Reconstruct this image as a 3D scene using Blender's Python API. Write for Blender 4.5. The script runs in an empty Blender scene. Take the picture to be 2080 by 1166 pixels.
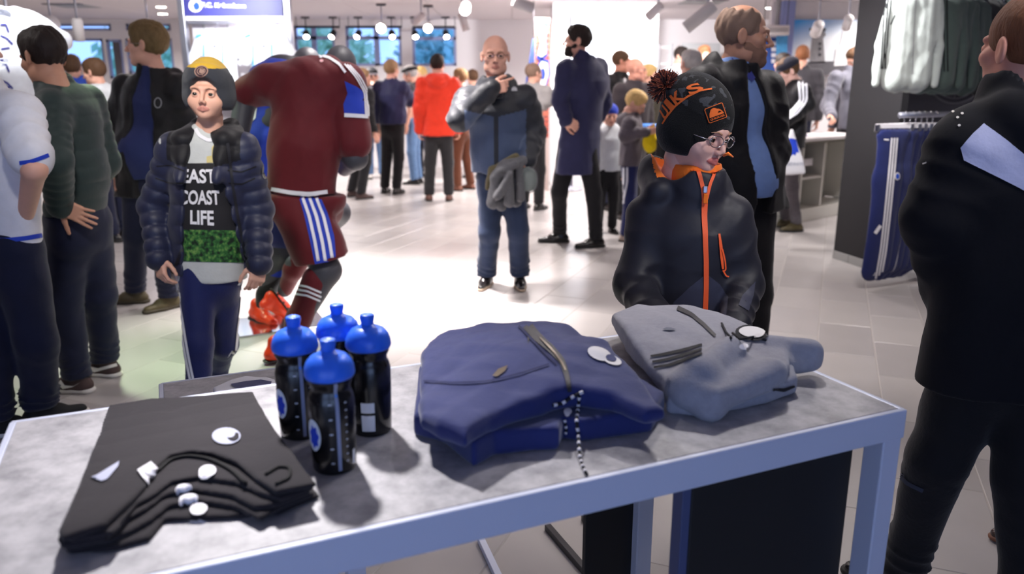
import bpy, bmesh, math, random
import numpy as np
from mathutils import Vector, Matrix
from mathutils.bvhtree import BVHTree
PI = math.pi
SC = bpy.context.scene
COL = SC.collection
random.seed(7)
# ------------------------------------------------------------------ camera
FPX, CX, CY, CAMH = 1605.0, 1040.0, 583.0, 1.46
PITCH = math.atan(408 / 1605.0)
cam_d = bpy.data.cameras.new('camera')
cam_d.sensor_width = 36.0
cam_d.lens = FPX / 2080 * 36
cam_d.clip_start = 0.05
cam_d.dof.use_dof = True
cam_d.dof.focus_distance = 2.15
cam_d.dof.aperture_fstop = 2.8
cam = bpy.data.objects.new('camera', cam_d)
cam.location = (0, 0, CAMH)
cam.rotation_euler = (PI / 2 - PITCH, 0, 0)
COL.objects.link(cam)
SC.camera = cam
# ------------------------------------------------------------------ world: dusk sky outside
w = bpy.data.worlds.new('world')
SC.world = w
w.use_nodes = True
bgn = w.node_tree.nodes['Background']
bgn.inputs[0].default_value = (0.40, 0.56, 1.0, 1)
bgn.inputs[1].default_value = 2.6
# ------------------------------------------------------------------ exposure
SC.view_settings.view_transform = 'Standard'
SC.view_settings.look = 'None'
SC.view_settings.gamma = 1.0
SC.view_settings.use_curve_mapping = False
SC.view_settings.exposure = 0.0
# ------------------------------------------------------------------ lamps of the shop ceiling and a few added lights
def lamp(x, y, power, size=0.35, col=(1.0, 0.93, 0.90), z=2.52, spread=150, tgt=None):
    d = bpy.data.lights.new('ceiling_or_added_light', 'AREA')
    d.shape = 'DISK'; d.size = size; d.energy = power; d.color = col
    d.spread = math.radians(spread)
    o = bpy.data.objects.new('ceiling_or_added_light', d)
    o.location = (x, y, z)
    if tgt is not None:
        v = Vector(tgt) - Vector((x, y, z))
        o.rotation_euler = v.to_track_quat('-Z', 'Y').to_euler()
    COL.objects.link(o)
    return o
LAMPS = [  # x, y, watts
    (-0.6, 4.6, 30), (0.6, 3.9, 46), (2.3, 4.6, 60), (-3.2, 3.6, 26), (-3.4, 6.6, 50),
    (-0.2, 8.2, 190), (2.0, 8.0, 110), (-2.8, 9.6, 150), (0.3, 11.4, 320), (2.6, 10.6, 200),
    (-2.6, 12.6, 280), (-6.4, 10.5, 150), (4.3, 9.4, 130), (1.7, 12.9, 240), (0.9, 2.6, 14), (5.2, 11.2, 120), (-6.0, 13.2, 90),
]
for x_, y_, p_ in LAMPS:
    lamp(x_, y_, p_ * .36)
lamp(-0.85, 5.5, 80, 0.25, spread=75)
lamp(-0.75, 2.3, 5.0, 0.12, (1.0, 0.96, 0.97), tgt=(-0.45, 1.2, .88), spread=42)
lamp(-0.9, 1.6, 3.6, 0.2, (1.0, 0.95, 0.9), tgt=(-1.25, 3.35, 1.35), spread=50)  # added light to brighten the face of the boy in the puffer
lamp(0.75, 2.6, 1.2, 0.12, (1.0, 0.96, 0.97), tgt=(0.35, 1.5, .9), spread=46)
lamp(1.5, 1.2, 2.0, 0.5, (1.0, 0.96, 0.95), tgt=(0.6, 2.2, 1.2), spread=44)  # added light aimed at the face of the boy in glasses
lamp(-2.2, 4.6, 9, 0.12, (0.72, 1.0, 0.62), tgt=(-1.75, 4.0, 0), spread=60)  # added green light that tints the floor, no known fixture
lamp(1.2, 4.9, 34, 0.2, (1.0, 0.98, 1.0), tgt=(2.95, 6.2, 1.7), spread=70)
lamp(-3.0, 8.2, 16, 0.2, (0.95, 0.98, 1.0), tgt=(-3.4, 10.4, 1.8), spread=80)
lamp(-3.0, 5.2, 14, 0.2, (0.95, 0.98, 1.0), tgt=(-4.2, 6.2, 1.6), spread=90)
lamp(1.6, 9.6, 75, 0.2, (1.0, 0.98, 1.0), tgt=(1.3, 13.6, 1.9), spread=90)

# ------------------------------------------------------------------ pixel measurement helpers (photo frame 2080 x 1166)
_cp, _sp = math.cos(PITCH), math.sin(PITCH)
def ray(px, py):
    a = (px - CX) / FPX; b = (py - CY) / FPX
    return np.array([a, _cp - b * _sp, -_sp - b * _cp])
O_CAM = np.array([0, 0, CAMH])
def at(px, py, y):
    r = ray(px, py); return r * (y / r[1]) + O_CAM
def onz(px, py, z=0.0):
    r = ray(px, py); return r * ((z - CAMH) / r[2]) + O_CAM
def V(*a): return np.array(a, float)
def unit(v):
    v = np.asarray(v, float); n = np.linalg.norm(v); return v / n if n > 1e-9 else v
def lerp(a, b, t): return np.asarray(a) * (1 - t) + np.asarray(b) * t

# ------------------------------------------------------------------ materials (all procedural)
_MC = {}
def srgb(r, g=None, b=None):
    if g is None: r, g, b = r
    f = lambda c: ((c / 255 + .055) / 1.055) ** 2.4 if c > 10 else c / 255 / 12.92
    return (f(r), f(g), f(b))
def mat(name, col, rough=0.6, metal=0.0, bump=0.0, bscale=200.0, var=0.0, vscale=8.0, spec=0.5, emit=None, estr=0.0, alpha=None, trans=0.0, sheen=0.0, coat=0.0, stretch=(1, 1, 1), detail=3.0):
    """col in 0..255 sRGB"""
    if name in _MC: return _MC[name]
    m = bpy.data.materials.new(name); m.use_nodes = True
    nt = m.node_tree; b = nt.nodes['Principled BSDF']
    c = srgb(col)
    b.inputs['Base Color'].default_value = (*c, 1)
    b.inputs['Roughness'].default_value = rough
    b.inputs['Metallic'].default_value = metal
    b.inputs['Specular IOR Level'].default_value = spec
    b.inputs['Transmission Weight'].default_value = trans
    b.inputs['Coat Weight'].default_value = coat
    if sheen:
        b.inputs['Sheen Weight'].default_value = sheen
        b.inputs['Sheen Roughness'].default_value = 0.5
    if emit is not None:
        b.inputs['Emission Color'].default_value = (*srgb(emit), 1)
        b.inputs['Emission Strength'].default_value = estr
    if bump or var:
        tc = nt.nodes.new('ShaderNodeTexCoord')
        mp = nt.nodes.new('ShaderNodeMapping'); mp.inputs['Scale'].default_value = stretch
        nt.links.new(tc.outputs['Object'], mp.inputs['Vector'])
    if var:
        n = nt.nodes.new('ShaderNodeTexNoise'); n.inputs['Scale'].default_value = vscale; n.inputs['Detail'].default_value = 5
        nt.links.new(mp.outputs[0], n.inputs['Vector'])
        mx = nt.nodes.new('ShaderNodeMix'); mx.data_type = 'RGBA'
        lo = tuple(max(0, x * (1 - var)) for x in c); hi = tuple(min(1, x * (1 + var)) for x in c)
        mx.inputs[6].default_value = (*lo, 1); mx.inputs[7].default_value = (*hi, 1)
        nt.links.new(n.outputs['Fac'], mx.inputs[0]); nt.links.new(mx.outputs[2], b.inputs['Base Color'])
    if bump:
        n = nt.nodes.new('ShaderNodeTexNoise'); n.inputs['Scale'].default_value = bscale; n.inputs['Detail'].default_value = detail
        nt.links.new(mp.outputs[0], n.inputs['Vector'])
        bp = nt.nodes.new('ShaderNodeBump'); bp.inputs['Strength'].default_value = bump; bp.inputs['Distance'].default_value = 0.004
        nt.links.new(n.outputs['Fac'], bp.inputs['Height']); nt.links.new(bp.outputs[0], b.inputs['Normal'])
    _MC[name] = m
    return m
def cloth(name, col, rough=0.85, bump=0.25, bscale=90, var=0.12, sheen=0.15, **k):
    return mat(name, col, rough, bump=bump, bscale=bscale, var=var, vscale=k.pop('vscale', 25), sheen=sheen, spec=k.pop('spec', 0.25), **k)
def region_mat(name, base, regions, rough=0.8, bump=0.2, bscale=80, spec=0.25):
    """base colour with printed panels: each region is (colour, [(normal, offset)...]) = all of dot(P,n)>offset, P in world space"""
    m = mat(name, base, rough, bump=bump, bscale=bscale, spec=spec)
    nt = m.node_tree; b = nt.nodes['Principled BSDF']
    g = nt.nodes.new('ShaderNodeNewGeometry')
    prev = None
    for colr, planes in regions:
        fac = None
        for n, o in planes:
            d = nt.nodes.new('ShaderNodeVectorMath'); d.operation = 'DOT_PRODUCT'
            nt.links.new(g.outputs['Position'], d.inputs[0]); d.inputs[1].default_value = tuple(n)
            c = nt.nodes.new('ShaderNodeMath'); c.operation = 'GREATER_THAN'; c.inputs[1].default_value = float(o)
            nt.links.new(d.outputs['Value'], c.inputs[0])
            if fac is None: fac = c.outputs[0]
            else:
                q = nt.nodes.new('ShaderNodeMath'); q.operation = 'MULTIPLY'
                nt.links.new(fac, q.inputs[0]); nt.links.new(c.outputs[0], q.inputs[1]); fac = q.outputs[0]
        mx = nt.nodes.new('ShaderNodeMix'); mx.data_type = 'RGBA'
        if prev is None: mx.inputs[6].default_value = (*srgb(base), 1)
        else: nt.links.new(prev, mx.inputs[6])
        mx.inputs[7].default_value = (*srgb(colr), 1)
        nt.links.new(fac, mx.inputs[0]); prev = mx.outputs[2]
    nt.links.new(prev, b.inputs['Base Color'])
    return m

# ------------------------------------------------------------------ objects
WV = {}      # world verts / faces per object, for decals
def tag(o, label=None, cat=None, group=None, kind=None):
    if label: o['label'] = label
    if cat: o['category'] = cat
    if group: o['group'] = group
    if kind: o['kind'] = kind
    return o
def thing(name, label, cat, loc=(0, 0, 0), group=None):
    o = bpy.data.objects.new(name, None); o.empty_display_size = 0.05
    COL.objects.link(o); o.location = tuple(float(v) for v in loc)
    return tag(o, label, cat, group)
def wloc(o):
    p = V(0, 0, 0)
    while o is not None:
        p = p + np.array(o.location); o = o.parent
    return p
def np_mesh(name, v, f, smooth=True, mi=None):
    v = np.asarray(v, np.float32); me = bpy.data.meshes.new(name)
    if isinstance(f, np.ndarray):
        n, k = f.shape
        me.vertices.add(len(v)); me.vertices.foreach_set('co', v.ravel())
        me.loops.add(n * k); me.loops.foreach_set('vertex_index', f.astype(np.int32).ravel())
        me.polygons.add(n); me.polygons.foreach_set('loop_start', np.arange(0, n * k, k, dtype=np.int32))
        me.update(calc_edges=True)
    else:
        me.from_pydata([tuple(map(float, q)) for q in v], [], [tuple(map(int, q)) for q in f])
    if smooth: me.polygons.foreach_set('use_smooth', np.ones(len(me.polygons), bool))
    if mi is not None: me.polygons.foreach_set('material_index', np.asarray(mi, np.int32))
    me.update()
    return me
def obj(name, v, f, m, parent=None, smooth=False, mi=None, label=None, origin=None):
    """v in WORLD coordinates; stored relative to the parent (roots carry no rotation)"""
    v = np.asarray(v, float)
    off = wloc(parent) if parent is not None else (np.asarray(origin, float) if origin is not None else V(0, 0, 0))
    me = np_mesh(name, v - off, f, smooth, mi)
    for q in (m if isinstance(m, (list, tuple)) else [m]): me.materials.append(q)
    o = bpy.data.objects.new(name, me); COL.objects.link(o)
    if parent is not None: o.parent = parent
    elif origin is not None: o.location = tuple(off)
    if label: o['label'] = label
    WV[o.name] = (v, f)
    return o
def bvh(*objs):
    vs, fs, n = [], [], 0
    for o in objs:
        v, f = WV[o.name]
        vs += [Vector(q) for q in v]; fs += [tuple(int(i) + n for i in q) for q in f]; n += len(v)
    return BVHTree.FromPolygons(vs, fs)
def copy_tree(o, loc=None, parent=None, **tags):
    c = o.copy(); COL.objects.link(c)
    if parent is not None: c.parent = parent
    if loc is not None: c.location = loc
    for k, v_ in tags.items(): c[k] = v_
    for ch in list(o.children): copy_tree(ch, None, c)
    return c

class MB:
    """small mesh collector (hard-surface pieces)"""
    def __init__(s): s.v = []; s.f = []
    def add(s, v, f):
        n = len(s.v); s.v += [tuple(q) for q in v]; s.f += [tuple(i + n for i in q) for q in f]; return s
    def box(s, c, half, ax=None, bev=0.0):
        c = np.asarray(c, float); h = np.asarray(half, float)
        R = np.eye(3) if ax is None else np.asarray(ax, float)   # rows = local axes
        if bev <= 0:
            P = [[x, y, z] for x in (-1, 1) for y in (-1, 1) for z in (-1, 1)]
            v = [c + (np.array(p) * h) @ R for p in P]
            return s.add(v, [(0, 1, 3, 2), (4, 6, 7, 5), (0, 4, 5, 1), (2, 3, 7, 6), (0, 2, 6, 4), (1, 5, 7, 3)])
        b = min(bev, min(h) * .95); bm = bmesh.new()
        bmesh.ops.create_cube(bm, size=2.0)
        for q in bm.verts: q.co = Vector((q.co.x * h[0], q.co.y * h[1], q.co.z * h[2]))
        bmesh.ops.bevel(bm, geom=list(bm.edges), offset=b, segments=2, profile=0.5, affect='EDGES')
        bm.verts.index_update()
        v = [c + np.array(q.co) @ R for q in bm.verts]; f = [[q.index for q in fc.verts] for fc in bm.faces]
        bm.free(); return s.add(v, f)
    def tube(s, pts, r, n=8, cap=True):
        pts = [np.asarray(p, float) for p in pts]; rs = r if hasattr(r, '__len__') else [r] * len(pts)
        rings = []; up = V(0, 0, 1); prev = None
        for i, p in enumerate(pts):
            t = unit(pts[min(i + 1, len(pts) - 1)] - pts[max(i - 1, 0)])
            if prev is None:
                a = np.cross(t, up)
                if np.linalg.norm(a) < 1e-3: a = np.cross(t, V(1, 0, 0))
                a = unit(a)
            else: a = unit(prev - t * np.dot(prev, t))
            prev = a; b = np.cross(t, a)
            rings.append([p + rs[i] * (math.cos(2 * PI * j / n) * a + math.sin(2 * PI * j / n) * b) for j in range(n)])
        v = [q for r_ in rings for q in r_]; f = []
        for i in range(len(pts) - 1):
            for j in range(n): f.append((i * n + j, i * n + (j + 1) % n, (i + 1) * n + (j + 1) % n, (i + 1) * n + j))
        if cap: f.append(tuple(range(n - 1, -1, -1))); f.append(tuple((len(pts) - 1) * n + j for j in range(n)))
        return s.add(v, f)
    def lathe(s, c, prof, n=24, ax=None):
        """prof [(r,z)...] about local z"""
        c = np.asarray(c, float); R = np.eye(3) if ax is None else np.asarray(ax, float)
        v = []; f = []
        for r, z in prof:
            for j in range(n): v.append(c + V(r * math.cos(2 * PI * j / n), r * math.sin(2 * PI * j / n), z) @ R)
        for i in range(len(prof) - 1):
            for j in range(n): f.append((i * n + j, i * n + (j + 1) % n, (i + 1) * n + (j + 1) % n, (i + 1) * n + j))
        if prof[0][0] > 1e-5: f.append(tuple(range(n - 1, -1, -1)))
        if prof[-1][0] > 1e-5: f.append(tuple((len(prof) - 1) * n + j for j in range(n)))
        return s.add(v, f)
    def prism(s, poly, depth):
        """poly: list of 3D points (planar), extruded by vector depth"""
        poly = [np.asarray(p, float) for p in poly]; n = len(poly); d = np.asarray(depth, float)
        v = poly + [p + d for p in poly]
        f = [tuple(range(n))[::-1], tuple(range(n, 2 * n))] + [(i, (i + 1) % n, n + (i + 1) % n, n + i) for i in range(n)]
        return s.add(v, f)
    def o(s, name, m, parent=None, smooth=False, label=None, origin=None):
        return obj(name, s.v, s.f, m, parent, smooth, label=label, origin=origin)
def rot_z(a): # rows = local axes for a box turned by a (radians)
    return np.array([[math.cos(a), math.sin(a), 0], [-math.sin(a), math.cos(a), 0], [0, 0, 1.]])
def axes_to(d, up=(0, 0, 1)):
    """rows x,y,z with z along d"""
    z = unit(d); x = np.cross(np.asarray(up, float), z)
    if np.linalg.norm(x) < 1e-3: x = V(1, 0, 0)
    x = unit(x); return np.array([x, np.cross(z, x), z])

# ------------------------------------------------------------------ signed distance modelling -> surface nets
def surface_nets(F, lo, h):
    s = F < 0
    c = np.zeros([n - 1 for n in F.shape], np.uint8)
    for i in (0, 1):
        for j in (0, 1):
            for k in (0, 1): c += s[i:s.shape[0] - 1 + i, j:s.shape[1] - 1 + j, k:s.shape[2] - 1 + k]
    act = (c > 0) & (c < 8)
    I = np.argwhere(act)
    ids = np.full(act.shape, -1, np.int32); ids[act] = np.arange(len(I))
    acc = np.zeros((len(I), 3)); cnt = np.zeros(len(I))
    cs = [(i, j, k) for i in (0, 1) for j in (0, 1) for k in (0, 1)]
    val = {q: F[I[:, 0] + q[0], I[:, 1] + q[1], I[:, 2] + q[2]] for q in cs}
    for q in cs:
        for ax in range(3):
            if q[ax] == 0:
                r = list(q); r[ax] = 1; r = tuple(r); a, b = val[q], val[r]
                m = (a < 0) != (b < 0); t = a[m] / (a[m] - b[m])
                p = np.tile(np.array(q, float), (m.sum(), 1)); p[:, ax] = t
                acc[m] += p; cnt[m] += 1
    v = (I + acc / cnt[:, None]) * h + lo
    qs = []
    for ax in range(3):
        u, w_ = (ax + 1) % 3, (ax + 2) % 3
        sl0 = [slice(None)] * 3; sl1 = [slice(None)] * 3
        sl0[ax] = slice(0, -1); sl1[ax] = slice(1, None)
        a = s[tuple(sl0)]; d = a != s[tuple(sl1)]
        E = np.argwhere(d)
        ok = (E[:, u] > 0) & (E[:, w_] > 0) & (E[:, u] < F.shape[u] - 1) & (E[:, w_] < F.shape[w_] - 1)
        E = E[ok]
        if not len(E): continue
        def cell(du, dw):
            q = E.copy(); q[:, u] += du; q[:, w_] += dw; return ids[q[:, 0], q[:, 1], q[:, 2]]
        Q = np.stack([cell(-1, -1), cell(0, -1), cell(0, 0), cell(-1, 0)], 1)
        ins = a[E[:, 0], E[:, 1], E[:, 2]]
        Q[~ins] = Q[~ins][:, ::-1]
        qs.append(Q)
    return v, np.concatenate(qs)
def wrinkle(seed, amp, f=(14, 14, 7), n=5, tilt=1.0):
    """cloth folds: ridged waves along random directions"""
    rg = np.random.RandomState(seed)
    D = rg.normal(size=(n, 3)) * np.array(f) * tilt; ph = rg.uniform(0, 6.28, n); A = rg.uniform(.5, 1, n); A *= amp / A.sum() * 1.6
    W = rg.normal(size=(n, 3)) * 7
    def fn(X, Y, Z):
        r = 0
        for i in range(n):
            p = D[i, 0] * X + D[i, 1] * Y + D[i, 2] * Z + ph[i] + 1.3 * np.sin(W[i, 0] * X + W[i, 1] * Y + W[i, 2] * Z + ph[i] * 3)
            r = r + A[i] * ((np.abs(np.sin(p)) ** .8 - .66) if i % 3 else (0.62 - np.abs(np.sin(p))))
        return r
    return fn
class SDF:
    def __init__(s): s.ops = []; s.disp = None
    def _add(s, fn, lo, hi, k, op): s.ops.append((fn, np.asarray(lo, float), np.asarray(hi, float), k, op)); return s
    def cap(s, a, b, ra, rb=None, k=.02, flat=None, fold=None, op='u'):
        a = np.asarray(a, float); b = np.asarray(b, float); rb = ra if rb is None else rb
        R = max(ra, rb) + (abs(fold[1]) if fold else 0); ab = b - a; L = float(ab @ ab) + 1e-9
        n = unit(flat[0]) if flat else None; ff = flat[1] if flat else 1.0
        if ff > 1: R *= ff
        def fn(X, Y, Z):
            x, y, z = X - a[0], Y - a[1], Z - a[2]
            t = np.clip((x * ab[0] + y * ab[1] + z * ab[2]) / L, 0, 1)
            r = ra + (rb - ra) * t
            if fold:
                if fold[1] >= 0: r = r + fold[1] * 1.7 * (.55 - np.abs(np.sin(3.1416 * fold[0] * t + (fold[2] if len(fold) > 2 else 0) + 1.1 * np.sin(17 * X + 13 * Y + 9 * Z))))
                else: r = r - fold[1] * (np.abs(np.sin(PI * fold[0] * t + (fold[2] if len(fold) > 2 else 0))) ** .7 - .6)
            x, y, z = x - t * ab[0], y - t * ab[1], z - t * ab[2]
            if n is None: return np.sqrt(x * x + y * y + z * z) - r
            q = x * n[0] + y * n[1] + z * n[2]; e = q / ff - q
            x, y, z = x + n[0] * e, y + n[1] * e, z + n[2] * e
            return (np.sqrt(x * x + y * y + z * z) - r) * min(1.0, ff ** .5)
        return s._add(fn, np.minimum(a, b) - R, np.maximum(a, b) + R, k, op)
    def ell(s, c, r, R=None, k=.02, op='u'):
        c = np.asarray(c, float); r = np.asarray(r if hasattr(r, '__len__') else (r, r, r), float)
        M = np.eye(3) if R is None else np.asarray(R, float); ext = np.abs(M.T) @ r
        def fn(X, Y, Z):
            x, y, z = X - c[0], Y - c[1], Z - c[2]
            u = (M[0, 0] * x + M[0, 1] * y + M[0, 2] * z); v_ = (M[1, 0] * x + M[1, 1] * y + M[1, 2] * z); w_ = (M[2, 0] * x + M[2, 1] * y + M[2, 2] * z)
            k0 = np.sqrt((u / r[0]) ** 2 + (v_ / r[1]) ** 2 + (w_ / r[2]) ** 2)
            k1 = np.sqrt((u / r[0] ** 2) ** 2 + (v_ / r[1] ** 2) ** 2 + (w_ / r[2] ** 2) ** 2) + 1e-6
            return k0 * (k0 - 1) / k1
        return s._add(fn, c - ext, c + ext, k, op)
    def box(s, c, half, R=None, rd=.01, k=.02, op='u'):
        c = np.asarray(c, float); hf = np.asarray(half, float) - rd; M = np.eye(3) if R is None else np.asarray(R, float)
        ext = np.abs(M.T) @ (hf + rd)
        def fn(X, Y, Z):
            x, y, z = X - c[0], Y - c[1], Z - c[2]
            u = np.abs(M[0, 0] * x + M[0, 1] * y + M[0, 2] * z) - hf[0]; v_ = np.abs(M[1, 0] * x + M[1, 1] * y + M[1, 2] * z) - hf[1]; w_ = np.abs(M[2, 0] * x + M[2, 1] * y + M[2, 2] * z) - hf[2]
            return np.sqrt(np.maximum(u, 0) ** 2 + np.maximum(v_, 0) ** 2 + np.maximum(w_, 0) ** 2) + np.minimum(np.maximum(u, np.maximum(v_, w_)), 0) - rd
        return s._add(fn, c - ext, c + ext, k, op)
    def ring(s, c, R, r, ax, ry=None, k=.015, op='u', sq=1.0):
        """torus about axis ax (rows basis), radii R (x) and ry (y), tube r stretched by sq along the axis"""
        c = np.asarray(c, float); M = np.asarray(ax, float); ry = R if ry is None else ry; m = max(R, ry) + r * max(1, sq)
        def fn(X, Y, Z):
            x, y, z = X - c[0], Y - c[1], Z - c[2]
            u = (M[0, 0] * x + M[0, 1] * y + M[0, 2] * z); v_ = (M[1, 0] * x + M[1, 1] * y + M[1, 2] * z); w_ = (M[2, 0] * x + M[2, 1] * y + M[2, 2] * z)
            q = (np.sqrt((u / R) ** 2 + (v_ / ry) ** 2) - 1) * min(R, ry)
            return np.sqrt(q * q + (w_ / sq) ** 2) - r
        return s._add(fn, c - m, c + m, k, op)
    def fnop(s, fn, lo, hi, k=.01, op='u'): return s._add(fn, lo, hi, k, op)
    def cut(s, p, n, k=.006):
        """remove what lies beyond the plane through p on the side of n"""
        p = np.asarray(p, float); n = unit(n)
        s.ops.append((lambda X, Y, Z: (X - p[0]) * n[0] + (Y - p[1]) * n[1] + (Z - p[2]) * n[2], None, None, k, 'c')); return s
    def mesh(s, h, pad=.03):
        lo = np.min([o[1] for o in s.ops if o[4] == 'u'], 0) - pad; hi = np.max([o[2] for o in s.ops if o[4] == 'u'], 0) + pad
        N = np.ceil((hi - lo) / h).astype(int) + 2
        F = np.full(N, 1.0, np.float32)
        ax = [(lo[i] + h * np.arange(N[i])).astype(np.float32) for i in range(3)]
        for fn, a, b, k, op in s.ops:
            if a is None: sl = [slice(0, n) for n in N]
            else:
                m = k + 3 * h
                i0 = np.clip(np.floor((a - m - lo) / h).astype(int), 0, N); i1 = np.clip(np.ceil((b + m - lo) / h).astype(int) + 1, 0, N)
                sl = [slice(i0[i], i1[i]) for i in range(3)]
                if any(q.stop <= q.start for q in sl): continue
            X, Y, Z = ax[0][sl[0]][:, None, None], ax[1][sl[1]][None, :, None], ax[2][sl[2]][None, None, :]
            d = fn(X, Y, Z); A = F[tuple(sl)]; kk = max(k, 1e-4)
            if op == 'u':
                q = np.maximum(kk - np.abs(A - d), 0) / kk; F[tuple(sl)] = np.minimum(A, d) - q * q * kk * .25
            else:
                if op == 's': d = -d
                q = np.maximum(kk - np.abs(A - d), 0) / kk; F[tuple(sl)] = np.maximum(A, d) + q * q * kk * .25
        if s.disp is not None:
            X, Y, Z = ax[0][:, None, None], ax[1][None, :, None], ax[2][None, None, :]
            F += s.disp(X, Y, Z).astype(np.float32)
        # closed border
        for i in range(3):
            sl = [slice(None)] * 3
            for e in (0, -1): sl[i] = e; F[tuple(sl)] = np.maximum(F[tuple(sl)], h)
        return surface_nets(F, lo, h)
    def o(s, name, m, h, parent=None, mi=None, label=None, origin=None, pad=.03):
        v, f = s.mesh(h, pad)
        return obj(name, v, f, m, parent, True, mi=(mi(v[f].mean(1)) if mi else None), label=label, origin=origin)

# ------------------------------------------------------------------ prints, stripes, zips: laid on a surface
def _cast(tree, px, py, off):
    d = Vector(ray(px, py)).normalized(); h = tree.ray_cast(Vector(O_CAM), d)
    if h[0] is None: return None
    n = h[1] if h[1].dot(d) < 0 else -h[1]
    return h[0] + n * off, h[3]
def _lay(tree, pts, off):
    out = []; last = None
    hits = [_cast(tree, x, y, off) for x, y in pts]
    ds = [h[1] for h in hits if h is not None]
    if not ds: return None
    md = float(np.median(ds))
    for (x, y), h in zip(pts, hits):
        if h is None or abs(h[1] - md) > .25:
            p = O_CAM + unit(ray(x, y)) * md; q = tree.find_nearest(Vector(p))
            if q[0] is not None: n = q[1] if (q[1] @ Vector(p - O_CAM)) < 0 else -q[1]; p = np.array(q[0] + n * off)
            out.append(p)
        else: out.append(np.array(h[0]))
    return out
def sub_poly(loops, step):
    """loops: list of 2D outlines (each filled on its own) -> verts, tris subdivided to step"""
    bm = bmesh.new()
    for lp in loops:
        try: bm.faces.new([bm.verts.new((x, y, 0)) for x, y in lp])
        except ValueError: pass
    bmesh.ops.triangulate(bm, faces=bm.faces[:])
    for _ in range(6):
        e = [q for q in bm.edges if q.calc_length() > step]
        if not e: break
        bmesh.ops.subdivide_edges(bm, edges=e, cuts=1); bmesh.ops.triangulate(bm, faces=[q for q in bm.faces if len(q.verts) > 3])
    bm.verts.index_update()
    v = [(q.co.x, q.co.y) for q in bm.verts]; f = [[q.index for q in fc.verts] for fc in bm.faces]; bm.free()
    return v, f
def print_px(tree, loops, m, parent, name='print', off=.0025, step=8, label=None):
    v, f = sub_poly(loops, step); P = _lay(tree, v, off)
    if P is None: return None
    return obj(name, P, f, m, parent, True, label=label)
def ribbon_px(tree, pts, wid, m, parent, name='stripe', off=.003, n=24, label=None):
    pts = np.asarray(pts, float); L = np.r_[0, np.cumsum(np.linalg.norm(np.diff(pts, axis=0), axis=1))]
    t = np.linspace(0, L[-1], n); q = np.stack([np.interp(t, L, pts[:, i]) for i in (0, 1)], 1)
    if len(pts) > 2:
        for _ in range(2): q[1:-1] = (q[:-2] + 2 * q[1:-1] + q[2:]) / 4
    d = np.gradient(q, axis=0); nn = np.stack([-d[:, 1], d[:, 0]], 1); nn /= np.linalg.norm(nn, axis=1)[:, None] + 1e-9
    ws = np.interp(t, np.linspace(0, L[-1], len(wid)), wid) if hasattr(wid, '__len__') else np.full(n, wid)
    v = []
    for i in range(n):
        for s in (-.5, 0, .5): v.append(tuple(q[i] + nn[i] * ws[i] * s))
    P = _lay(tree, v, off)
    if P is None: return None
    f = []
    for i in range(n - 1):
        for j in (0, 1): a = i * 3 + j; f.append((a, a + 1, a + 4, a + 3))
    return obj(name, P, f, m, parent, True, label=label)
_TXT = {}
def text_shape(txt, bold=0.0):
    key = (txt, bold)
    if key in _TXT: return _TXT[key]
    c = bpy.data.curves.new('lettering', 'FONT'); c.body = txt; c.offset = bold; c.resolution_u = 4
    o = bpy.data.objects.new('lettering', c); COL.objects.link(o)
    bpy.context.view_layer.update()
    me = o.evaluated_get(bpy.context.evaluated_depsgraph_get()).to_mesh()
    bm = bmesh.new(); bm.from_mesh(me)
    bmesh.ops.remove_doubles(bm, verts=bm.verts[:], dist=1e-4)
    bmesh.ops.triangulate(bm, faces=bm.faces[:])
    for _ in range(2):
        e = [q for q in bm.edges if q.calc_length() > .28]
        if not e: break
        bmesh.ops.subdivide_edges(bm, edges=e, cuts=1); bmesh.ops.triangulate(bm, faces=[q for q in bm.faces if len(q.verts) > 3])
    bm.verts.index_update()
    v = np.array([(q.co.x, q.co.y) for q in bm.verts]); f = [[q.index for q in fc.verts] for fc in bm.faces]
    bm.free(); o.to_mesh_clear(); bpy.data.objects.remove(o); bpy.data.curves.remove(c)
    lo, hi = v.min(0), v.max(0); v = (v - lo) / (hi - lo)
    _TXT[key] = (v, f); return v, f
def text_px(tree, txt, quad, m, parent, name='lettering', off=.003, bold=.02, label=None):
    """quad: px corners bottom-left, bottom-right, top-right, top-left"""
    v, f = text_shape(txt, bold); q = np.asarray(quad, float)
    P2 = [(1 - a) * (1 - b) * q[0] + a * (1 - b) * q[1] + a * b * q[2] + (1 - a) * b * q[3] for a, b in v]
    P = _lay(tree, P2, off)
    if P is None: return None
    return obj(name, P, f, m, parent, True, label=label)
def text_3d(txt, o, ux, uy, m, parent, name='lettering', bold=.0, depth=None):
    v, f = text_shape(txt, bold); o = np.asarray(o, float); ux = np.asarray(ux, float); uy = np.asarray(uy, float)
    return obj(name, [o + a * ux + b * uy for a, b in v], f, m, parent)
def disc_px(cx, cy, rx, ry=None, n=20, rot=0.0, a0=0, a1=2 * PI):
    ry = rx if ry is None else ry; c, s = math.cos(rot), math.sin(rot)
    return [(cx + rx * math.cos(t) * c - ry * math.sin(t) * s, cy + rx * math.cos(t) * s + ry * math.sin(t) * c) for t in [a0 + (a1 - a0) * i / n for i in range(n)]]
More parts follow.
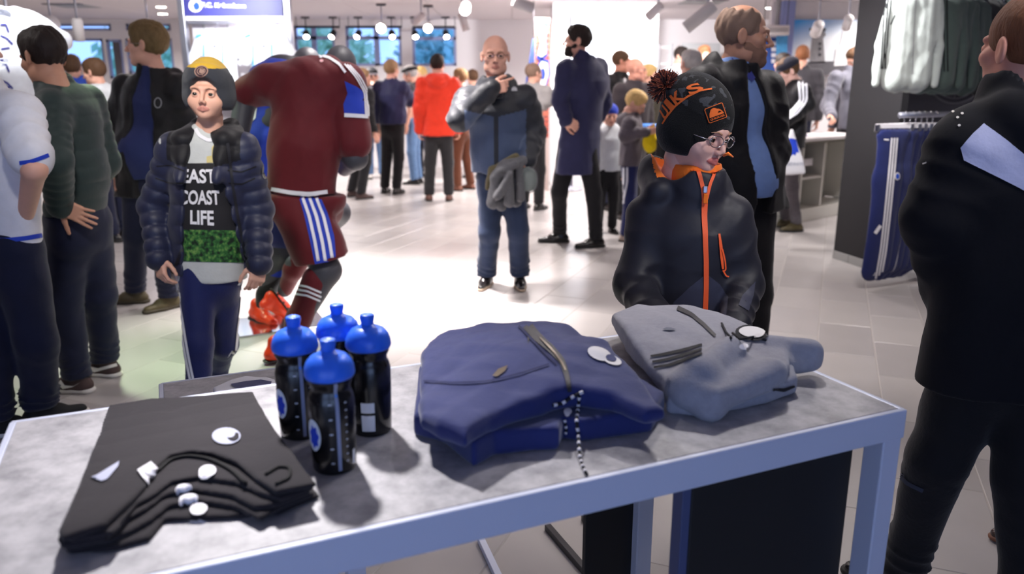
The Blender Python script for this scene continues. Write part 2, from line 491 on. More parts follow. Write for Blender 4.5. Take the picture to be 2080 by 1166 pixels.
# ================================================================== THE SETTING
CEIL = 2.62; BACKY = 14.8; TA = math.radians(68.3)
M_white = mat('white_paint', (226, 222, 224), .75, bump=.05, bscale=60)
M_ceil = mat('ceiling_paint', (214, 206, 208), .8)
M_black = mat('black_panel', (22, 20, 23), .7, bump=.08, bscale=40, var=.15)
M_dgrey = mat('dark_grey_panel', (96, 92, 96), .6, var=.1)
M_grey = mat('grey_panel', (150, 150, 152), .6)
M_steel = mat('brushed_steel', (176, 178, 190), .32, metal=.85, bump=.03, bscale=300)
M_chrome = mat('chrome', (220, 222, 226), .12, metal=1.0)
M_darkmetal = mat('dark_metal', (52, 52, 56), .4, metal=.6)
M_lampwhite = mat('lamp_white', (215, 210, 210), .4)
M_glow = mat('lamp_lens', (255, 250, 245), .5, emit=(255, 246, 238), estr=14.0)
M_glow2 = mat('downlight_lens', (255, 250, 245), .5, emit=(255, 246, 238), estr=9.0)
M_glass = mat('window_glass', (200, 220, 235), .03, trans=1.0)
M_frame = mat('window_frame', (140, 150, 190), .5)
M_grout = mat('floor_grout', (168, 162, 158), .8)
def struct(o): o['kind'] = 'structure'; return o
# floor: bed + individual tiles 30 x 60 in half bond at 68 degrees
M_tiles = [mat('floor_tile_%s' % n, c, .30, bump=.02, bscale=30, var=.07, vscale=5, spec=.5) for n, c in (('a', (172, 167, 166)), ('b', (166, 161, 160)), ('c', (177, 172, 170)))]
fb = MB().box((-1.5, 6.0, -.03), (9.5, 10.0, .0285)).o('floor', M_grout); struct(fb)
ux, uy = V(math.cos(TA), math.sin(TA), 0), V(-math.sin(TA), math.cos(TA), 0)
cand = []
c0 = V(2.02, 3.33, 0)
for j in range(-60, 60):
    for i in range(-40, 40):
        c = c0 + ux * ((i + .5 * (j % 2)) * .6 + .17) + uy * ((j + .5) * .306)
        if -10.5 < c[0] < 7.5 and .2 < c[1] < 15.2:
            d = c[1] * _cp + CAMH * _sp
            px = CX + FPX * c[0] / d; py = CY + FPX * (CAMH * _cp - c[1] * _sp) / d
            vis = -150 < px < 2230 and py < 1400
            cand.append((0 if vis else 1, d, c, random.randrange(3)))
cand.sort(key=lambda q: (q[0], q[1]))
def tile_verts(c, s=1.0):
    a, b, hz = .2975, .1505, .004
    t = [c + ux * a * x + uy * b * y for x, y in ((-1, -1), (1, -1), (1, 1), (-1, 1))]
    t2 = [c + ux * (a - .002) * x + uy * (b - .002) * y for x, y in ((-1, -1), (1, -1), (1, 1), (-1, 1))]
    return [p + V(0, 0, -.0015) for p in t] + [p + V(0, 0, 0) for p in t2]
TF = [(4, 5, 6, 7), (0, 1, 5, 4), (1, 2, 6, 5), (2, 3, 7, 6), (3, 0, 4, 7)]
tmesh = [np_mesh('tile', np.array(tile_verts(V(0, 0, 0))), TF, False) for _ in range(3)]
for k in range(3): tmesh[k].materials.append(M_tiles[k])
rest = [MB(), MB(), MB()]
for n, (vis, d, c, k) in enumerate(cand):
    if n < 298 and not vis:
        o = bpy.data.objects.new('tile', tmesh[k]); COL.objects.link(o); o.parent = fb; o.location = c
    else: rest[k].add(tile_verts(c), TF)
for k in range(3):
    if rest[k].v:
        r_ = rest[k].o('far_tiles', M_tiles[k], fb); r_['kind'] = 'stuff'
# ceiling slab and panels
cl = MB().box((-1.5, 6.0, CEIL + .06), (9.5, 10.0, .05)).o('ceiling', M_grout); struct(cl)
pm = np_mesh('ceiling_panel', np.array(MB().box((0, 0, 0), (.595, .595, .01), bev=.004).v), MB().box((0, 0, 0), (.595, .595, .01), bev=.004).f, False); pm.materials.append(M_ceil)
for i in range(15):
    for j in range(-3, 13):
        o = bpy.data.objects.new('ceiling_panel', pm); COL.objects.link(o); o.parent = cl; o.location = (-10.2 + 1.2 * i, .0 + 1.2 * j, CEIL)
# back wall with window openings
def px_x(px, Y, z=2.0):  # world x of a pixel column at distance Y
    d = Y * _cp + (CAMH - z) * _sp; return (px - CX) / FPX * d
def px_z(py, Y): return at(CX, py, Y)[2]
WINS = [(86, 232, 48, 62), (262, 352, 48, 62), (124, 212, 78, 134), (218, 250, 80, 160), (258, 352, 78, 150), (600, 681, 52, 134), (704, 816, 52, 134), (838, 927, 54, 134)]
xs = lambda a: px_x(a, BACKY)
rects = [(xs(a), xs(b), px_z(d, BACKY), px_z(c, BACKY)) for a, b, c, d in WINS]
def wall_with_holes(y, x0, x1, z0, z1, holes, th=.12):
    X = sorted({x0, x1, *[h[0] for h in holes], *[h[1] for h in holes]}); Z = sorted({z0, z1, *[h[2] for h in holes], *[h[3] for h in holes]})
    m = MB()
    for i in range(len(X) - 1):
        for j in range(len(Z) - 1):
            cx, cz = (X[i] + X[i + 1]) / 2, (Z[j] + Z[j + 1]) / 2
            if any(h[0] < cx < h[1] and h[2] < cz < h[3] for h in holes): continue
            m.box((cx, y + th / 2, cz), ((X[i + 1] - X[i]) / 2, th / 2, (Z[j + 1] - Z[j]) / 2))
    return m
wb = wall_with_holes(BACKY, -11, 8, 0, CEIL, rects).o('wall_back', M_white); struct(wb)
for n, (x0, x1, z0, z1) in enumerate(rects):
    r = thing('window_%d' % (n + 1), None, None, ((x0 + x1) / 2, BACKY, z0)); struct(r)
    fr = MB(); t = .022
    for c, h in (((x0 + t, z0), 0), ((x1 - t, z0), 0)): fr.box((c[0], BACKY + .04, (z0 + z1) / 2), (t, .03, (z1 - z0) / 2))
    for z in (z0 + t, z1 - t): fr.box(((x0 + x1) / 2, BACKY + .04, z), ((x1 - x0) / 2, .03, t))
    fr.o('window_frame', M_frame, r)
    if n in (5, 6):
        MB().box((x0 + (x1 - x0) * (.48 if n == 5 else .55), BACKY + .04, (z0 + z1) / 2), (.045, .03, (z1 - z0) / 2)).o('mullion', M_frame, r)
    if n in (5, 6, 7):
        MB().box(((x0 + x1) / 2, BACKY + .04, z1 - (z1 - z0) * .3), ((x1 - x0) / 2, .03, .03)).o('transom', M_frame, r)
    if n in (3,): MB().box(((x0 + x1) / 2 + .06, BACKY + .05, (z0 + z1) / 2), (.1, .02, (z1 - z0) / 2)).o('door_leaf', M_dgrey, r)
    MB().box(((x0 + x1) / 2, BACKY + .06, (z0 + z1) / 2), ((x1 - x0) / 2 - t, .004, (z1 - z0) / 2 - t)).o('pane', M_glass, r)
# side walls
struct(MB().box((-10.6, 5.9, CEIL / 2), (.06, 9.0, CEIL / 2)).o('wall_left', M_white))
struct(MB().box((6.9, 5.9, CEIL / 2), (.06, 9.0, CEIL / 2)).o('wall_right', M_white))
fr_ = wall_with_holes(-3.1, -10.6, 6.9, 0, CEIL, [(-2.6, -.2, .35, 2.4), (.2, 2.4, .35, 2.4)]).o('wall_front', M_white); struct(fr_)
# trees outside the windows
M_leaf = [mat('leaf_%d' % i, c, .8, var=.4, vscale=2) for i, c in enumerate(((150, 200, 170), (180, 214, 180), (140, 190, 190)))]
for i, (x, y, s, lab) in enumerate(((-9.2, 21, 1.5, 'leafy green tree outside the far left window'), (-4.4, 20, 1.25, 'leafy green tree outside the window left of the white pier'), (-1.9, 21.5, 1.3, 'leafy green tree outside the narrow window on the right'))):
    r = thing('tree', lab, 'tree', (x, y, 0), 'trees outside the shop')
    MB().tube([(x, y, 0), (x + .1, y, 1.2), (x, y, 2.4)], [.16, .13, .08], 8).o('trunk', mat('bark', (80, 66, 58), .9), r)
    m = MB(); rg = np.random.RandomState(i)
    for _ in range(900):
        d = unit(rg.normal(size=3)) * rg.uniform(.5, 1) * V(s, s, s * .95); p = V(x, y, 1.75) + d; a = unit(rg.normal(size=3)) * .17; b = unit(np.cross(a, rg.normal(size=3))) * .10
        m.add([p - a, p + b, p + a, p - b], [(0, 1, 2, 3)])
    cr = m.o('foliage', M_leaf[i % 3], r); cr['kind'] = 'stuff'
# black wall end on the right, with its plinth
pA, pB = onz(1692, 524), onz(1790, 556)
dv = unit(pB - pA); nv = V(dv[1], -dv[0], 0)
if nv @ V(1, 0, 0) < 0: nv = -nv
Rb = np.array([dv, nv, [0, 0, 1.]])
mid = (pA + pB) / 2 + nv * .03
hl = np.linalg.norm(pB - pA) / 2
struct(MB().box(mid + V(0, 0, CEIL / 2), (hl, .03, CEIL / 2), Rb).o('wall_end', M_black))
M_plinth = mat('plinth_tile', (140, 138, 136), .5, var=.1)
bb = thing('baseboard_end', None, None, tuple(pA)); struct(bb)
MB().box(pA + dv * .11 - nv * .006 + V(0, 0, .035), (.105, .006, .035), Rb, .002).o('plinth_tile', M_plinth, bb)
MB().box(pA + dv * .44 - nv * .006 + V(0, 0, .035), (.22, .006, .035), Rb, .002).o('plinth_tile', M_plinth, bb)
MB().box(pA - dv * .006 + nv * .03 + V(0, 0, .035), (.006, .03, .035), Rb, .002).o('plinth_tile', M_plinth, bb)
# grey display wall behind the garments
aw = MB().box((4.75, 6.95, CEIL / 2), (1.72, .05, CEIL / 2)).o('wall_alcove', M_dgrey); struct(aw)
# ================================================================== SHOP FITTINGS
M_signb = mat('navy_sign_board', (58, 58, 132), .45); M_signw = mat('lit_white_sign', (240, 238, 244), .5, emit=(240, 236, 246), estr=.8)
M_blue = mat('club_blue', (36, 82, 196), .6); M_slat = mat('grey_back_panel', (186, 182, 188), .7)
LION = [(0, -1), (.35, -.95), (.55, -.7), (.8, -.75), (.75, -.45), (1, -.35), (.85, -.1), (1.05, .1), (.85, .3), (.95, .6), (.6, .6), (.5, .95), (.2, .8), (0, 1), (-.2, .7), (-.5, .75), (-.45, .45), (-.75, .3), (-.55, .1), (-.9, -.1), (-.6, -.3), (-.7, -.6), (-.4, -.65), (-.3, -.95)]
def plate(poly3, m, name, parent, depth):  # thin solid plate from a 3D outline
    return MB().prism(poly3, depth).o(name, m, parent)
# -- wall unit with the sign and two white jerseys
YU = 9.5
xl, xr = (px_x(372, YU, 2.2), px_x(586, YU, 2.2))
u = thing('display_unit', 'wall display unit with white jerseys under a navy club sign', 'display unit', ((xl + xr) / 2, YU, 0))
for x in (xl, xr): MB().box((x, YU, 1.3), (.035, .05, 1.3), None, .006).o('post', M_steel, u)
zs = px_z(33, YU)
MB().box(((xl + xr) / 2, YU - .03, (zs + 2.6) / 2), ((xr - xl) / 2 - .04, .03, (2.6 - zs) / 2), None, .004).o('sign_board', M_signb, u)
def pz(px, py, Y): return at(px, py, Y)
ys = YU - .065
plate([at(397 + 13.5 * math.cos(t), 11 + 13.5 * math.sin(t), ys) for t in np.linspace(0, 2 * PI, 29)[:-1]], M_signw, 'emblem', u, (0, .004, 0))
plate([at(398 + 8 * a, 13 + 9 * b, ys - .006) for a, b in LION], M_blue, 'emblem_lion', u, (0, .004, 0))
a_, b_, c_ = at(410, 15, ys), at(499, 17, ys), at(410, 5, ys)
text_3d('F.C. København', a_, b_ - a_, c_ - a_, M_signw, u, 'lettering', .03)
MB().box(((xl + xr) / 2, YU + .16, 1.15), ((xr - xl) / 2 - .04, .02, 1.12)).o('back_panel', M_slat, u)
for k, x in enumerate(np.linspace(xl + .18, xr - .18, 4)): MB().box((x, YU + .13, 1.15), (.012, .006, 1.1)).o('slot_rail', M_grey, u)
MB().tube([(xl + .04, YU + .02, zs - .07), (xr - .04, YU + .02, zs - .07)], .015, 10).o('hanging_rail', M_steel, u, True)
MB().box(((xl + xr) / 2, YU - .02, zs - .025), ((xr - xl) / 2 - .05, .02, .018)).o('light_strip', mat('lit_strip', (255, 255, 255), .5, emit=(255, 250, 250), estr=1.5), u)
M_jw = cloth('shop_white_jersey', (232, 232, 238), .7, bscale=150, bump=.1); M_jblue = mat('sky_blue_trim', (88, 168, 214), .7)
def hang_shirt(c, wdir, W, Hh, m, name, label, cat, group, sl=.32, long=False, hem=True, th=.05, seed=1, flare=1.05):
    """garment on a hanger: c = neck point, wdir = horizontal direction of the shoulders"""
    wd = unit(wdir); nd = V(-wd[1], wd[0], 0); c = np.asarray(c, float); q = SDF(); up = V(0, 0, 1)
    r = thing(name, label, cat, tuple(c - up * Hh), group)
    P = lambda a, b, d=0: c + wd * a * W + up * (-b) * Hh + nd * d
    for a in (-.18, .18): q.cap(P(a, .18), P(a * flare, .95), .21 * W, .22 * W * flare, k=.06, flat=(nd, th / (.21 * W)))
    q.cap(P(-.36, .10), P(.36, .10), .07 * W, k=.05, flat=(nd, .8)); q.cap(P(-.30, .1), P(0, .06), .10 * W, .12 * W, k=.05, flat=(nd, .5)); q.cap(P(.30, .1), P(0, .06), .10 * W, .12 * W, k=.05, flat=(nd, .5))
    for g in (-1, 1):
        if long: q.cap(P(.40 * g, .14), P(.52 * g, .60), .10 * W, .085 * W, k=.03, flat=(nd, .6)); q.cap(P(.52 * g, .60), P(.545 * g, 1.02), .085 * W, .06 * W, k=.02, flat=(nd, .7))
        else: q.cap(P(.38 * g, .14), P(.60 * g, .42), .115 * W, .125 * W, k=.03, flat=(nd, .5))
    q.ell(P(0, -.02, -.03), (.10 * W, .06, .05 * Hh + .02), np.array([wd, nd, up]), k=.01, op='s')
    if not long: q.cut(P(0, 1.0), V(0, 0, -1), .006)
    q.disp = wrinkle(seed, .012, (20, 20, 3)); e = q.o('body', m, .011, r)
    MB().tube([P(-.34, .08), P(0, .0), P(.34, .08)], .008, 6).o('hanger', M_steel, r, True)
    MB().tube([P(0, .0), P(0, -.05), P(.03, -.075), P(.03, -.10), P(0, -.115), P(-.025, -.10)], .004, 6).o('hanger_hook', M_steel, r, True)
    return r, e, P
for k, (px, lab) in enumerate(((440, 'white jersey hanging left under the navy sign'), (540, 'white jersey hanging right under the navy sign'))):
    r, e, P = hang_shirt(at(px, 62, YU - .02), (1, -.12, 0), .54, .78, M_jw, 'jersey', lab, 'jersey', 'white jerseys on the sign unit', seed=100 + k)
    t_ = bvh(e)
    for x in (-26, 12): ribbon_px(t_, [(px + x, 90), (px + x + 1, 150), (px + x + 2, 180)], 3.5, M_jblue, e, 'trim_stripe', .004)
    ribbon_px(t_, [(px - 44, 76), (px - 30, 71)], 6, M_jblue, e, 'shoulder_stripe', .004); print_px(t_, [disc_px(px - 4, 94, 2.4, 3)], M_signb, e, 'mark', .004); print_px(t_, [[(px + 9, 84), (px + 18, 88), (px + 12, 89)]], M_blue, e, 'mark', .004)
# -- jerseys on the left wall fixture
YJ = 5.6
fx = thing('garment_stand', 'steel garment stand at the left edge carrying white jerseys', 'stand', (px_x(-20, YJ, 1.5), YJ, 0))
gx = px_x(-20, YJ, 1.5)
MB().tube([(gx - .5, YJ, 2.14), (gx + .42, YJ, 2.14)], .014, 8).o('rail', M_steel, fx, True); MB().tube([(gx - .4, YJ, 0.015), (gx - .4, YJ, 2.15)], .02, 8).o('upright', M_steel, fx, True); MB().box((gx - .2, YJ, .012), (.35, .2, .012), None, .004).o('foot', M_steel, fx)
for k, (px, py, lab, yy) in enumerate(((2, 34, 'white jersey with blue stripes at the left edge, upper', -.06), (-4, 126, 'white jersey with blue stripes at the left edge, lower', -.16))):
    r, e, P = hang_shirt(at(px, py, YJ + yy), (.8, .6, 0), .56, .34 if k == 0 else .62, M_jw, 'jersey', lab, 'jersey', 'white jerseys at the left edge', seed=110 + k)
    t_ = bvh(e)
    for pts in ([(0, 20 + 70 * k + 30), (12, 50 + 80 * k), (18, 66 + 80 * k)], [(0, 72 + 90 * k), (14, 78 + 90 * k), (26, 90 + 90 * k)], [(2, 100 + 80 * k), (20, 97 + 80 * k)]): ribbon_px(t_, pts, 4, M_signb, e, 'trim_stripe', .004)
# -- white pier with a poster frame
YP = 11.9
xa, xb = px_x(1122, YP, 2), px_x(1336, YP, 2)
struct(MB().box(((xa + xb) / 2, YP + .4, CEIL / 2), ((xb - xa) / 2, .4, CEIL / 2), None, .01).o('wall_pier', mat('bright_white_paint', (242, 240, 242), .7)))
pf = thing('poster_frame', 'tall pale poster in a thin dark frame on the white pier', 'poster', (px_x(1186, YP, 2), YP - .02, px_z(140, YP)))
fz0, fz1, fx0, fx1 = px_z(190, YP), px_z(25, YP), px_x(1157, YP, 2.3), px_x(1216, YP, 2.3)
MB().box(((fx0 + fx1) / 2, YP - .012, (fz0 + fz1) / 2), ((fx1 - fx0) / 2, .012, (fz1 - fz0) / 2)).o('frame', M_darkmetal, pf)
MB().box(((fx0 + fx1) / 2 + .008, YP - .026, (fz0 + fz1) / 2), ((fx1 - fx0) / 2 - .02, .003, (fz1 - fz0) / 2 - .015)).o('print', mat('pale_blue_print', (214, 228, 242), .5, var=.08, vscale=3), pf)
# -- brick panel with spray lettering
YBk = 11.4
bx0, bx1 = px_x(1087, YBk, 2), px_x(1117, YBk, 2); bz0, bz1 = .75, px_z(36, YBk)
bp_ = thing('brick_panel', 'narrow red brick panel with white and blue spray lettering', 'panel', ((bx0 + bx1) / 2, YBk, 0))
MB().box(((bx0 + bx1) / 2, YBk + .05, bz1 / 2), ((bx1 - bx0) / 2, .04, bz1 / 2)).o('mortar_core', mat('pale_mortar', (214, 196, 190), .9), bp_)
M_bricks = [mat('brick_%d' % i, c, .85, bump=.2, bscale=60, var=.1) for i, c in enumerate(((196, 104, 84), (184, 92, 78), (206, 118, 96)))]
bmesh_ = []
nrow = int((bz1 - bz0) / .075); bw = (bx1 - bx0)
bm_full = MB().box((0, 0, 0), (bw * .31, .012, .031), None, .003); bm_half = MB().box((0, 0, 0), (bw * .14, .012, .031), None, .003)
bms = {}
for nm, q in (('f', bm_full), ('h', bm_half)):
    for k in range(3): me = np_mesh('brick', np.array(q.v), q.f, False); me.materials.append(M_bricks[k]); bms[nm, k] = me
for i in range(nrow):
    for nm, xo in ((('f', .33), ('h', .84)) if i % 2 else (('h', .16), ('f', .67))):
        o = bpy.data.objects.new('brick', bms[nm, random.randrange(3)]); COL.objects.link(o); o.parent = bp_
        o.location = (bx0 + bw * xo - (bx0 + bx1) / 2, .0 - .0 + .003 * random.random(), bz0 + .0375 + i * .075)
M_gw = mat('white_spray', (236, 234, 240), .6); M_gb = mat('blue_spray', (40, 70, 170), .6)
for lp in ([(1094, 62), (1104, 52), (1112, 56), (1108, 80), (1110, 108), (1100, 116), (1092, 112), (1098, 88)], [(1092, 138), (1100, 124), (1112, 128), (1114, 150), (1108, 172), (1096, 176), (1090, 160)]):
    c_ = np.mean(lp, 0)
    plate([at(*(c_ + (np.array(p) - c_) * 1.25), YBk - .018) for p in lp], M_gb, 'spray_outline', bp_, (0, .004, 0)); plate([at(*p, YBk - .024) for p in lp], M_gw, 'spray_letter', bp_, (0, .004, 0))
plate([at(*(np.array((1103, 150)) + np.array((5 * math.cos(t), 12 * math.sin(t)))), YBk - .03) for t in np.linspace(0, 2 * PI, 17)[:-1]], M_gb, 'spray_hole', bp_, (0, .004, 0))
bn_ = tag(MB().prism([at(1082, 78, YBk + .2), at(1086, 80, YBk + .2), at(1084, 175, YBk + .2), at(1066, 175, YBk + .2), at(1072, 140, YBk + .2)], (0, .02, 0)).o('pennant', mat('dark_blue_banner', (38, 62, 132), .7), None, origin=at(1078, 175, YBk + .2)), 'dark blue hanging pennant left of the brick panel', 'banner')
MB().tube([at(1084, 79, YBk + .21), at(1084, 79, YBk + .21) * V(1, 1, 0) + V(0, 0, CEIL - .01)], .006, 6).o('cord', M_darkmetal, bn_)
# -- tall white rack and grey panel
YR = 12.9
rk = thing('white_rack', 'tall white open rack right of the white pier', 'rack', (px_x(1348, YR, 1), YR, 0))
rx0, rx1 = px_x(1338, YR, 1.8), px_x(1364, YR, 1.8)
for x in (rx0, rx1): MB().box((x, YR, 1.05), (.012, .012, 1.05)).o('upright', mat('grey_upright', (150, 152, 158), .5), rk)
for z in np.linspace(.3, 2.05, 8): MB().box(((rx0 + rx1) / 2, YR, z), ((rx1 - rx0) / 2, .012, .008)).o('rung', M_lampwhite, rk)
gx0, gx1 = px_x(1384, 13.6, 2), px_x(1462, 13.6, 2)
tag(MB().box(((gx0 + gx1) / 2, 13.6, .95), ((gx1 - gx0) / 2, .03, .945), None, .004).add(*[(lambda q: (q.v, q.f))(MB().box(((gx0 + gx1) / 2, 13.6, 2.05), ((gx1 - gx0) / 2, .03, .10), None, .004))][0]).o('partition', mat('grey_partition', (176, 178, 180), .7), None, origin=((gx0 + gx1) / 2, 13.6, 0)), 'plain light grey partition at the back', 'partition')
# -- mural of a tower, blue column, blue banners
YW = 11.6
def mural():
    m = mat('mural_sky_print', (120, 190, 240), .6); nt = m.node_tree; b = nt.nodes['Principled BSDF']
    tc = nt.nodes.new('ShaderNodeTexCoord'); sp = nt.nodes.new('ShaderNodeSeparateXYZ'); nt.links.new(tc.outputs['Generated'], sp.inputs[0])
    a = nt.nodes.new('ShaderNodeMath'); a.operation = 'MULTIPLY_ADD'; a.inputs[1].default_value = .75; nt.links.new(sp.outputs['Z'], a.inputs[0])
    s_ = nt.nodes.new('ShaderNodeMath'); s_.operation = 'MULTIPLY'; s_.inputs[1].default_value = -.45; nt.links.new(sp.outputs['X'], s_.inputs[0]); nt.links.new(s_.outputs[0], a.inputs[2])
    r = nt.nodes.new('ShaderNodeValToRGB'); e = r.color_ramp.elements; e[0].position = .28; e[0].color = (*srgb(232, 238, 244), 1); e[1].position = .68; e[1].color = (*srgb(52, 150, 224), 1)
    nt.links.new(a.outputs[0], r.inputs[0]); nt.links.new(r.outputs[0], b.inputs['Base Color']); return m
mx0, mx1, mz0, mz1 = px_x(1600, YW, 2), px_x(1770, YW, 2), px_z(152, YW), px_z(40, YW)
mu = thing('mural', 'printed wall mural of a grey tower against a blue sky', 'mural', ((mx0 + mx1) / 2, YW, mz0))
MB().box(((mx0 + mx1) / 2, YW, (mz0 + mz1) / 2), ((mx1 - mx0) / 2, .01, (mz1 - mz0) / 2)).o('print', mural(), mu)
M_tw = mat('tower_print', (130, 128, 132), .7, var=.3, vscale=12); M_twd = mat('tower_dark_print', (54, 54, 62), .7)
f_ = YW - .016
plate([at(*p, f_) for p in ((1645, 128), (1650, 78), (1644, 70), (1648, 64), (1674, 64), (1678, 70), (1672, 78), (1676, 128))], M_tw, 'tower_print', mu, (0, .003, 0))
plate([at(*p, f_ - .004) for p in ((1646, 64), (1644, 58), (1652, 56), (1670, 56), (1678, 58), (1676, 64))], M_twd, 'tower_top_print', mu, (0, .003, 0))
for y in (86, 96, 108): plate([at(*p, f_ - .004) for p in ((1663, y), (1668, y), (1668, y + 6), (1663, y + 6))], M_twd, 'tower_window_print', mu, (0, .003, 0))
plate([at(*p, f_) for p in ((1640, 152), (1640, 126), (1690, 124), (1735, 128), (1770, 126), (1770, 152))], mat('mural_ground_print', (86, 84, 90), .7, var=.3), 'ground_print', mu, (0, .003, 0))
plate([at(*p, f_ - .003) for p in ((1694, 134), (1698, 100), (1706, 92), (1712, 66), (1716, 60), (1722, 84), (1730, 132))], mat('mural_white_print', (226, 226, 228), .7), 'white_tower_print', mu, (0, .003, 0))
struct(MB().box((px_x(1590, YW, 1.5), YW + .05, CEIL / 2), (.085, .08, CEIL / 2)).o('wall_column', mat('lavender_column', (140, 150, 200), .6)))
struct(MB().box((px_x(1690, YW, 1.5), YW + .14, CEIL / 2), (.9, .05, CEIL / 2)).o('wall_mural', M_white))
bl = thing('banner', 'dark blue banner with white lettering behind the tall balding man', 'banner', tuple(at(1562, 150, YW)))
MB().prism([at(*p, YW - .1) for p in ((1547, 78), (1582, 76), (1582, 160), (1547, 160))], (0, .01, 0)).o('cloth', mat('banner_blue', (44, 76, 146), .7), bl)
for x in (1550, 1579): c_ = at(x, 77, YW - .095); MB().tube([c_, c_ * V(1, 1, 0) + V(0, 0, CEIL - .01)], .005, 6).o('cord', M_darkmetal, bl)
for y in (84, 96, 108, 120): MB().prism([at(*p, YW - .106) for p in ((1567, y), (1576, y), (1576, y + 8), (1567, y + 8))], (0, .004, 0)).o('print_block', M_white, bl)
bl2 = thing('banner', 'cyan patterned banner beside the lavender column', 'banner', tuple(at(1588, 150, YW - .2)))
def cyanm():
    m = mat('cyan_pattern', (80, 160, 220), .7, var=.5, vscale=9); return m
MB().prism([at(*p, YW - .2) for p in ((1577, 74), (1600, 72), (1598, 135), (1577, 140))], (0, .01, 0)).o('cloth', cyanm(), bl2)
for x in (1580, 1597): c_ = at(x, 74, YW - .195); MB().tube([c_, c_ * V(1, 1, 0) + V(0, 0, CEIL - .01)], .005, 6).o('cord', M_darkmetal, bl2)
ac = thing('air_conditioner', 'grey wall air conditioner above the blue banner', 'air conditioner', tuple(at(1578, 62, YW - .3)))
MB().box(at(1576, 62, YW - .3), (.16, .09, .065), None, .012).o('casing', M_lampwhite, ac)
c_ = at(1576, 62, YW - .3); MB().tube([c_, c_ * V(1, 1, 0) + V(0, 0, CEIL - .01)], .02, 8).o('ceiling_mount', M_grey, ac)
for d in (-.02, 0, .02): MB().box(at(1576, 62, YW - .3) + V(0, -.092, d), (.14, .003, .004)).o('louvre', M_grey, ac)
# -- cash desk
ca, cb_ = onz(1540, 472), onz(1720, 434)
cd = unit(cb_ - ca); cn = V(-cd[1], cd[0], 0); Rc = np.array([cd, cn, [0, 0, 1.]]); CL = np.linalg.norm(cb_ - ca) + .25
CT = at(1690, 276, (ca + cd * 1.0)[1] + .3)[2]
def Cp(a, b, z): return ca + cd * a + cn * b + V(0, 0, z)
M_ivory = mat('ivory_laminate', (214, 212, 204), .5)
dk = thing('cash_desk', 'ivory cash desk with open shelves, right of the man in the cap', 'counter', tuple(Cp(CL / 2, .35, 0)))
MB().box(Cp(CL / 2, .24, .07), (CL / 2, .22, .07), Rc, .003).o('plinth', M_ivory, dk)
MB().box(Cp(CL / 2, .44, CT / 2), (CL / 2, .02, CT / 2 - .03), Rc).o('back_panel', M_ivory, dk)
for a in (.02, .42, .84, 1.30, CL - .02): MB().box(Cp(a, .24, CT / 2 + .05), (.018, .20, CT / 2 - .10), Rc, .002).o('divider', M_ivory, dk)
for a0, a1, zz in ((.04, .42, (.42, .62)), (.42, .84, (.36, .56)), (.84, 1.30, (.48,))):
    for z in zz: MB().box(Cp((a0 + a1) / 2, .24, z), ((a1 - a0) / 2, .19, .012), Rc, .002).o('shelf', M_ivory, dk)
MB().box(Cp(CL / 2, .23, CT - .018), (CL / 2 + .02, .26, .018), Rc, .003).o('countertop', M_lampwhite, dk); MB().box(Cp(CL / 2, .23, CT - .048), (CL / 2, .24, .012), Rc).o('underside_strip', mat('dark_olive_edge', (92, 88, 72), .6), dk)  # dark olive strip along the underside of the countertop
for a, z, w_, lab in ((.62, .405, .13, 'white tray on the lower shelf of the cash desk'), (.66, .62, .12, 'white tray on the upper shelf of the cash desk'), (1.05, .60, .16, 'white storage box on the right shelf of the cash desk')):
    t_ = MB(); c_ = Cp(a, .25, z + .04); t_.box(c_ - V(0, 0, .035), (w_, .12, .004), Rc)
    for (x, y, hx, hy) in ((w_, 0, .004, .12), (-w_, 0, .004, .12), (0, .12, w_, .004), (0, -.12, w_, .004)): t_.box(c_ + cd * x + cn * y, (hx, hy, .04), Rc)
    tag(t_.o('tray', M_white, None, origin=c_ - V(0, 0, .04)), lab, 'tray')
for a, z, lab in ((.28, .44, 'small blue packet lying on the cash desk shelf, left'), (.55, .145, 'small blue packet lying low in the cash desk')):
    tag(MB().box(Cp(a, .15, z + .025), (.05, .03, .024), Rc, .008).o('packet', M_blue, None, origin=Cp(a, .15, z)), lab, 'packet')
for a, b, h, m, lab in ((.78, .20, .004, M_white, 'loose white paper sheet on the cash desk, nearest the man in the cap'), (.98, .26, .012, mat('lilac_paper', (206, 202, 232), .6), 'pale lilac leaflets stacked on the cash desk')):
    tag(MB().box(Cp(a, b, CT + h + .001), (.13, .10, h), Rc @ np.eye(3)).o('paper', m, None, origin=Cp(a, b, CT)), lab, 'paper')
cq = SDF(); c_ = Cp(.92, .30, CT + .035); cq.box(c_, (.16, .11, .034), Rc, rd=.03); cq.disp = wrinkle(120, .01, (24, 24, 24)); tag(cq.o('folded_garment', mat('royal_blue_cloth', (40, 52, 140), .85), .008), 'folded royal blue garment on the cash desk', 'garment')
scn = thing('monitor', 'white tilted screen on the cash desk', 'monitor', tuple(Cp(1.18, .42, CT)))
sc_c = Cp(1.16, .42, CT + .28); sR = np.array([unit(cd + V(0, 0, .45)), unit(np.cross(unit(cd * -.45 + V(0, 0, 1)), unit(cd + V(0, 0, .45)))), unit(cd * -.45 + V(0, 0, 1))])
MB().box(sc_c, (.22, .015, .16), sR, .008).o('screen', M_lampwhite, scn); MB().tube([Cp(1.18, .43, CT), sc_c], .016, 8).o('stand', M_steel, scn, True); MB().box(sc_c - sR[1] * .018, (.03, .003, .02), sR).o('screen_mark', M_darkmetal, scn)
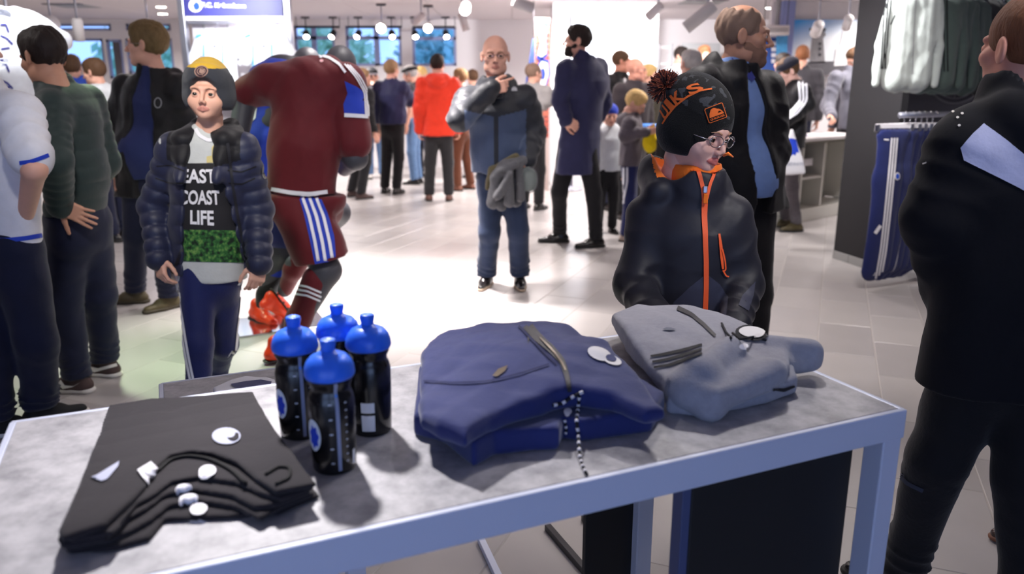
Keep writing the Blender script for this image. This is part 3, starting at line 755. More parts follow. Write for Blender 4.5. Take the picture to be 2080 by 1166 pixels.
# -- blue topped promotion table behind the blond child
pt = at(1346, 262, 8.2); pr = thing('promotion_table', 'dark table with a bright blue top behind the blond child', 'table', (pt[0], 8.2, 0))
MB().box((pt[0], 8.2, pt[2]), (.20, .20, .045), None, .006).o('top', mat('bright_blue_top', (60, 130, 214), .5), pr); MB().box((pt[0], 8.2, pt[2] / 2 - .03), (.18, .18, pt[2] / 2 - .03), None, .006).o('base', M_darkmetal, pr)
# -- right alcove: wheel relief, rails, jackets, trousers
wc = at(1945, 150, 6.88); wr_ = thing('wall_emblem', 'grey wheel shaped relief on the dark alcove wall', 'relief', (wc[0], 6.9, wc[2]))
M_rel = mat('relief_grey', (126, 122, 126), .6); RX = np.array([[1, 0, 0], [0, 0, 1], [0, -1, 0.]])
for R_, t_ in ((.24, .010), (.20, .006), (.10, .008)): MB().tube([wc + V(R_ * math.cos(t), 0, R_ * math.sin(t)) for t in np.linspace(0, 2 * PI, 41)], t_, 6, False).o('ring', M_rel, wr_, True)
for t in np.linspace(0, 2 * PI, 17)[:-1]: MB().tube([wc + V(.10 * math.cos(t), 0, .10 * math.sin(t)), wc + V(.20 * math.cos(t), 0, .20 * math.sin(t))], .006, 6).o('spoke', M_rel, wr_, True)
MB().box((px_x(1806, 6.8, 1.2), 6.84, 1.31), (.05, .05, 1.3)).o('wall_strip', M_grey)
bpy.data.objects['wall_strip']['kind'] = 'structure'
ra, rb = at(1828, 234, 5.70), at(2090, 248, 6.30); ra[2] = rb[2] = ra[2]
rl = thing('clothes_rail', 'white steel arm carrying the blue track trousers', 'rail', tuple(ra))
MB().tube([ra, rb], .020, 12).o('arm', M_steel, rl, True); MB().box((rb + V(0, 6.9 - rb[1], 0) + rb) / 2, (.02, (6.9 - rb[1]) / 2, .02)).o('bracket', M_steel, rl)
def hang_trousers(k, label):
    rd_ = unit(rb - ra); c = ra + rd_ * (.05 + .058 * k) + V(0, 0, 0)
    wd = unit(V(.92, .22 - .03 * k, 0)); nd = V(-wd[1], wd[0], 0); zt = c[2] - .10; L = zt - .10; c = c - wd * (.075 if k == 0 else .06)
    r = thing('track_trousers', label, 'trousers', (c[0], c[1], .1), 'navy track trousers on the rail'); P = lambda a, z, d=0: c + wd * a + nd * d + V(0, 0, z - c[2])
    q = SDF(); q.cap(P(-.095, zt - .03), P(.10, zt - .03), .040, k=.02, flat=(nd, .5)); q.cap(P(.0, zt - .10), P(-.01, zt - .35), .128, .112, k=.03, flat=(nd, .22)); q.cap(P(-.01, zt - .35), P(-.055, zt - L + .04), .112, .085, k=.03, flat=(nd, .28)); q.cap(P(.05, zt - .3), P(.035, zt - L + .07), .07, .06, k=.02, flat=(nd, .36))
    q.cut(P(0, zt), (0, 0, 1), .006); q.disp = wrinkle(130 + k, .008, (22, 22, 3)); e = q.o('cloth', M_trk, .009, r)
    MB().box(P(0, zt + .025), (.150, .006, .017), np.array([wd, nd, [0, 0, 1]]), .003).o('hanger_bar', M_white, r)
    for a in (-.14, .14): MB().box(P(a, zt + .012), (.014, .012, .026), np.array([wd, nd, [0, 0, 1]]), .004).o('clip', M_chrome, r)
    MB().tube([P(.075 if k == 0 else .06, zt + .03), P(.075 if k == 0 else .06, c[2] - .03), P(.085, c[2] - .01, .03), P(.08, c[2] + .026, .0), P(.075, c[2] + .01, -.03)], .0035, 6).o('hanger_hook', M_chrome, r, True)
    return r, e
M_trk = cloth('navy_blue_track', (21, 31, 84), .6, bscale=120, sheen=.2)
for k in range(6):
    r, e = hang_trousers(k, ('navy track trousers with white stripes, the full pair at the left end of the rail', 'second navy track trousers on the rail, white stripe showing low', 'third navy track trousers on the rail', 'fourth navy track trousers on the rail', 'fifth navy track trousers on the rail', 'last navy track trousers at the right end of the rail')[k])
    t_ = bvh(e)
    if k == 0:
        for d in (0, 5.5, 11): ribbon_px(t_, [(1811 + d, 280), (1806 + d, 340), (1797 + d, 430), (1788 + d, 510), (1778 + d, 566)], 3.6, M_white, e, 'side_stripe', .004, 40)
        print_px(t_, [disc_px(1822, 358, 5.5, 8)], M_white, e, 'emblem', .004); print_px(t_, [disc_px(1822, 358, 3.5, 5.5)], M_blue, e, 'emblem_lion', .006); ribbon_px(t_, [(1795, 283), (1805, 284)], 3, M_white, e, 'maker_mark', .004); ribbon_px(t_, [(1777, 474), (1788, 458)], 7, M_white, e, 'knee_stripe', .004)
    elif k in (1, 2):
        for d in (0, 5, 10)[:3 - k]: ribbon_px(t_, [(1832 + 14 * (k - 1) + d, 480), (1828 + 14 * (k - 1) + d, 520), (1820 + 14 * (k - 1) + d, 568)], 3, M_white, e, 'side_stripe', .004)
ja, jb_ = at(1846, -60, 5.55), at(2060, -60, 6.2); jb_[2] = ja[2]
r2 = thing('clothes_rail', 'upper steel arm carrying the grey green track jackets', 'rail', tuple(ja))
MB().tube([ja - unit(jb_ - ja) * .1, jb_], .018, 10).o('arm', M_steel, r2, True); MB().box((jb_ + V(0, 6.9 - jb_[1], 0) + jb_) / 2, (.02, (6.9 - jb_[1]) / 2, .02)).o('bracket', M_steel, r2)
M_jl = cloth('pale_sage_jersey', (196, 204, 198), .85, bscale=120); M_jd = cloth('dark_sage_jersey', (84, 98, 92), .85, bscale=120); M_jb = mat('black_stripe', (24, 27, 29), .85)
for k, (px, Y_, m, lab) in enumerate(((1852, 5.56, M_jl, 'pale sage track jacket, foremost on the upper rail'), (1905, 5.74, M_jd, 'second track jacket on the upper rail, dark sage with black stripes'), (1930, 5.88, M_jd, 'third track jacket on the upper rail, dark sage'), (1956, 6.02, M_jd, 'fourth track jacket on the upper rail, dark sage'), (1990, 6.16, cloth('graphite_jersey', (62, 62, 62), .85), 'graphite track jacket, fifth on the upper rail'), (2030, 6.3, M_jd, 'dark sage track jacket farthest right on the upper rail'))):
    c_ = at(px, 60, Y_); c_[2] = ja[2] - .13
    Hh = c_[2] - at(px, 166 + 2.2 * min(k, 3), Y_)[2]
    r, e, P = hang_shirt(c_, (.90, .30, 0), .47, Hh, m, 'track_jacket', lab, 'jacket', 'track jackets on the upper rail', long=True, seed=140 + k, th=.055)
    t_ = bvh(e)
    if k == 0:
        for d in (0, 5, 10): ribbon_px(t_, [(1800 + d, -5), (1793 + d, 60), (1790 + d, 110), (1789 + d, 140)], 2.8, M_jb, e, 'sleeve_stripe', .004)
        ribbon_px(t_, [(1860, -5), (1855, 80), (1853, 150)], 1.6, M_grey, e, 'zip', .003); ribbon_px(t_, [(1808, 50), (1818, 30)], 3, M_jb, e, 'pocket_welt', .004)
    elif k < 4:
        for d in (0, 9, 18): ribbon_px(t_, [(1908 + 20 * (k - 1) + d * .8, -5), (1909 + 20 * (k - 1) + d * .8, 60), (1910 + 20 * (k - 1) + d * .8, 145)], 3.2, M_jb, e, 'sleeve_stripe', .004)
# -- ceiling lights, tracks and vents
def spot(px, py, Y, d, r, L, lab, lit=True, dark=False, stem=True):
    c = at(px, py, Y); d = unit(d); m = M_darkmetal if dark else M_lampwhite
    t = thing('track_spotlight', lab, 'spotlight', tuple(c), 'ceiling spotlights')
    A_ = axes_to(d, (0.1, 0, 1))
    MB().lathe(c, [(.001, -L / 2), (r * .8, -L / 2), (r, -L / 2 + .02), (r, L / 2), (r * .88, L / 2), (r * .86, L / 2 - .02)], 18, A_).o('housing', m, t, True)
    MB().lathe(c, [(.001, L / 2 - .012), (r * .87, L / 2 - .012)], 18, A_).o('lens', M_glow if lit else M_white, t)
    b = c - d * L * .25; top = V(b[0], b[1], CEIL - .012)
    if top[2] - b[2] > .02: MB().tube([b, lerp(b, top, .5), top], .010, 8).o('stem', M_darkmetal if dark else M_steel, t, True)
    MB().box(top - V(0, 0, .012), (.07, .018, .014), None, .003).o('adapter', M_darkmetal, t)
for a in ((100, 52, 8.0, (.1, -.9, -.35), .075, .20, 'lit white spotlight at the far left of the ceiling'), (159, 60, 7.6, (-.1, .2, -1), .048, .20, 'white cylinder spotlight hanging left of centre, unlit side', False), (30, 44, 6.2, (.8, .3, -.5), .05, .2, 'white spotlight on the left above the jerseys'),
          (298, 50, 10.5, (0, -1, -.3), .07, .14, 'lit spotlight above the man in spectacles'), (850, 38, 11.0, (-.7, .3, -.5), .05, .2, 'white spotlight above the far right window'), (942, 44, 10.4, (.3, .2, -1), .05, .22, 'white spotlight right of the windows'),
          (775, 56, 12.0, (0, -1, -.25), .075, .14, 'lit spotlight in front of the middle window'), (870, 56, 12.2, (0, -1, -.25), .07, .14, 'lit spotlight in front of the right window'), (945, 16, 8.6, (0, -1, -.5), .06, .14, 'bright lit spotlight above the bald bespectacled man'),
          (1062, 10, 8.0, (.9, .3, -.3), .055, .2, 'grey spotlight above the brick panel'), (1422, 34, 7.2, (-.75, .2, -.62), .055, .30, 'large white cylinder spotlight tilted left', False), (1330, 22, 9.0, (-.6, .5, -.6), .05, .2, 'white spotlight above the white pier'), (1660, 58, 9.6, (.1, .8, -.5), .06, .2, 'white spotlight in front of the mural'), (1722, 46, 9.4, (.2, .8, -.5), .05, .2, 'white spotlight beside the black wall end')): spot(*a)
for tx0, tx1, xs_ in ((602, 690, (622, 676)), (708, 816, (727, 796)), (840, 924, (843, 906))):
    a, b = at(tx0, 55, 14.2), at(tx1, 55, 14.2); zt_ = a[2]; b[2] = zt_
    t = thing('lighting_track', 'black lighting track hanging in front of the %s window' % {602: 'left', 708: 'middle', 840: 'right'}[tx0], 'lighting track', tuple(a))
    MB().box((a + b) / 2, (np.linalg.norm(b - a) / 2, .018, .018)).o('track', M_darkmetal, t)
    for e_ in (a, b): MB().tube([e_, V(e_[0], e_[1], CEIL - .01)], .006, 6).o('suspension', M_darkmetal, t)
    for x, o_ in zip(xs_, ('left', 'right')): spot(x, 70, 14.2, (.2 if x < 640 or x > 740 else -.2, -.75, -.62), .055, .16, 'small black spotlight on the %s end of the track before the %s window' % (o_, {602: 'left', 708: 'middle', 840: 'right'}[tx0]), True, True)
for k, (px, py, Y_) in enumerate(((1565, 14, 8.2), (56, 44, 8.6), (327, 12, 9.2), (330, 26, 10.2), (1516, 40, 11.0), (1640, 38, 12))):
    c = at(px, py, Y_); s_ = (CEIL - CAMH) / (c[2] - CAMH); c = O_CAM + (c - O_CAM) * s_
    t = thing('downlight', 'round recessed ceiling downlight ' + ('above the tall balding man', 'at the far left above the jerseys', 'nearer one of two left of the navy sign', 'farther one of two left of the navy sign', 'above the grey partition', 'above the mural')[k], 'downlight', (c[0], c[1], CEIL - .02), 'recessed downlights')
    MB().lathe((c[0], c[1], CEIL - .014), [(.001, .001), (.075, .001), (.078, -.004), (.092, -.003), (.095, .003)], 24).o('trim_ring', M_lampwhite, t, True); MB().lathe((c[0], c[1], CEIL - .020), [(.001, 0), (.07, 0)], 20).o('lens', M_glow2, t)
def on_ceil(px, py): r = ray(px, py); t = (CEIL - .012 - CAMH) / r[2]; return O_CAM + r * t
for px0, px1, py, lab in ((88, 166, 8, 'black slot diffuser in the ceiling at the far left'), (1395, 1480, 0, 'black slot diffuser in the ceiling at the right')):
    a, b = on_ceil(px0, py), on_ceil(px1, py); t = thing('slot_diffuser', lab, 'ceiling vent', tuple((a + b) / 2))
    MB().box((a + b) / 2, (np.linalg.norm(b - a) / 2, .05, .008), rot_z(math.atan2(b[1] - a[1], b[0] - a[0]))).o('slot', M_darkmetal, t); MB().box((a + b) / 2 + V(0, .35, .004), (np.linalg.norm(b - a) / 2, .25, .006)).o('intake_grille', M_grey, t)
# ================================================================== DISPLAY TABLE IN THE FOREGROUND
TZ = .88
FR, F3 = onz(1835, 831, TZ), onz(325, 1166, TZ)
e1 = unit(F3 - FR); e2 = V(-e1[1], e1[0], 0)
if e2[1] < 0: e2 = -e2
RT = np.array([e1, e2, [0, 0, 1.]])
def T(a, b, z=TZ): return FR + e1 * a + e2 * b + V(0, 0, z - TZ)
M_concrete = mat('table_slab', (150, 150, 154), .42, bump=.04, bscale=60, var=.28, vscale=9, spec=.5)
def concrete():
    m = M_concrete; nt = m.node_tree; b = nt.nodes['Principled BSDF']
    n = nt.nodes.new('ShaderNodeTexNoise'); n.inputs['Scale'].default_value = 16; n.inputs['Detail'].default_value = 9; n.inputs['Roughness'].default_value = .7
    r = nt.nodes.new('ShaderNodeValToRGB'); r.color_ramp.elements[0].position = .33; r.color_ramp.elements[1].position = .62
    r.color_ramp.elements[0].color = (*srgb(134, 133, 138), 1); r.color_ramp.elements[1].color = (*srgb(184, 182, 186), 1)
    tc = nt.nodes.new('ShaderNodeTexCoord'); nt.links.new(tc.outputs['Object'], n.inputs['Vector']); nt.links.new(n.outputs['Fac'], r.inputs[0]); nt.links.new(r.outputs[0], b.inputs['Base Color'])
concrete()
M_alu = mat('painted_steel', (206, 212, 232), .42, metal=.1, bump=.02, bscale=200)
TW, TD = 1.50, .60
tb = thing('display_table', 'long grey slab-topped display table with a steel frame, in the foreground', 'table', tuple(T(TW / 2, TD / 2, 0)))
MB().box(T(TW / 2, TD / 2, TZ - .012), (TW / 2 - .006, TD / 2 - .006, .0125), RT, .001).o('tabletop', M_concrete, tb)
for nm, c, h in (('front_rail', (TW / 2, .0, TZ - .028), (TW / 2 + .004, .006, .0285)), ('back_rail', (TW / 2, TD, TZ - .028), (TW / 2 + .004, .006, .0285)), ('side_rail', (0, TD / 2, TZ - .028), (.006, TD / 2, .0285)), ('side_rail', (TW, TD / 2, TZ - .028), (.006, TD / 2, .0285))):
    MB().box(T(*c), h, RT, .0025).o(nm, M_alu, tb)
for a, b in ((.02, .02), (.02, TD - .02), (TW - .02, .02), (TW - .02, TD - .02)):
    MB().box(T(a, b, (TZ - .056) / 2), (.0225, .0225, (TZ - .056) / 2), RT, .003).o('leg', M_alu, tb)
# dark panel under the right half
cb = MB(); A0, A1, B0, B1 = .046, .424, .06, .09
cb.box(T((A0 + A1) / 2, (B0 + B1) / 2, .44), ((A1 - A0) / 2, (B1 - B0) / 2, .38), RT, .004)
cb.o('end_panel', mat('black_laminate', (20, 20, 22), .6), tb)
MB().box(T(A1 + .009, (B0 + B1) / 2, .44), (.009, (B1 - B0) / 2, .382), RT, .002).o('panel_edge', mat('blue_grey_edge', (70, 80, 120), .5), tb)
# lower nesting table tucked in behind
LZ = .70
LB = onz(327, 779, LZ)            # its back left corner
def T2(a, b, z): return LB - e1 * a - e2 * b + V(0, 0, z - LZ)
LWd, LDp = .42, .44
t2 = thing('nesting_table', 'lower grey nesting table standing behind the long display table', 'table', tuple(T2(LWd / 2, LDp / 2, 0)))
MB().box(T2(LWd / 2, LDp / 2, LZ - .012), (LWd / 2 - .006, LDp / 2 - .006, .0125), RT, .001).o('tabletop', M_concrete, t2)
for nm, c, h in (('front_rail', (LWd / 2, LDp, LZ - .025), (LWd / 2, .006, .0255)), ('back_rail', (LWd / 2, 0, LZ - .025), (LWd / 2, .006, .0255)), ('side_rail', (0, LDp / 2, LZ - .025), (.006, LDp / 2, .0255)), ('side_rail', (LWd, LDp / 2, LZ - .025), (.006, LDp / 2, .0255))):
    MB().box(T2(*c), h, RT, .0025).o(nm, M_alu, t2)
for a, b in ((.02, .02), (.02, LDp - .02), (LWd - .02, .02), (LWd - .02, LDp - .02)):
    MB().box(T2(a, b, (LZ - .05) / 2), (.0225, .0225, (LZ - .05) / 2), RT, .003).o('leg', M_alu, t2)
for b in (.02, LDp - .02):
    MB().box(T2(LWd / 2, b, .02), (LWd / 2, .012, .012), RT, .003).o('floor_rail', M_alu, t2)
# ------------------------------------------------------------------ bottles
M_bot = mat('black_bottle_plastic', (16, 16, 19), .22, spec=.6)
M_cap = mat('blue_cap_plastic', (44, 112, 244), .33, spec=.5)
M_strip = mat('grey_window_strip', (140, 148, 178), .3)
M_tick = mat('pale_tick_print', (196, 198, 206), .5)
M_lbl = mat('white_label', (226, 228, 234), .5)
M_lion = mat('blue_print', (24, 62, 190), .6)
M_cy = mat('cyan_button', (60, 140, 235), .3)
def bottle(px, py, turn, label):
    base = onz(px, py, TZ); away = unit(V(base[0], base[1], 0)); base = base + away * .036
    base[2] = TZ
    r = thing('drinking_bottle', label, 'bottle', tuple(base), 'black drinking bottles with blue caps')
    c = base
    MB().lathe(c, [(0.001, 0), (.031, 0), (.0335, .004), (.0345, .03), (.0355, .075), (.036, .115), (.0335, .126), (.0305, .132), (.0305, .138), (.0345, .146), (.0355, .153), (.033, .157), (.001, .157)], 40).o('body', M_bot, r, True)
    MB().lathe(c, [(.0365, .152), (.0385, .156), (.0385, .160), (.0372, .168), (.034, .176), (.028, .1835), (.019, .188), (.0125, .190), (.0112, .193)], 40).o('cap', M_cap, r, True)
    MB().lathe(c, [(.0112, .190), (.0105, .196), (.0118, .201), (.0125, .206), (.0118, .209), (.009, .2105), (.006, .209), (.001, .209)], 24).o('nozzle', M_cap, r, True)
    def rad(z): return float(np.interp(z, [0, .004, .03, .075, .115, .126, .132, .138, .146], [.031, .0335, .0345, .0355, .036, .0335, .0305, .0305, .0345])) + .0007
    face = math.atan2(-away[1], -away[0])
    def patch(a0, a1, zs, z0, nm, m, n=8):
        v = []; f = []
        Z = np.linspace(zs, z0, n)
        for z in Z:
            for t in np.linspace(a0, a1, 5):
                q = face + turn + t; v.append(c + V(rad(z) * math.cos(q), rad(z) * math.sin(q), z))
        for i in range(n - 1):
            for j in range(4): f.append((i * 5 + j, i * 5 + j + 1, i * 5 + j + 6, i * 5 + j + 5))
        return obj(nm, v, f, m, r, True)
    patch(.10, .26, .008, .15, 'sight_strip', M_strip, 24)
    patch(.13, .24, .128, .133, 'button', M_cy, 4)
    tk = MB()
    for z in np.linspace(.022, .118, 9):
        for a, wd in ((.55, .05), (-.12, .07)):
            if wd > .06 and int(round((z - .022) / .012)) % 2: continue
            qs = [(a - wd, z - .0012), (a + wd, z - .0012), (a + wd, z + .0012), (a - wd, z + .0012)]
            tk.add([c + V((rad(z_) + .0003) * math.cos(face + turn + t), (rad(z_) + .0003) * math.sin(face + turn + t), z_) for t, z_ in qs], [(0, 1, 2, 3)])
    tk.o('tick_marks', M_tick, r)
    # oval emblem and paper labels
    def oval(ca, cz, ra, rz, m, nm, off, clip=None):
        N = 28; v = [c + V((rad(cz) + off) * math.cos(face + turn + ca), (rad(cz) + off) * math.sin(face + turn + ca), cz)]
        for i in range(N):
            t = 2 * PI * i / N; k = 1.0 if clip is None else (1 if i % 4 < 2 else .8)
            a_, z_ = ca + ra * k * math.cos(t), cz + rz * k * math.sin(t)
            v.append(c + V((rad(z_) + off) * math.cos(face + turn + a_), (rad(z_) + off) * math.sin(face + turn + a_), z_))
        return obj(nm, v, [(0, i + 1, (i + 1) % N + 1) for i in range(N)], m, r, True)
    oval(-.98, .066, .40, .026, M_lbl, 'emblem', .0006)
    oval(-.93, .064, .27, .019, M_lion, 'emblem_lion', .0012, 1)
    patch(1.85, 2.5, .046, .064, 'label', M_lbl, 4); patch(1.85, 2.5, .012, .041, 'label', M_lbl, 6)
    patch(.85, 1.05, .012, .036, 'maker_mark', M_lbl, 4)
    return r
bottle(682, 969, 0.05, 'black bottle with blue cap standing nearest, in front of the other three')
bottle(613, 898, 0.0, 'black bottle with blue cap, leftmost of the four')
bottle(757, 891, -2.35, 'black bottle with blue cap and white paper labels, rightmost of the four')
bottle(697, 860, .4, 'black bottle with blue cap standing behind the other three')
# ------------------------------------------------------------------ folded garments
def poly_sd(P):
    P = np.asarray(P, float)
    def fn(X, Y):
        d = None; s = 1.0
        n = len(P); dd = np.full(np.broadcast(X, Y).shape, 1e9); ins = np.zeros(dd.shape, bool)
        for i in range(n):
            a, b = P[i], P[(i + 1) % n]; e = b - a; wx, wy = X - a[0], Y - a[1]
            t = np.clip((wx * e[0] + wy * e[1]) / (e @ e + 1e-12), 0, 1)
            dd = np.minimum(dd, (wx - e[0] * t) ** 2 + (wy - e[1] * t) ** 2)
            c = ((a[1] > Y) != (b[1] > Y)) & (X < (b[0] - a[0]) * (Y - a[1]) / (b[1] - a[1] + 1e-12) + a[0]); ins ^= c
        return np.sqrt(dd) * np.where(ins, -1, 1)
    return fn
def slab_cloth(poly, zlo, zhi, rd=.012, k=.012):
    """cloth layer over an outline (world xy); zlo/zhi: functions of X, Y"""
    sd = poly_sd(poly); P = np.asarray(poly)
    lo = np.r_[P.min(0) - .02, TZ - .01]; hi = np.r_[P.max(0) + .02, TZ + .22]
    def fn(X, Y, Z):
        d2 = sd(X, Y); a, b = zlo(X, Y), zhi(X, Y)
        u = d2 + rd; v_ = np.abs(Z - (a + b) / 2) - (b - a) / 2 + rd * .8
        return np.sqrt(np.maximum(u, 0) ** 2 + np.maximum(v_, 0) ** 2) + np.minimum(np.maximum(u, v_), 0) - rd * .8
    return SDF().fnop(fn, lo, hi, k)
def pxpoly(pts, z): return [tuple(onz(x, y, z)[:2]) for x, y in pts]
def grad_h(p0, p1, h0, h1):
    p0 = np.asarray(p0[:2]); p1 = np.asarray(p1[:2]); d = p1 - p0; L = d @ d
    return lambda X, Y: h0 + (h1 - h0) * np.clip(((X - p0[0]) * d[0] + (Y - p0[1]) * d[1]) / L, 0, 1)
# black T-shirts: five in a stack
M_tee = cloth('black_jersey_knit', (38, 34, 38), .9, bscale=140, bump=.12, sheen=.1)
M_teeband = mat('black_rib', (12, 11, 13), .9)
M_badge = mat('grey_badge_print', (168, 172, 196), .55)
M_sizedot = mat('white_size_dot', (232, 230, 238), .5)
outl = [(128, 1128), (118, 1112), (160, 1000), (190, 910), (206, 868), (216, 820), (300, 806), (420, 800), (512, 792), (530, 830), (556, 880), (590, 930), (618, 975), (645, 1012), (560, 1048), (470, 1056), (330, 1062), (300, 1100), (220, 1122)]
bk, ft = onz(360, 800, TZ), onz(380, 1080, TZ)
hh = grad_h(bk, ft, .010, .040)
tees = []
LBL = ('topmost black folded T-shirt of the stack, with grey emblem and white sticker', 'second black folded T-shirt from the top of the stack', 'third black folded T-shirt, middle of the stack', 'fourth black folded T-shirt from the top of the stack', 'bottom black folded T-shirt of the stack, lying on the slab')
cen = np.mean(pxpoly(outl, TZ), 0)
NOTCH = {0: [(560, 1030), (520, 1000), (480, 962), (430, 938), (385, 932), (345, 942), (318, 968), (296, 1010), (262, 1052), (215, 1100)]}
for i_, ap in ((1, 986), (2, 1006), (3, 1028)): NOTCH[i_] = [(575, 1040), (530, ap + 40), (480, ap + 14), (400, ap), (345, ap + 10), (305, ap + 42), (270, ap + 62), (222, 1112)]
for i in range(4, -1, -1):       # bottom first
    s = 1.0 - .012 * (4 - i) if i else 1.0
    P = [tuple(cen + (np.array(p) - cen) * s + np.array([.004 * math.sin(i * 2.1), .004 * math.cos(i * 1.7)])) for p in pxpoly((outl[:14] + NOTCH[i]) if i in NOTCH else outl, TZ + .02 - .004 * i)]
    lo_f = (4 - i) / 5; hi_f = (5 - i) / 5
    wr = wrinkle(40 + i, .003, (18, 18, 1))
    zlo = (lambda f: lambda X, Y: TZ + hh(X, Y) * f + (.0006 if f else .0004))(lo_f)
    zhi = (lambda f, w_, i: lambda X, Y: TZ + hh(X, Y) * f + .001 + (w_(X, Y, 0) * .9 + .002 if i == 0 else 0))(hi_f, wr, i)
    q = slab_cloth(P, zlo, zhi, .004, .004)
    v, f = q.mesh(.0045 if i else .004)
    v[:, 2] = np.maximum(v[:, 2], TZ + .0006)
    ob = obj('folded_tshirt', v, f, M_tee, None, True, origin=(cen[0], cen[1], TZ))
    tag(ob, LBL[i], 'T-shirt', 'black folded T-shirts on the table'); tees.append(ob)
tt = bvh(tees[-1]); top = tees[-1]; tall = bvh(*tees)
print_px(tt, [disc_px(460, 888, 29, 17)], M_badge, top, 'emblem', step=10)
print_px(tt, [disc_px(474, 889, 12, 10, a0=-.6, a1=2.6) + disc_px(468, 885, 10, 8, a0=2.4, a1=-.4)], M_tee, top, 'emblem_gap', off=.004)
print_px(tt, [[(184, 972), (196, 968), (243, 939), (240, 950), (218, 976), (206, 980), (203, 971)]], M_badge, top, 'chest_mark', step=10)
print_px(tt, [[(279, 959), (307, 942), (324, 962), (297, 984)]], M_sizedot, top, 'sticker', off=.004, step=10)
print_px(tt, [disc_px(301, 963, 8, 7)], mat('grey_sticker_print', (190, 192, 205), .5), top, 'sticker_print', off=.0055)
def neckband(pts, nm, par, z, r=.004):
    MB().tube([np.r_[onz(x, y, z)[:2], z] for x, y in pts], r, 6).o(nm, M_teeband, par, True)
def zt(f): return TZ + .037 * f
nb = [(318, 962), (345, 936), (380, 928), (425, 934), (470, 956), (500, 985)]
# neck opening shows the layers below: rib bands and round size stickers
def hsurf(x, y):
    c = _cast(tall, x, y, .002); return np.array(c[0]) if c else onz(x, y, TZ + .03)
def band_px(pts, nm, par, r):
    pts = np.asarray(pts, float); t = np.linspace(0, 1, 26); s_ = np.linspace(0, 1, len(pts))
    q = np.stack([np.interp(t, s_, pts[:, 0]), np.interp(t, s_, pts[:, 1])], 1)
    for _ in range(3): q[1:-1] = (q[:-2] + 2 * q[1:-1] + q[2:]) / 4
    MB().tube([hsurf(x, y) for x, y in q], r, 8).o(nm, M_teeband, par, True)
band_px(nb, 'neckband', top, .0032)
for (pts, par) in (([(540, 966), (566, 950), (590, 952), (588, 974), (560, 986)], top),):
    band_px(pts, 'fold_edge', par, .0025)
for (x, y, rx, ry), par in zip(((422, 961, 18, 12), (374, 997, 18, 9), (384, 1018, 20, 10), (404, 1038, 18, 11), (404, 1064, 22, 9)), (tees[4], tees[3], tees[2], tees[1], tees[0])):
    print_px(tall, [disc_px(x, y, rx, ry, rot=-.15)], M_sizedot, par, 'size_sticker', off=.004, step=10)
# ------------------------------------------------------------------ hooded jackets lying on the table
def ray_b(px, py, b):   # point on the vertical plane at depth b of the table
    r = ray(px, py); p0 = T(0, b, 0); t = ((p0 - O_CAM) @ e2) / (r @ e2); return O_CAM + r * t
# back legs and dark side panel seen under the top
for x, b, wd in ((1300, .56, .0225),):
    q = ray_b(x, 1090, b); MB().box((q[0], q[1], (TZ - .056) / 2), (wd, wd, (TZ - .056) / 2), RT, .003).o('leg', M_alu, tb)
q0, q1 = ray_b(1186, 1100, .57), ray_b(1284, 1100, .57)
mq = (q0 + q1) / 2
MB().box((mq[0], mq[1], .45), (np.linalg.norm((q1 - q0)[:2]) / 2, .008, .33), RT, .002).o('side_panel', mat('black_laminate', (20, 20, 22), .6), tb)
for (xa, ya, xb, yb), nm, m in (((1112, 1070, 1215, 1190), 'floor_rail', M_darkmetal), ((976, 1095, 1016, 1180), 'floor_rail', M_alu), ((1186, 1050, 1292, 1175), 'floor_rail', M_darkmetal)):
    a, b = onz(xa, ya, .012), onz(xb, yb, .012); d = unit(b - a)
    MB().box((a + b) / 2, (np.linalg.norm(b - a) / 2, .011, .011), np.array([d, [-d[1], d[0], 0], [0, 0, 1]]), .002).o(nm, m, tb)
M_navy = cloth('navy_sweatshirt', (32, 42, 100), .8, bscale=120, bump=.12, sheen=.3, vscale=30)
M_navyband = cloth('navy_rib', (22, 28, 74), .9)
M_zip = mat('dark_zip', (26, 26, 34), .5, bump=.3, bscale=700)
M_zipm = mat('bronze_zip_teeth', (110, 98, 84), .35, metal=.7)
M_cream = mat('white_flock_print', (226, 224, 226), .7)
M_cordw = mat('white_cord_fleck', (222, 220, 226), .8)
M_cordb = mat('black_cord', (18, 18, 24), .8)
def layer(name, px, zmid, z0, z1, m, label, group, rd, seed, amp=.006, f=(16, 16, 2), h=.0055, extra=None, parent=None):
    P = pxpoly(px, TZ + zmid); wr = wrinkle(seed, amp, f)
    a = z0 if callable(z0) else (lambda X, Y: TZ + z0 + 0 * X * Y)
    b = (lambda X, Y: z1(X, Y) + wr(X, Y, 0)) if callable(z1) else (lambda X, Y: TZ + z1 + wr(X, Y, 0))
    q = slab_cloth(P, a, b, rd, .01)
    if extra: extra(q)
    q.disp = wrinkle(seed + 5, amp * .45, (20, 20, 26))
    v, fc = q.mesh(h)
    v[:, 2] = np.maximum(v[:, 2], TZ + .0008)
    c = np.mean(P, 0)
    ob = obj(name, v, fc, m, None, True, origin=(c[0], c[1], TZ))
    return tag(ob, label, 'hoodie', group)
G1 = 'navy hooded jackets on the table'
n1 = layer('hooded_jacket', [(838, 874), (850, 770), (900, 730), (1100, 715), (1290, 790), (1352, 828), (1325, 868), (1180, 890), (1146, 884), (1138, 906), (1080, 908), (1008, 916), (962, 942), (900, 892)], .012, .0, .045, M_navy, 'navy hooded jacket at the bottom of its pile, with a white sticker', G1, .012, 71, .006)
def dome(p, hmax, hmin, rad):
    c = np.asarray(p[:2])
    return lambda X, Y: TZ + hmin + (hmax - hmin) * np.exp(-(((X - c[0]) ** 2 + (Y - c[1]) ** 2) / rad ** 2))
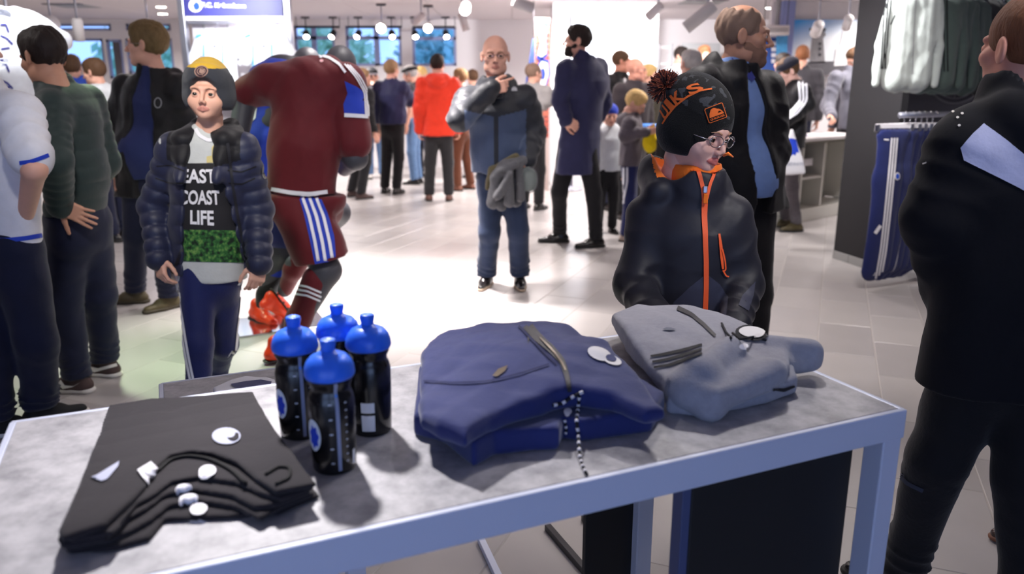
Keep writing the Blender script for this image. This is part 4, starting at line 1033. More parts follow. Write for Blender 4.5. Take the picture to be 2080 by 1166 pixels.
n2 = layer('hooded_jacket', [(846, 840), (852, 720), (880, 690), (960, 668), (1060, 653), (1112, 657), (1180, 682), (1240, 710), (1300, 762), (1357, 822), (1312, 832), (1240, 806), (1180, 798), (1130, 806), (1060, 826), (1000, 846), (945, 882), (885, 858)], .075, lambda X, Y: TZ + .042 + 0 * X * Y, dome(onz(1060, 700, TZ + .1), .112, .072, .2), M_navy, 'navy hooded jacket spread on top of its pile, with white emblem and open zip', G1, .018, 83, .011, (13, 13, 2))
tn = bvh(n2); tn1 = bvh(n1); tnn = bvh(n1, n2)
ribbon_px(tn, [(1070, 662), (1092, 688), (1120, 712), (1142, 736), (1152, 770), (1156, 796)], [20, 18, 16, 13, 10, 8], M_zip, n2, 'zip', .003, 30)
ribbon_px(tn, [(1096, 690), (1122, 716), (1140, 738), (1148, 756)], [3, 4, 4, 3], M_zipm, n2, 'zip_teeth', .005, 20)
ribbon_px(tn, [(1054, 664), (1078, 690), (1104, 718), (1130, 742)], 5, M_navyband, n2, 'zip_seam', .003, 24)
print_px(tn, [disc_px(1217, 721, 25, 13, rot=.35)], M_cream, n2, 'emblem', .003)
print_px(tn, [disc_px(1243, 734, 20, 9, rot=.35)], M_cream, n2, 'emblem', .0032)
print_px(tn, [disc_px(1240, 731, 12, 6, rot=.35)], M_navy, n2, 'emblem_gap', .005)
print_px(tn, [[(1000, 766), (1012, 752), (1032, 744), (1026, 756), (1010, 768)]], M_zipm, n2, 'chest_mark', .003)
ribbon_px(tn, [(862, 776), (920, 780), (990, 778), (1060, 760), (1115, 742)], 3, M_navyband, n2, 'seam', .003, 24)
print_px(tnn, [disc_px(1153, 841, 8, 7)], M_sizedot, n1, 'size_sticker', .005)
def cord(pts3, par, r=.0028):
    pts3 = [np.asarray(p, float) for p in pts3]; L = np.r_[0, np.cumsum([np.linalg.norm(b - a) for a, b in zip(pts3[:-1], pts3[1:])])]
    n = max(6, int(L[-1] / .0075)); t = np.linspace(0, L[-1], n); P = np.array(pts3); q = np.stack([np.interp(t, L, P[:, i]) for i in range(3)], 1)
    MB().tube(q, r, 7).o('drawcord', M_cordb, par, True)
    m = MB()
    for i in range(0, n - 1, 2): m.tube([lerp(q[i], q[i + 1], .1), lerp(q[i], q[i + 1], .9)], r * 1.12, 6)
    m.o('cord_fleck', M_cordw, par, True)
def cpx(pts, tree, off=.004):
    out = []
    for x, y in pts:
        c = _cast(tree, x, y, off); out.append(np.array(c[0]) if c else onz(x, y, TZ + .004))
    return out
cord(cpx([(1120, 822), (1140, 818), (1158, 806), (1178, 798), (1186, 796)], tnn), n1)
cord(cpx([(1176, 804), (1174, 830), (1172, 856), (1176, 880)], tnn) + [onz(1176, 905, TZ + .012), onz(1178, 930, TZ + .003), onz(1184, 948, TZ + .003), onz(1192, 964, TZ + .003)], n1)
cord(cpx([(1146, 852), (1152, 872), (1150, 880)], tnn), n1, .0022)
# grey pair
M_gry = cloth('grey_marl_sweatshirt', (150, 150, 160), .95, bscale=260, bump=.25, sheen=.25, vscale=90, var=.16)
M_gryd = cloth('grey_marl_dark_side', (120, 122, 134), .95, bscale=260)
M_blk = mat('black_band', (22, 22, 28), .85)
G2 = 'grey hooded jackets on the table'
g1 = layer('hooded_jacket', [(1300, 740), (1330, 700), (1500, 690), (1600, 740), (1622, 790), (1560, 812), (1430, 838), (1352, 832), (1345, 800)], .012, .0, .04, M_gry, 'grey marl hooded jacket folded at the bottom of its pile', G2, .012, 91, .006)
def ex(q):
    def c(a, b, ra, rb, za, zb, k=.03, op='u'): q.cap(onz(*a, TZ + za), onz(*b, TZ + zb), ra, rb, k=k, op=op)
    c((1480, 715), (1420, 762), .030, .028, .076, .068); c((1420, 762), (1392, 795), .028, .022, .066, .042)   # rolled hood edge
    c((1392, 795), (1440, 826), .022, .020, .042, .022); c((1440, 826), (1570, 755), .020, .024, .022, .056, .03)
    c((1560, 700), (1648, 712), .020, .024, .062, .056, .02); c((1600, 745), (1650, 735), .016, .018, .03, .03, .02)   # sleeve over the right end
    c((1300, 700), (1420, 745), .012, .010, .050, .040)
g2 = layer('hooded_jacket', [(1240, 640), (1290, 622), (1390, 624), (1480, 644), (1545, 672), (1600, 700), (1610, 740), (1560, 770), (1460, 800), (1400, 790), (1352, 772), (1312, 742), (1268, 694)], .06, lambda X, Y: TZ + .034 + 0 * X * Y, dome(onz(1370, 670, TZ + .07), .085, .062, .17), M_gry, 'grey marl hooded jacket on top of its pile, with sleeves and hood folded over', G2, .014, 97, .008, (14, 14, 2), extra=ex)
tg = bvh(g2); tgg = bvh(g1, g2)
ribbon_px(tg, [(1376, 627), (1404, 640), (1430, 662), (1452, 684)], [9, 8, 7, 6], M_zip, g2, 'zip', .003)
for d in (0, 11, 22):
    ribbon_px(tg, [(1322 + d * .35, 726 + d), (1348 + d * .5, 722 + d), (1384 + d * .4, 714 + d * .8), (1426, 702 + d * .8)], [4, 6, 6, 4], M_blk, g2, 'sleeve_stripe', .003)
print_px(tg, [disc_px(1527, 679, 34, 16, rot=.1)], M_blk, g2, 'emblem_rim', .004)
print_px(tg, [disc_px(1527, 679, 27, 11, rot=.1)], M_cream, g2, 'emblem', .006)
print_px(tg, [[(1346, 671), (1354, 667), (1364, 668), (1374, 671), (1366, 673), (1354, 673)]], M_gryd, g2, 'chest_mark', .003)
print_px(tg, [disc_px(1509, 706, 11, 6)], M_sizedot, g2, 'size_sticker', .004)
MB().tube(cpx([(1466, 660), (1474, 678), (1484, 690)], tgg), .0024, 7).o('drawcord', M_cordb, g2, True)
MB().tube(cpx([(1488, 680), (1500, 692), (1530, 688), (1556, 694)], tgg), .0026, 7).o('drawcord', M_cordb, g2, True)
ribbon_px(tgg, [(1568, 790), (1590, 792), (1612, 784)], [5, 7, 4], M_blk, g1, 'cuff_stripe', .003)
ribbon_px(tgg, [(1360, 770), (1352, 800), (1356, 818)], 4, M_gryd, g1, 'seam', .003)
# white and navy jersey on the lower table
M_wjer = cloth('white_jersey', (226, 226, 234), .7, bscale=300, bump=.08)
jp = [(432, 793), (470, 776), (500, 768), (520, 770), (545, 771), (560, 776), (556, 800), (440, 810)]
P = pxpoly(jp, LZ + .012)
sdj = poly_sd(P)
jq = SDF().fnop(lambda X, Y, Z: np.maximum(sdj(X, Y), np.abs(Z - LZ - .011) - .0095), np.r_[np.min(P, 0), LZ - .002], np.r_[np.max(P, 0), LZ + .03], .004)
jq.disp = wrinkle(5, .002, (20, 20, 20))
v, f = jq.mesh(.005); v[:, 2] = np.maximum(v[:, 2], LZ + .001)
jc = np.mean(P, 0); jo = tag(obj('folded_jersey', v, f, M_wjer, None, True, origin=(jc[0], jc[1], LZ)), 'folded white and navy jersey lying on the lower nesting table', 'jersey')
print_px(bvh(jo), [[(468, 782), (500, 776), (530, 773), (552, 777), (548, 790), (480, 790)]], M_navy, jo, 'navy_panel', .003)
# ================================================================== PEOPLE
M_skin = {k: mat('skin_' + k, c, .5, bump=.04, bscale=350, var=.06, vscale=30, spec=.35) for k, c in dict(fair=(226, 172, 150), boy=(222, 170, 146), pale=(222, 176, 162), tan=(200, 148, 122), ruddy=(214, 150, 128)).items()}
M_lip = mat('lips', (196, 132, 118), .45); M_lip2 = mat('lips_red', (206, 84, 80), .4)
M_eyew = mat('eye_white', (222, 216, 212), .2); M_iris = mat('eye_iris', (78, 70, 62), .15); M_pupil = mat('eye_pupil', (14, 12, 12), .1)
def hairmat(n, c): return mat('hair_' + n, c, .62, bump=.7, bscale=140, var=.35, vscale=90, stretch=(1, 1, .3), spec=.3)
H_dark = hairmat('dark', (40, 30, 26)); H_brown = hairmat('brown', (92, 66, 46)); H_sandy = hairmat('sandy', (160, 128, 92)); H_blond = hairmat('blond', (216, 180, 118)); H_grey = hairmat('grey', (188, 184, 182)); H_ginger = hairmat('ginger', (150, 98, 66)); H_stub = mat('hair_stubble', (136, 110, 94), .8, bump=.15, bscale=300, var=.12, vscale=40)
_HEADS = {}
def head_mesh(kind, h):
    """head in its own frame: x right, y forward, z up, origin between the eyes' level and the skull centre (metres, adult)"""
    key = (kind, h)
    if key in _HEADS: return _HEADS[key]
    ch = kind == 'child'; q = SDF()
    q.ell((0, -.018, .034), (.077, .098, .088), k=.02)
    if ch:
        q.ell((0, .028, -.040), (.060, .061, .066), k=.035); q.ell((0, .066, -.086), (.020, .018, .016), k=.025)
        for s in (-1, 1): q.ell((.044 * s, .050, -.030), (.026, .026, .026), k=.025)
    else:
        q.ell((0, .030, -.048), (.058, .060, .072), k=.03); q.ell((0, .068, -.098), (.022, .020, .018), k=.025)
        for s in (-1, 1):
            q.ell((.050 * s, .004, -.070), (.018, .030, .024), k=.03); q.ell((.047 * s, .055, -.020), (.022, .022, .020), k=.02)
    for s in (-1, 1):
        q.cap((.012 * s, .088, .022), (.046 * s, .072, .022), .010, .008, k=.018)
        q.ell((.032 * s, .098, -.001), (.019, .016, .013), k=.014, op='s')
    w = .8 if ch else 1.0
    q.cap((0, .088, .008), (0, .088 + .024 * w, -.032 + (.004 if ch else 0)), .0075, .0105 * w, k=.012)
    for s in (-1, 1): q.ell((.011 * s * w, .098, -.036), (.0085 * w, .011, .0075), k=.007)
    for s in (-1, 1): q.ell((.005 * s, .106, -.0425), (.003, .004, .003), k=.003, op='s')
    for s in (-1, 1):                                    # lids with an almond opening
        q.ell((.032 * s, .0775, -.001), (.0148,) * 3, k=.004)
        q.ell((.032 * s, .095, -.0025), (.0125, .022, .0050 if not ch else .0056), k=.003, op='s')
    mz = -.066 if not ch else -.061
    for s in (-1, 1):
        q.cap((0, .0935, mz + .0045), (.021 * s, .082, mz), .0052, .0030, k=.006); q.cap((0, .0915, mz - .0065), (.017 * s, .083, mz - .003), .0058, .0034, k=.006)
        q.cap((0, .102, mz - .0012), (.020 * s, .090, mz - .001), .0020, .0012, k=.003, op='s')
    for s in (-1, 1):
        ry = np.array([[math.cos(.35 * s), math.sin(.35 * s), 0], [-math.sin(.35 * s), math.cos(.35 * s), 0], [0, 0, 1]])
        q.ell((.082 * s, -.010, -.004), (.0085, .020, .032), ry, k=.008); q.ell((.090 * s, -.004, .0), (.005, .010, .018), ry, k=.006, op='s')
    q.cap((0, -.022, -.07), (0, -.040, -.175), .053 if not ch else .046, .055 if not ch else .045, k=.03)
    v, f = q.mesh(h)
    c = v[f].mean(1)
    lip = ((c[:, 0] / .025) ** 2 + ((c[:, 2] - mz + .001) / .0115) ** 2 < 1) & (c[:, 1] > .078)
    _HEADS[key] = (v, f, lip.astype(np.int32)); return _HEADS[key]
_HANDS = {}
POSE = dict(relaxed=([25, 30, 20], [30, 35, 20], [35, 40, 22], [40, 42, 22]), fist=([70, 85, 50], [72, 90, 50], [74, 90, 50], [76, 85, 50]), flat=([6, 8, 5], [4, 6, 5], [6, 8, 5], [10, 10, 6]), point=([12, 22, 12], [62, 88, 50], [66, 90, 50], [70, 88, 50]), grip=([48, 62, 35], [50, 65, 35], [54, 66, 35], [58, 66, 35]))
def hand_mesh(pose, h):
    key = (pose, h)
    if key in _HANDS: return _HANDS[key]
    q = SDF()
    q.cap((-.045, 0, 0), (.01, 0, 0), .026, .025, k=.015, flat=((0, 0, 1), .75))
    q.box((.048, -.001, 0), (.044, .040, .0125), rd=.011, k=.02)
    q.ell((.03, .026, -.008), (.028, .016, .014), k=.015)
    for i, (y, L, r) in enumerate(((.030, .074, .0090), (.0105, .083, .0094), (-.009, .077, .0089), (-.028, .060, .0080))):
        p = V(.086 - (.006 if i == 3 else 0), y, .001); a = 0; sp = (.09, .02, -.04, -.12)[i] * (1.6 if pose == 'flat' else .5)
        for j, fr in enumerate((.45, .30, .25)):
            a += math.radians(POSE[pose][i][j]); d = V(math.cos(a) * math.cos(sp), math.sin(sp) * math.cos(a), -math.sin(a)); e = p + d * L * fr
            q.cap(p, e, r * (1 - .09 * j), r * (.93 - .09 * j), k=.0035 if j else .008); p = e
    p = V(.018, .032, -.006); th = {'flat': (.9, -.15), 'relaxed': (.62, -.35), 'fist': (.45, -.55), 'point': (.5, -.5), 'grip': (.5, -.6)}[pose]
    for j, (L, r) in enumerate(((.040, .0125), (.033, .0105), (.026, .0092))):
        a = th[0] - .28 * j * (0 if pose == 'flat' else 1); z = th[1]; d = unit(V(math.cos(a), math.sin(a), z)); e = p + d * L
        q.cap(p, e, r, r * .92, k=.006 if j else .014); p = e
    _HANDS[key] = q.mesh(h); return _HANDS[key]
def shoe_mesh(kind, h=.0055):
    """foot frame: x to the toe, y left, z up; origin under the ankle on the floor"""
    key = ('shoe', kind, h)
    if key in _HANDS: return _HANDS[key]
    q = SDF(); dress = kind in ('dress',); st = .022 if dress else .030
    q.cap((-.045, 0, .035), (.06, 0, .034), .036, .040, k=.03, flat=((0, 0, 1), .9))
    q.cap((.05, 0, .034), (.155 if not dress else .17, .004, .026), .040, .030 if not dress else .024, k=.03, flat=((0, 0, 1), .8))
    q.cap((-.025, 0, .045), (-.02, 0, .10 if kind != 'boot' else .15), .036, .036, k=.03)
    q.cap((-.01, 0, .085), (.07, 0, .055), .030, .024, k=.02)
    q.cut((0, 0, .006), (0, 0, -1), .004)
    q.ops = q.ops
    up = q.mesh(h)
    s = SDF()
    s.cap((-.048, 0, .012), (.06, 0, .012), .042, .044, k=.02, flat=((0, 0, 1), .5)); s.cap((.06, 0, .012), (.16 if not dress else .172, .004, .014), .044, .036 if not dress else .028, k=.02, flat=((0, 0, 1), .5))
    s.cut((0, 0, .0), (0, 0, -1), .002); s.cut((0, 0, st), (0, 0, 1), .003)
    so = s.mesh(h)
    _HANDS[key] = (up, so); return _HANDS[key]
def frame(fwd, roll=0.0):
    f = unit(fwd); r = np.cross(f, V(0, 0, 1)); r = unit(r) if np.linalg.norm(r) > 1e-3 else V(1, 0, 0); u = np.cross(r, f)
    if roll: r, u = r * math.cos(roll) + u * math.sin(roll), u * math.cos(roll) - r * math.sin(roll)
    return np.array([r, f, u])
class Person:
    def __init__(s, label, foot, yaw, H=1.78, group=None, name='person', cat='person'):
        """yaw in degrees: direction the body faces in the floor plane (0 = +x right, 90 = away, -90 = to the camera)"""
        s.root = thing(name, label, cat, (foot[0], foot[1], 0), group); s.H = H; s.k = H / 1.78
        a = math.radians(yaw); s.f = V(math.cos(a), math.sin(a), 0); s.l = V(-math.sin(a), math.cos(a), 0); s.o = V(foot[0], foot[1], 0)
        L = lambda lat, fw, z: s.o + s.l * lat * s.k + s.f * fw * s.k + V(0, 0, z * s.k)
        s.L = L
        s.J = dict(head=L(0, .035, 1.665), neck=L(0, -.005, 1.52), chest=L(0, 0, 1.33), waist=L(0, .0, 1.08), hip=L(0, -.005, .95))
        for n, g in (('L', 1), ('R', -1)):
            s.J.update({'sh' + n: L(.185 * g, -.005, 1.445), 'el' + n: L(.235 * g, -.03, 1.15), 'wr' + n: L(.245 * g, .04, .90), 'hj' + n: L(.092 * g, 0, .92), 'kn' + n: L(.10 * g, .015, .50), 'an' + n: L(.105 * g, -.02, .085), 'toe' + n: s.f + s.l * .12 * g, 'hd' + n: None, 'hn' + n: None, 'pose' + n: 'relaxed'})
        s.hy = yaw; s.hp = 0.0; s.hr = 0.0; s.hs = s.k ** .5; s.skin = M_skin['fair']; s.kind = 'adult'; s.parts = {}
    def set(s, **k):
        for a, v in k.items():
            if a in s.J or a.startswith('pose'): s.J[a] = v if isinstance(v, str) or v is None else np.asarray(v, float)
            else: setattr(s, a, v)
        return s
    def M(s):
        a, p = math.radians(s.hy), math.radians(s.hp)
        return frame((math.cos(a) * math.cos(p), math.sin(a) * math.cos(p), math.sin(p)), math.radians(s.hr))
    def H2W(s, v): return np.asarray(v, float) * s.hs @ s.M() + s.J['head']
    def lat(s): return unit(s.J['shL'] - s.J['shR'])
    def fw(s): return unit(np.cross(s.lat(), s.J['neck'] - s.J['hip']))
    def body(s, h=.012, hh=.006, ha=.006, arm=(.047, .040, .029), hands='LR', legs=True, head=True, eyes=True, lip=None):
        J, k, q = s.J, s.k, SDF(); F = s.fw()
        q.cap(J['hip'], J['chest'], .135 * k, .145 * k, flat=(F, .66)); q.cap(J['chest'], lerp(J['chest'], J['neck'], .6), .14 * k, .10 * k, flat=(F, .66), k=.05)
        q.cap(J['shL'], J['shR'], .052 * k, k=.05); q.cap(lerp(J['chest'], J['neck'], .7), J['neck'], .062 * k, .054 * k, k=.05)
        q.cap(J['neck'], J['head'] - s.M()[2] * .09 * s.hs - s.M()[1] * .03 * s.hs, .054 * s.hs, .052 * s.hs, k=.03)
        for n in 'LR':
            q.cap(J['sh' + n], J['el' + n], arm[0] * k, arm[1] * k, k=.03); q.cap(J['el' + n], J['wr' + n], arm[1] * k, arm[2] * k, k=.02)
            if legs:
                q.cap(J['hj' + n], J['kn' + n], .066 * k, .044 * k, k=.04); q.cap(J['kn' + n], lerp(J['kn' + n], J['an' + n], .35), .043 * k, .045 * k, k=.03)
                q.cap(lerp(J['kn' + n], J['an' + n], .35), J['an' + n], .045 * k, .032 * k, k=.03); t = unit(J['toe' + n] * V(1, 1, 0)); q.cap(J['an' + n] + V(0, 0, -.035) * k, J['an' + n] + t * .13 * k - V(0, 0, .055 * k), .026 * k, .018 * k, k=.02)
        v, f = q.mesh(h); V_, F_, I_ = [v], [f], [np.zeros(len(f), np.int32)]; n0 = len(v)
        if head:
            a, b, li = head_mesh(s.kind, hh); V_.append(s.H2W(a)); F_.append(b + n0); I_.append(li); n0 += len(a)
        for n in hands:
            a, b = hand_mesh(J['pose' + n], ha); d = J['hd' + n]; d = unit(J['wr' + n] - J['el' + n]) if d is None else unit(d)
            nn = J['hn' + n]; nn = (s.l * (1 if n == 'L' else -1)) if nn is None else nn
            z = unit(nn - d * (nn @ d)); y = np.cross(z, d); sg = 1 if n == 'R' else -1   # thumb side
            a = a * V(1, sg, 1); b = b if sg > 0 else b[:, ::-1]
            V_.append((a * k) @ np.array([d, y, z]) + J['wr' + n]); F_.append(b + n0); I_.append(np.zeros(len(b), np.int32)); n0 += len(a)
        s.body_o = obj('body', np.concatenate(V_), np.concatenate(F_), [s.skin, lip or M_lip], s.root, True, mi=np.concatenate(I_))
        if head and eyes:
            for g in (-1, 1):
                vs, fs, mi = [], [], []
                for i in range(9):
                    t = PI * i / 8
                    for j in range(12): vs.append((math.sin(t) * math.cos(PI * j / 6), math.cos(t), math.sin(t) * math.sin(PI * j / 6)))
                for i in range(8):
                    for j in range(12): fs.append((i * 12 + j, i * 12 + (j + 1) % 12, (i + 1) * 12 + (j + 1) % 12, (i + 1) * 12 + j)); mi.append(2 if i < 1 else (1 if i < 2 else 0))
                obj('eye', s.H2W(np.array(vs) * .0128 + V(.032 * g, .0782, -.001)), fs, [M_eyew, M_iris, M_pupil], s.root, True, mi=mi)
        return s
    def brows(s, m, th=.0034):
        for g in (-1, 1): MB().tube(s.H2W([(.014 * g, .0985, .018), (.028 * g, .0955, .0235), (.046 * g, .084, .020)]), [th * s.hs, th * 1.1 * s.hs, th * .6 * s.hs], 6).o('eyebrow', m, s.root, True)
        return s
    def hair(s, m, style='short', h=.006, top=.009):
        q = SDF(); t = top
        q.ell((0, -.020, .038), (.080 + t * .5, .102 + t * .6, .090 + t), k=.01)
        if style != 'crop': q.ell((0, .03, .085), (.058, .056, .032 + t * .6), k=.03)
        # cut away face, ears and nape
        if style == 'balding':
            q.ell((0, .02, .15), (.066, .12, .105), k=.01, op='s'); q.box((0, .12, 0), (.2, .06, .3), k=.01, rd=.01, op='s')
        else:
            q.ell((0, .135, -.03), (.100, .088, .100), k=.012, op='s')
        for g in (-1, 1): q.ell((.095 * g, .012, -.045), (.05, .036, .050), k=.01, op='s')
        q.box((0, .0, -.17), (.2, .2, .118 if style != 'long' else .06), rd=.01, k=.02, op='s')
        q.cut((0, .055, -.02), (0, .75, -1.0), .01)
        wr = wrinkle(3, .009 if style != 'crop' else .002, (70, 45, 45)); q.disp = wr
        v, f = q.mesh(h); obj('hair', s.H2W(v), f, m, s.root, True); return s
    def beard(s, m, h=.005):
        q = SDF(); q.ell((0, .034, -.062), (.062, .063, .066), k=.02); q.ell((0, .07, -.1), (.030, .028, .026), k=.02)
        for g in (-1, 1): q.ell((.057 * g, .014, -.040), (.013, .018, .034), k=.02)
        q.ell((0, .11, -.03), (.045, .06, .032), k=.012, op='s'); q.ell((0, .105, -.066), (.022, .03, .008), k=.005, op='s'); q.cut((0, 0, -.022), (0, 0, 1), .012); q.cut((0, -.022, 0), (0, -1, 0), .02)
        q.disp = wrinkle(4, .004, (80, 80, 80)); v, f = q.mesh(h); obj('beard', s.H2W(v), f, m, s.root, True); return s
    def glasses(s, m, r=.021, th=.0013, ry=.016):
        g = thing('glasses', None, None); g.location = (0, 0, 0); g.parent = s.root
        def O(P): return s.H2W(P)
        for e in (-1, 1):
            P = [(.033 * e + r * math.cos(t), .107 - .006 * abs(math.cos(t) + e) , -.002 + ry * math.sin(t)) for t in np.linspace(0, 2 * PI, 25)]
            MB().tube(O(P), th, 6, False).o('rim', m, g, True)
            c = O([(.033 * e, .1055, -.002)] + [(.033 * e + r * .97 * math.cos(t), .106 - .006 * abs(math.cos(t) + e), -.002 + ry * .97 * math.sin(t)) for t in np.linspace(0, 2 * PI, 17)[:-1]])
            obj('lens', c, [(0, i + 1, (i + 1) % 16 + 1) for i in range(16)], M_lens, g, True)
            MB().tube(O([(.055 * e, .098, .0), (.078 * e, .06, .004), (.084 * e, .0, .006), (.084 * e, -.02, -.006)]), th, 6).o('temple', m, g, True)
        MB().tube(O([(-.013, .107, .0), (0, .113, .003), (.013, .107, .0)]), th, 6).o('bridge', m, g, True)
        return s
    def trousers(s, m, r=(.16, .098, .074, .066), h=.01, seed=1, amp=.006, hem=.05, name='trousers', top=None, pool=.010, flat=.72, regions=None):
        J, k, q = s.J, s.k, SDF(); F = s.fw()
        tp = J['hip'] + (J['waist'] - J['hip']) * (.55 if top is None else top)
        q.cap(lerp(J['hjL'], J['hjR'], .5), tp, r[0] * k, r[0] * .92 * k, flat=(F, flat))
        for n in 'LR':
            a, b, c = J['hj' + n], J['kn' + n], J['an' + n] + V(0, 0, hem - .04)
            q.cap(lerp(a, tp, .25), b, r[1] * 1.08 * k, r[2] * k, k=.03); q.cap(b, c, r[2] * k, r[3] * k, k=.03)
            q.cap(lerp(b, c, .72), c, r[3] * 1.02 * k, r[3] * k, k=.01, fold=(2.6, pool * k)); q.cap(lerp(a, b, .88), lerp(b, c, .12), r[2] * .96 * k, r[2] * .96 * k, k=.01, fold=(2.2, .007 * k))
            d = unit(c - b); q.cut(c - V(0, 0, .012), (0, 0, -1), .004) if False else None
        q.cut(tp, unit(tp - J['hip']), .01)
        z0 = min(J['anL'][2], J['anR'][2]) + hem - .055
        q.cut((0, 0, max(z0, .012)), (0, 0, -1), .004)
        q.disp = wrinkle(seed, amp, (10, 10, 16)); o = q.o(name, m, h * max(k, .8), s.root); s.parts['trousers'] = o; return o
    def shoes(s, m, ms, kind='trainer', h=.006, names='LR', laces=None):
        (uv, uf), (sv, sf) = shoe_mesh(kind, h)
        for n in names:
            a = s.J['an' + n]; d = unit(s.J['toe' + n] * V(1, 1, 0)); R = np.array([d, np.cross(V(0, 0, 1), d), V(0, 0, 1)]); o = V(a[0], a[1], a[2] - .085 * s.k)
            if o[2] < .03: o[2] = 0
            if 'tilt' + n in s.J:
                t = s.J['tilt' + n]; c, q = math.cos(t), math.sin(t); R = np.array([d * c + V(0, 0, q), R[1], V(0, 0, c) - d * q])
            e = obj('shoe', (uv * s.k) @ R + o, uf, m, s.root, True); obj('sole', (sv * s.k) @ R + o, sf, ms, e, True); s.parts['shoe' + n] = e
            if laces: MB_l = [MB().tube([(V(x, -.022, .075 - x * .28) * s.k) @ R + o, (V(x + .004, 0, .087 - x * .28) * s.k) @ R + o, (V(x, .022, .075 - x * .28) * s.k) @ R + o], .0028, 5).o('lace', laces, e, True) for x in (.03, .05, .07)]
        return s
    def top(s, m, r=(.20, .175, .185), arm=(.075, .064, .050), hem=None, name='jacket', h=.009, seed=2, amp=.008, f=(11, 11, 9), flat=.66, sleeve=1.0, collar=None, hood=None, opening=None, quilt=None, wf=1.0, arms='LR', chest_fw=0, belly=0.0, extra=None, shr=.068, mi=None):
        """upper garment: r = chest, waist, hem radii; hem = world z of the lower edge"""
        J, k, q = s.J, s.k, SDF(); F = s.fw(); up = unit(J['neck'] - J['hip'])
        hz = J['hip'][2] - .05 if hem is None else hem
        fo = ('q',) if quilt else None
        lo = J['hip'] + (J['hip'] - J['waist']) * ((J['hip'][2] - hz) / max(.05, J['waist'][2] - J['hip'][2])) if hz < J['hip'][2] else J['hip']
        if hz < J['hip'][2]: lo = V(J['hip'][0] + (J['hip'][0] - J['waist'][0]) * .3, J['hip'][1] + (J['hip'][1] - J['waist'][1]) * .3, hz)
        q.cap(J['chest'], J['waist'], r[0] * k, r[1] * k, flat=(F, flat * wf), k=.04)
        q.cap(J['waist'], lo, r[1] * k, r[2] * k, flat=(F, flat * wf), k=.04)
        q.cap(lerp(J['chest'], J['neck'], .1), lerp(J['chest'], J['neck'], .72), r[0] * .96 * k, .105 * k, flat=(F, .68), k=.05)
        q.cap(J['shL'], J['shR'], shr * k, k=.06)
        if belly: q.ell(lerp(J['waist'], J['hip'], .2) + F * .05 * k, (.15 * k, .15 * k, .16 * k), k=.08)
        q.cap(lerp(J['chest'], J['neck'], .75), J['neck'] + up * .0, .082 * k, .066 * k, k=.04)
        for n in arms:
            a, b, c = J['sh' + n], J['el' + n], J['wr' + n]; bend = np.linalg.norm(np.cross(unit(b - a), unit(c - b)))
            fa = (quilt[0], -quilt[1]) if quilt else (2.7, .0045 * k, seed * 1.7)
            e1_ = b if sleeve >= 1 else lerp(a, b, sleeve / .55 if sleeve < .55 else 1.0)
            q.cap(a, e1_, arm[0] * k, (arm[1] if sleeve >= .55 else lerp(arm[0], arm[1], sleeve / .55)) * k, k=.035, fold=fa)
            if sleeve >= .55:
                e2_ = lerp(b, c, (sleeve - .55) / .45 if sleeve < 1 else 1.0)
                q.cap(b, e2_, arm[1] * k, arm[2] * k, k=.02, fold=(fa[0] * .9, fa[1], 1.0))
                q.cut(e2_, (0, 0, 0), .001) if False else None
        if quilt and quilt[2]:
            st, am = quilt[2], quilt[1] * 1.15; z_ = J['hip'][2]
            wv = wrinkle(seed + 9, amp, f)
            armax = [(J['sh' + n], J['el' + n], J['wr' + n]) for n in 'LR']
            def dq(X, Y, Z):
                a = -(np.abs(np.sin(PI * (Z - z_) / st + .25 * np.sin(9 * X + 7 * Y))) ** .6 - .55) * am
                l = np.abs((X - J['chest'][0]) * s.lat()[0] + (Y - J['chest'][1]) * s.lat()[1])
                return a * np.clip((r[0] * 1.0 * k - l) / .04, 0, 1) + wv(X, Y, Z)
            q.disp = dq
        else: q.disp = wrinkle(seed, amp, f)
        if hood:
            b = J['neck'] - F * .06 * k
            q.cap(b + s.lat() * .085 * k - V(0, 0, .02 * k), b - s.lat() * .085 * k - V(0, 0, .02 * k), .062 * k * hood, k=.03); q.ell(b - F * .035 * k - V(0, 0, .05 * k), (.095 * k * hood, .095 * k * hood, .08 * k * hood), k=.04)
            for g in (1, -1): q.cap(b + s.lat() * .085 * g * k - V(0, 0, .02 * k), J['neck'] + F * .045 * k + s.lat() * .07 * g * k - V(0, 0, .035 * k), .050 * k * hood, .026 * k, k=.02)
        if collar:
            R_, t_, hgt, off = collar; c = J['neck'] + up * off * k + F * .008 * k
            q.ring(c, R_ * k, t_ * k, np.array([s.lat(), F, up]), R_ * .95 * k, sq=hgt / t_, k=.02)
        # neck hole
        q.cap(J['neck'] + up * .005 * k, J['neck'] + up * .25 * k, (collar[0] * .93 if collar else .058) * k, k=.008, op='s')
        if opening:
            for (p, d, a, b, dep) in opening:   # wedge: from p downwards along d, half widths a->b
                q.cap(p, p + d, a, b, k=.008, op='s', flat=(F, dep))
        if extra: extra(q)
        if hz: q.cut((0, 0, hz), (0, 0, -1), .008)
        o = q.o(name, m, h * max(k, .8), s.root, mi=mi); s.parts[name] = o; return o
def lens_mat():
    m = mat('spectacle_lens', (235, 240, 244), .02); nt = m.node_tree; o = [n for n in nt.nodes if n.type == 'OUTPUT_MATERIAL'][0]
    t = nt.nodes.new('ShaderNodeBsdfTransparent'); g = nt.nodes.new('ShaderNodeBsdfGlossy'); g.inputs['Roughness'].default_value = .03; x = nt.nodes.new('ShaderNodeMixShader'); x.inputs[0].default_value = .07
    nt.links.new(t.outputs[0], x.inputs[1]); nt.links.new(g.outputs[0], x.inputs[2]); nt.links.new(x.outputs[0], o.inputs['Surface']); return m
M_lens = lens_mat()
def P3(px, py, y): return at(px, py, y)
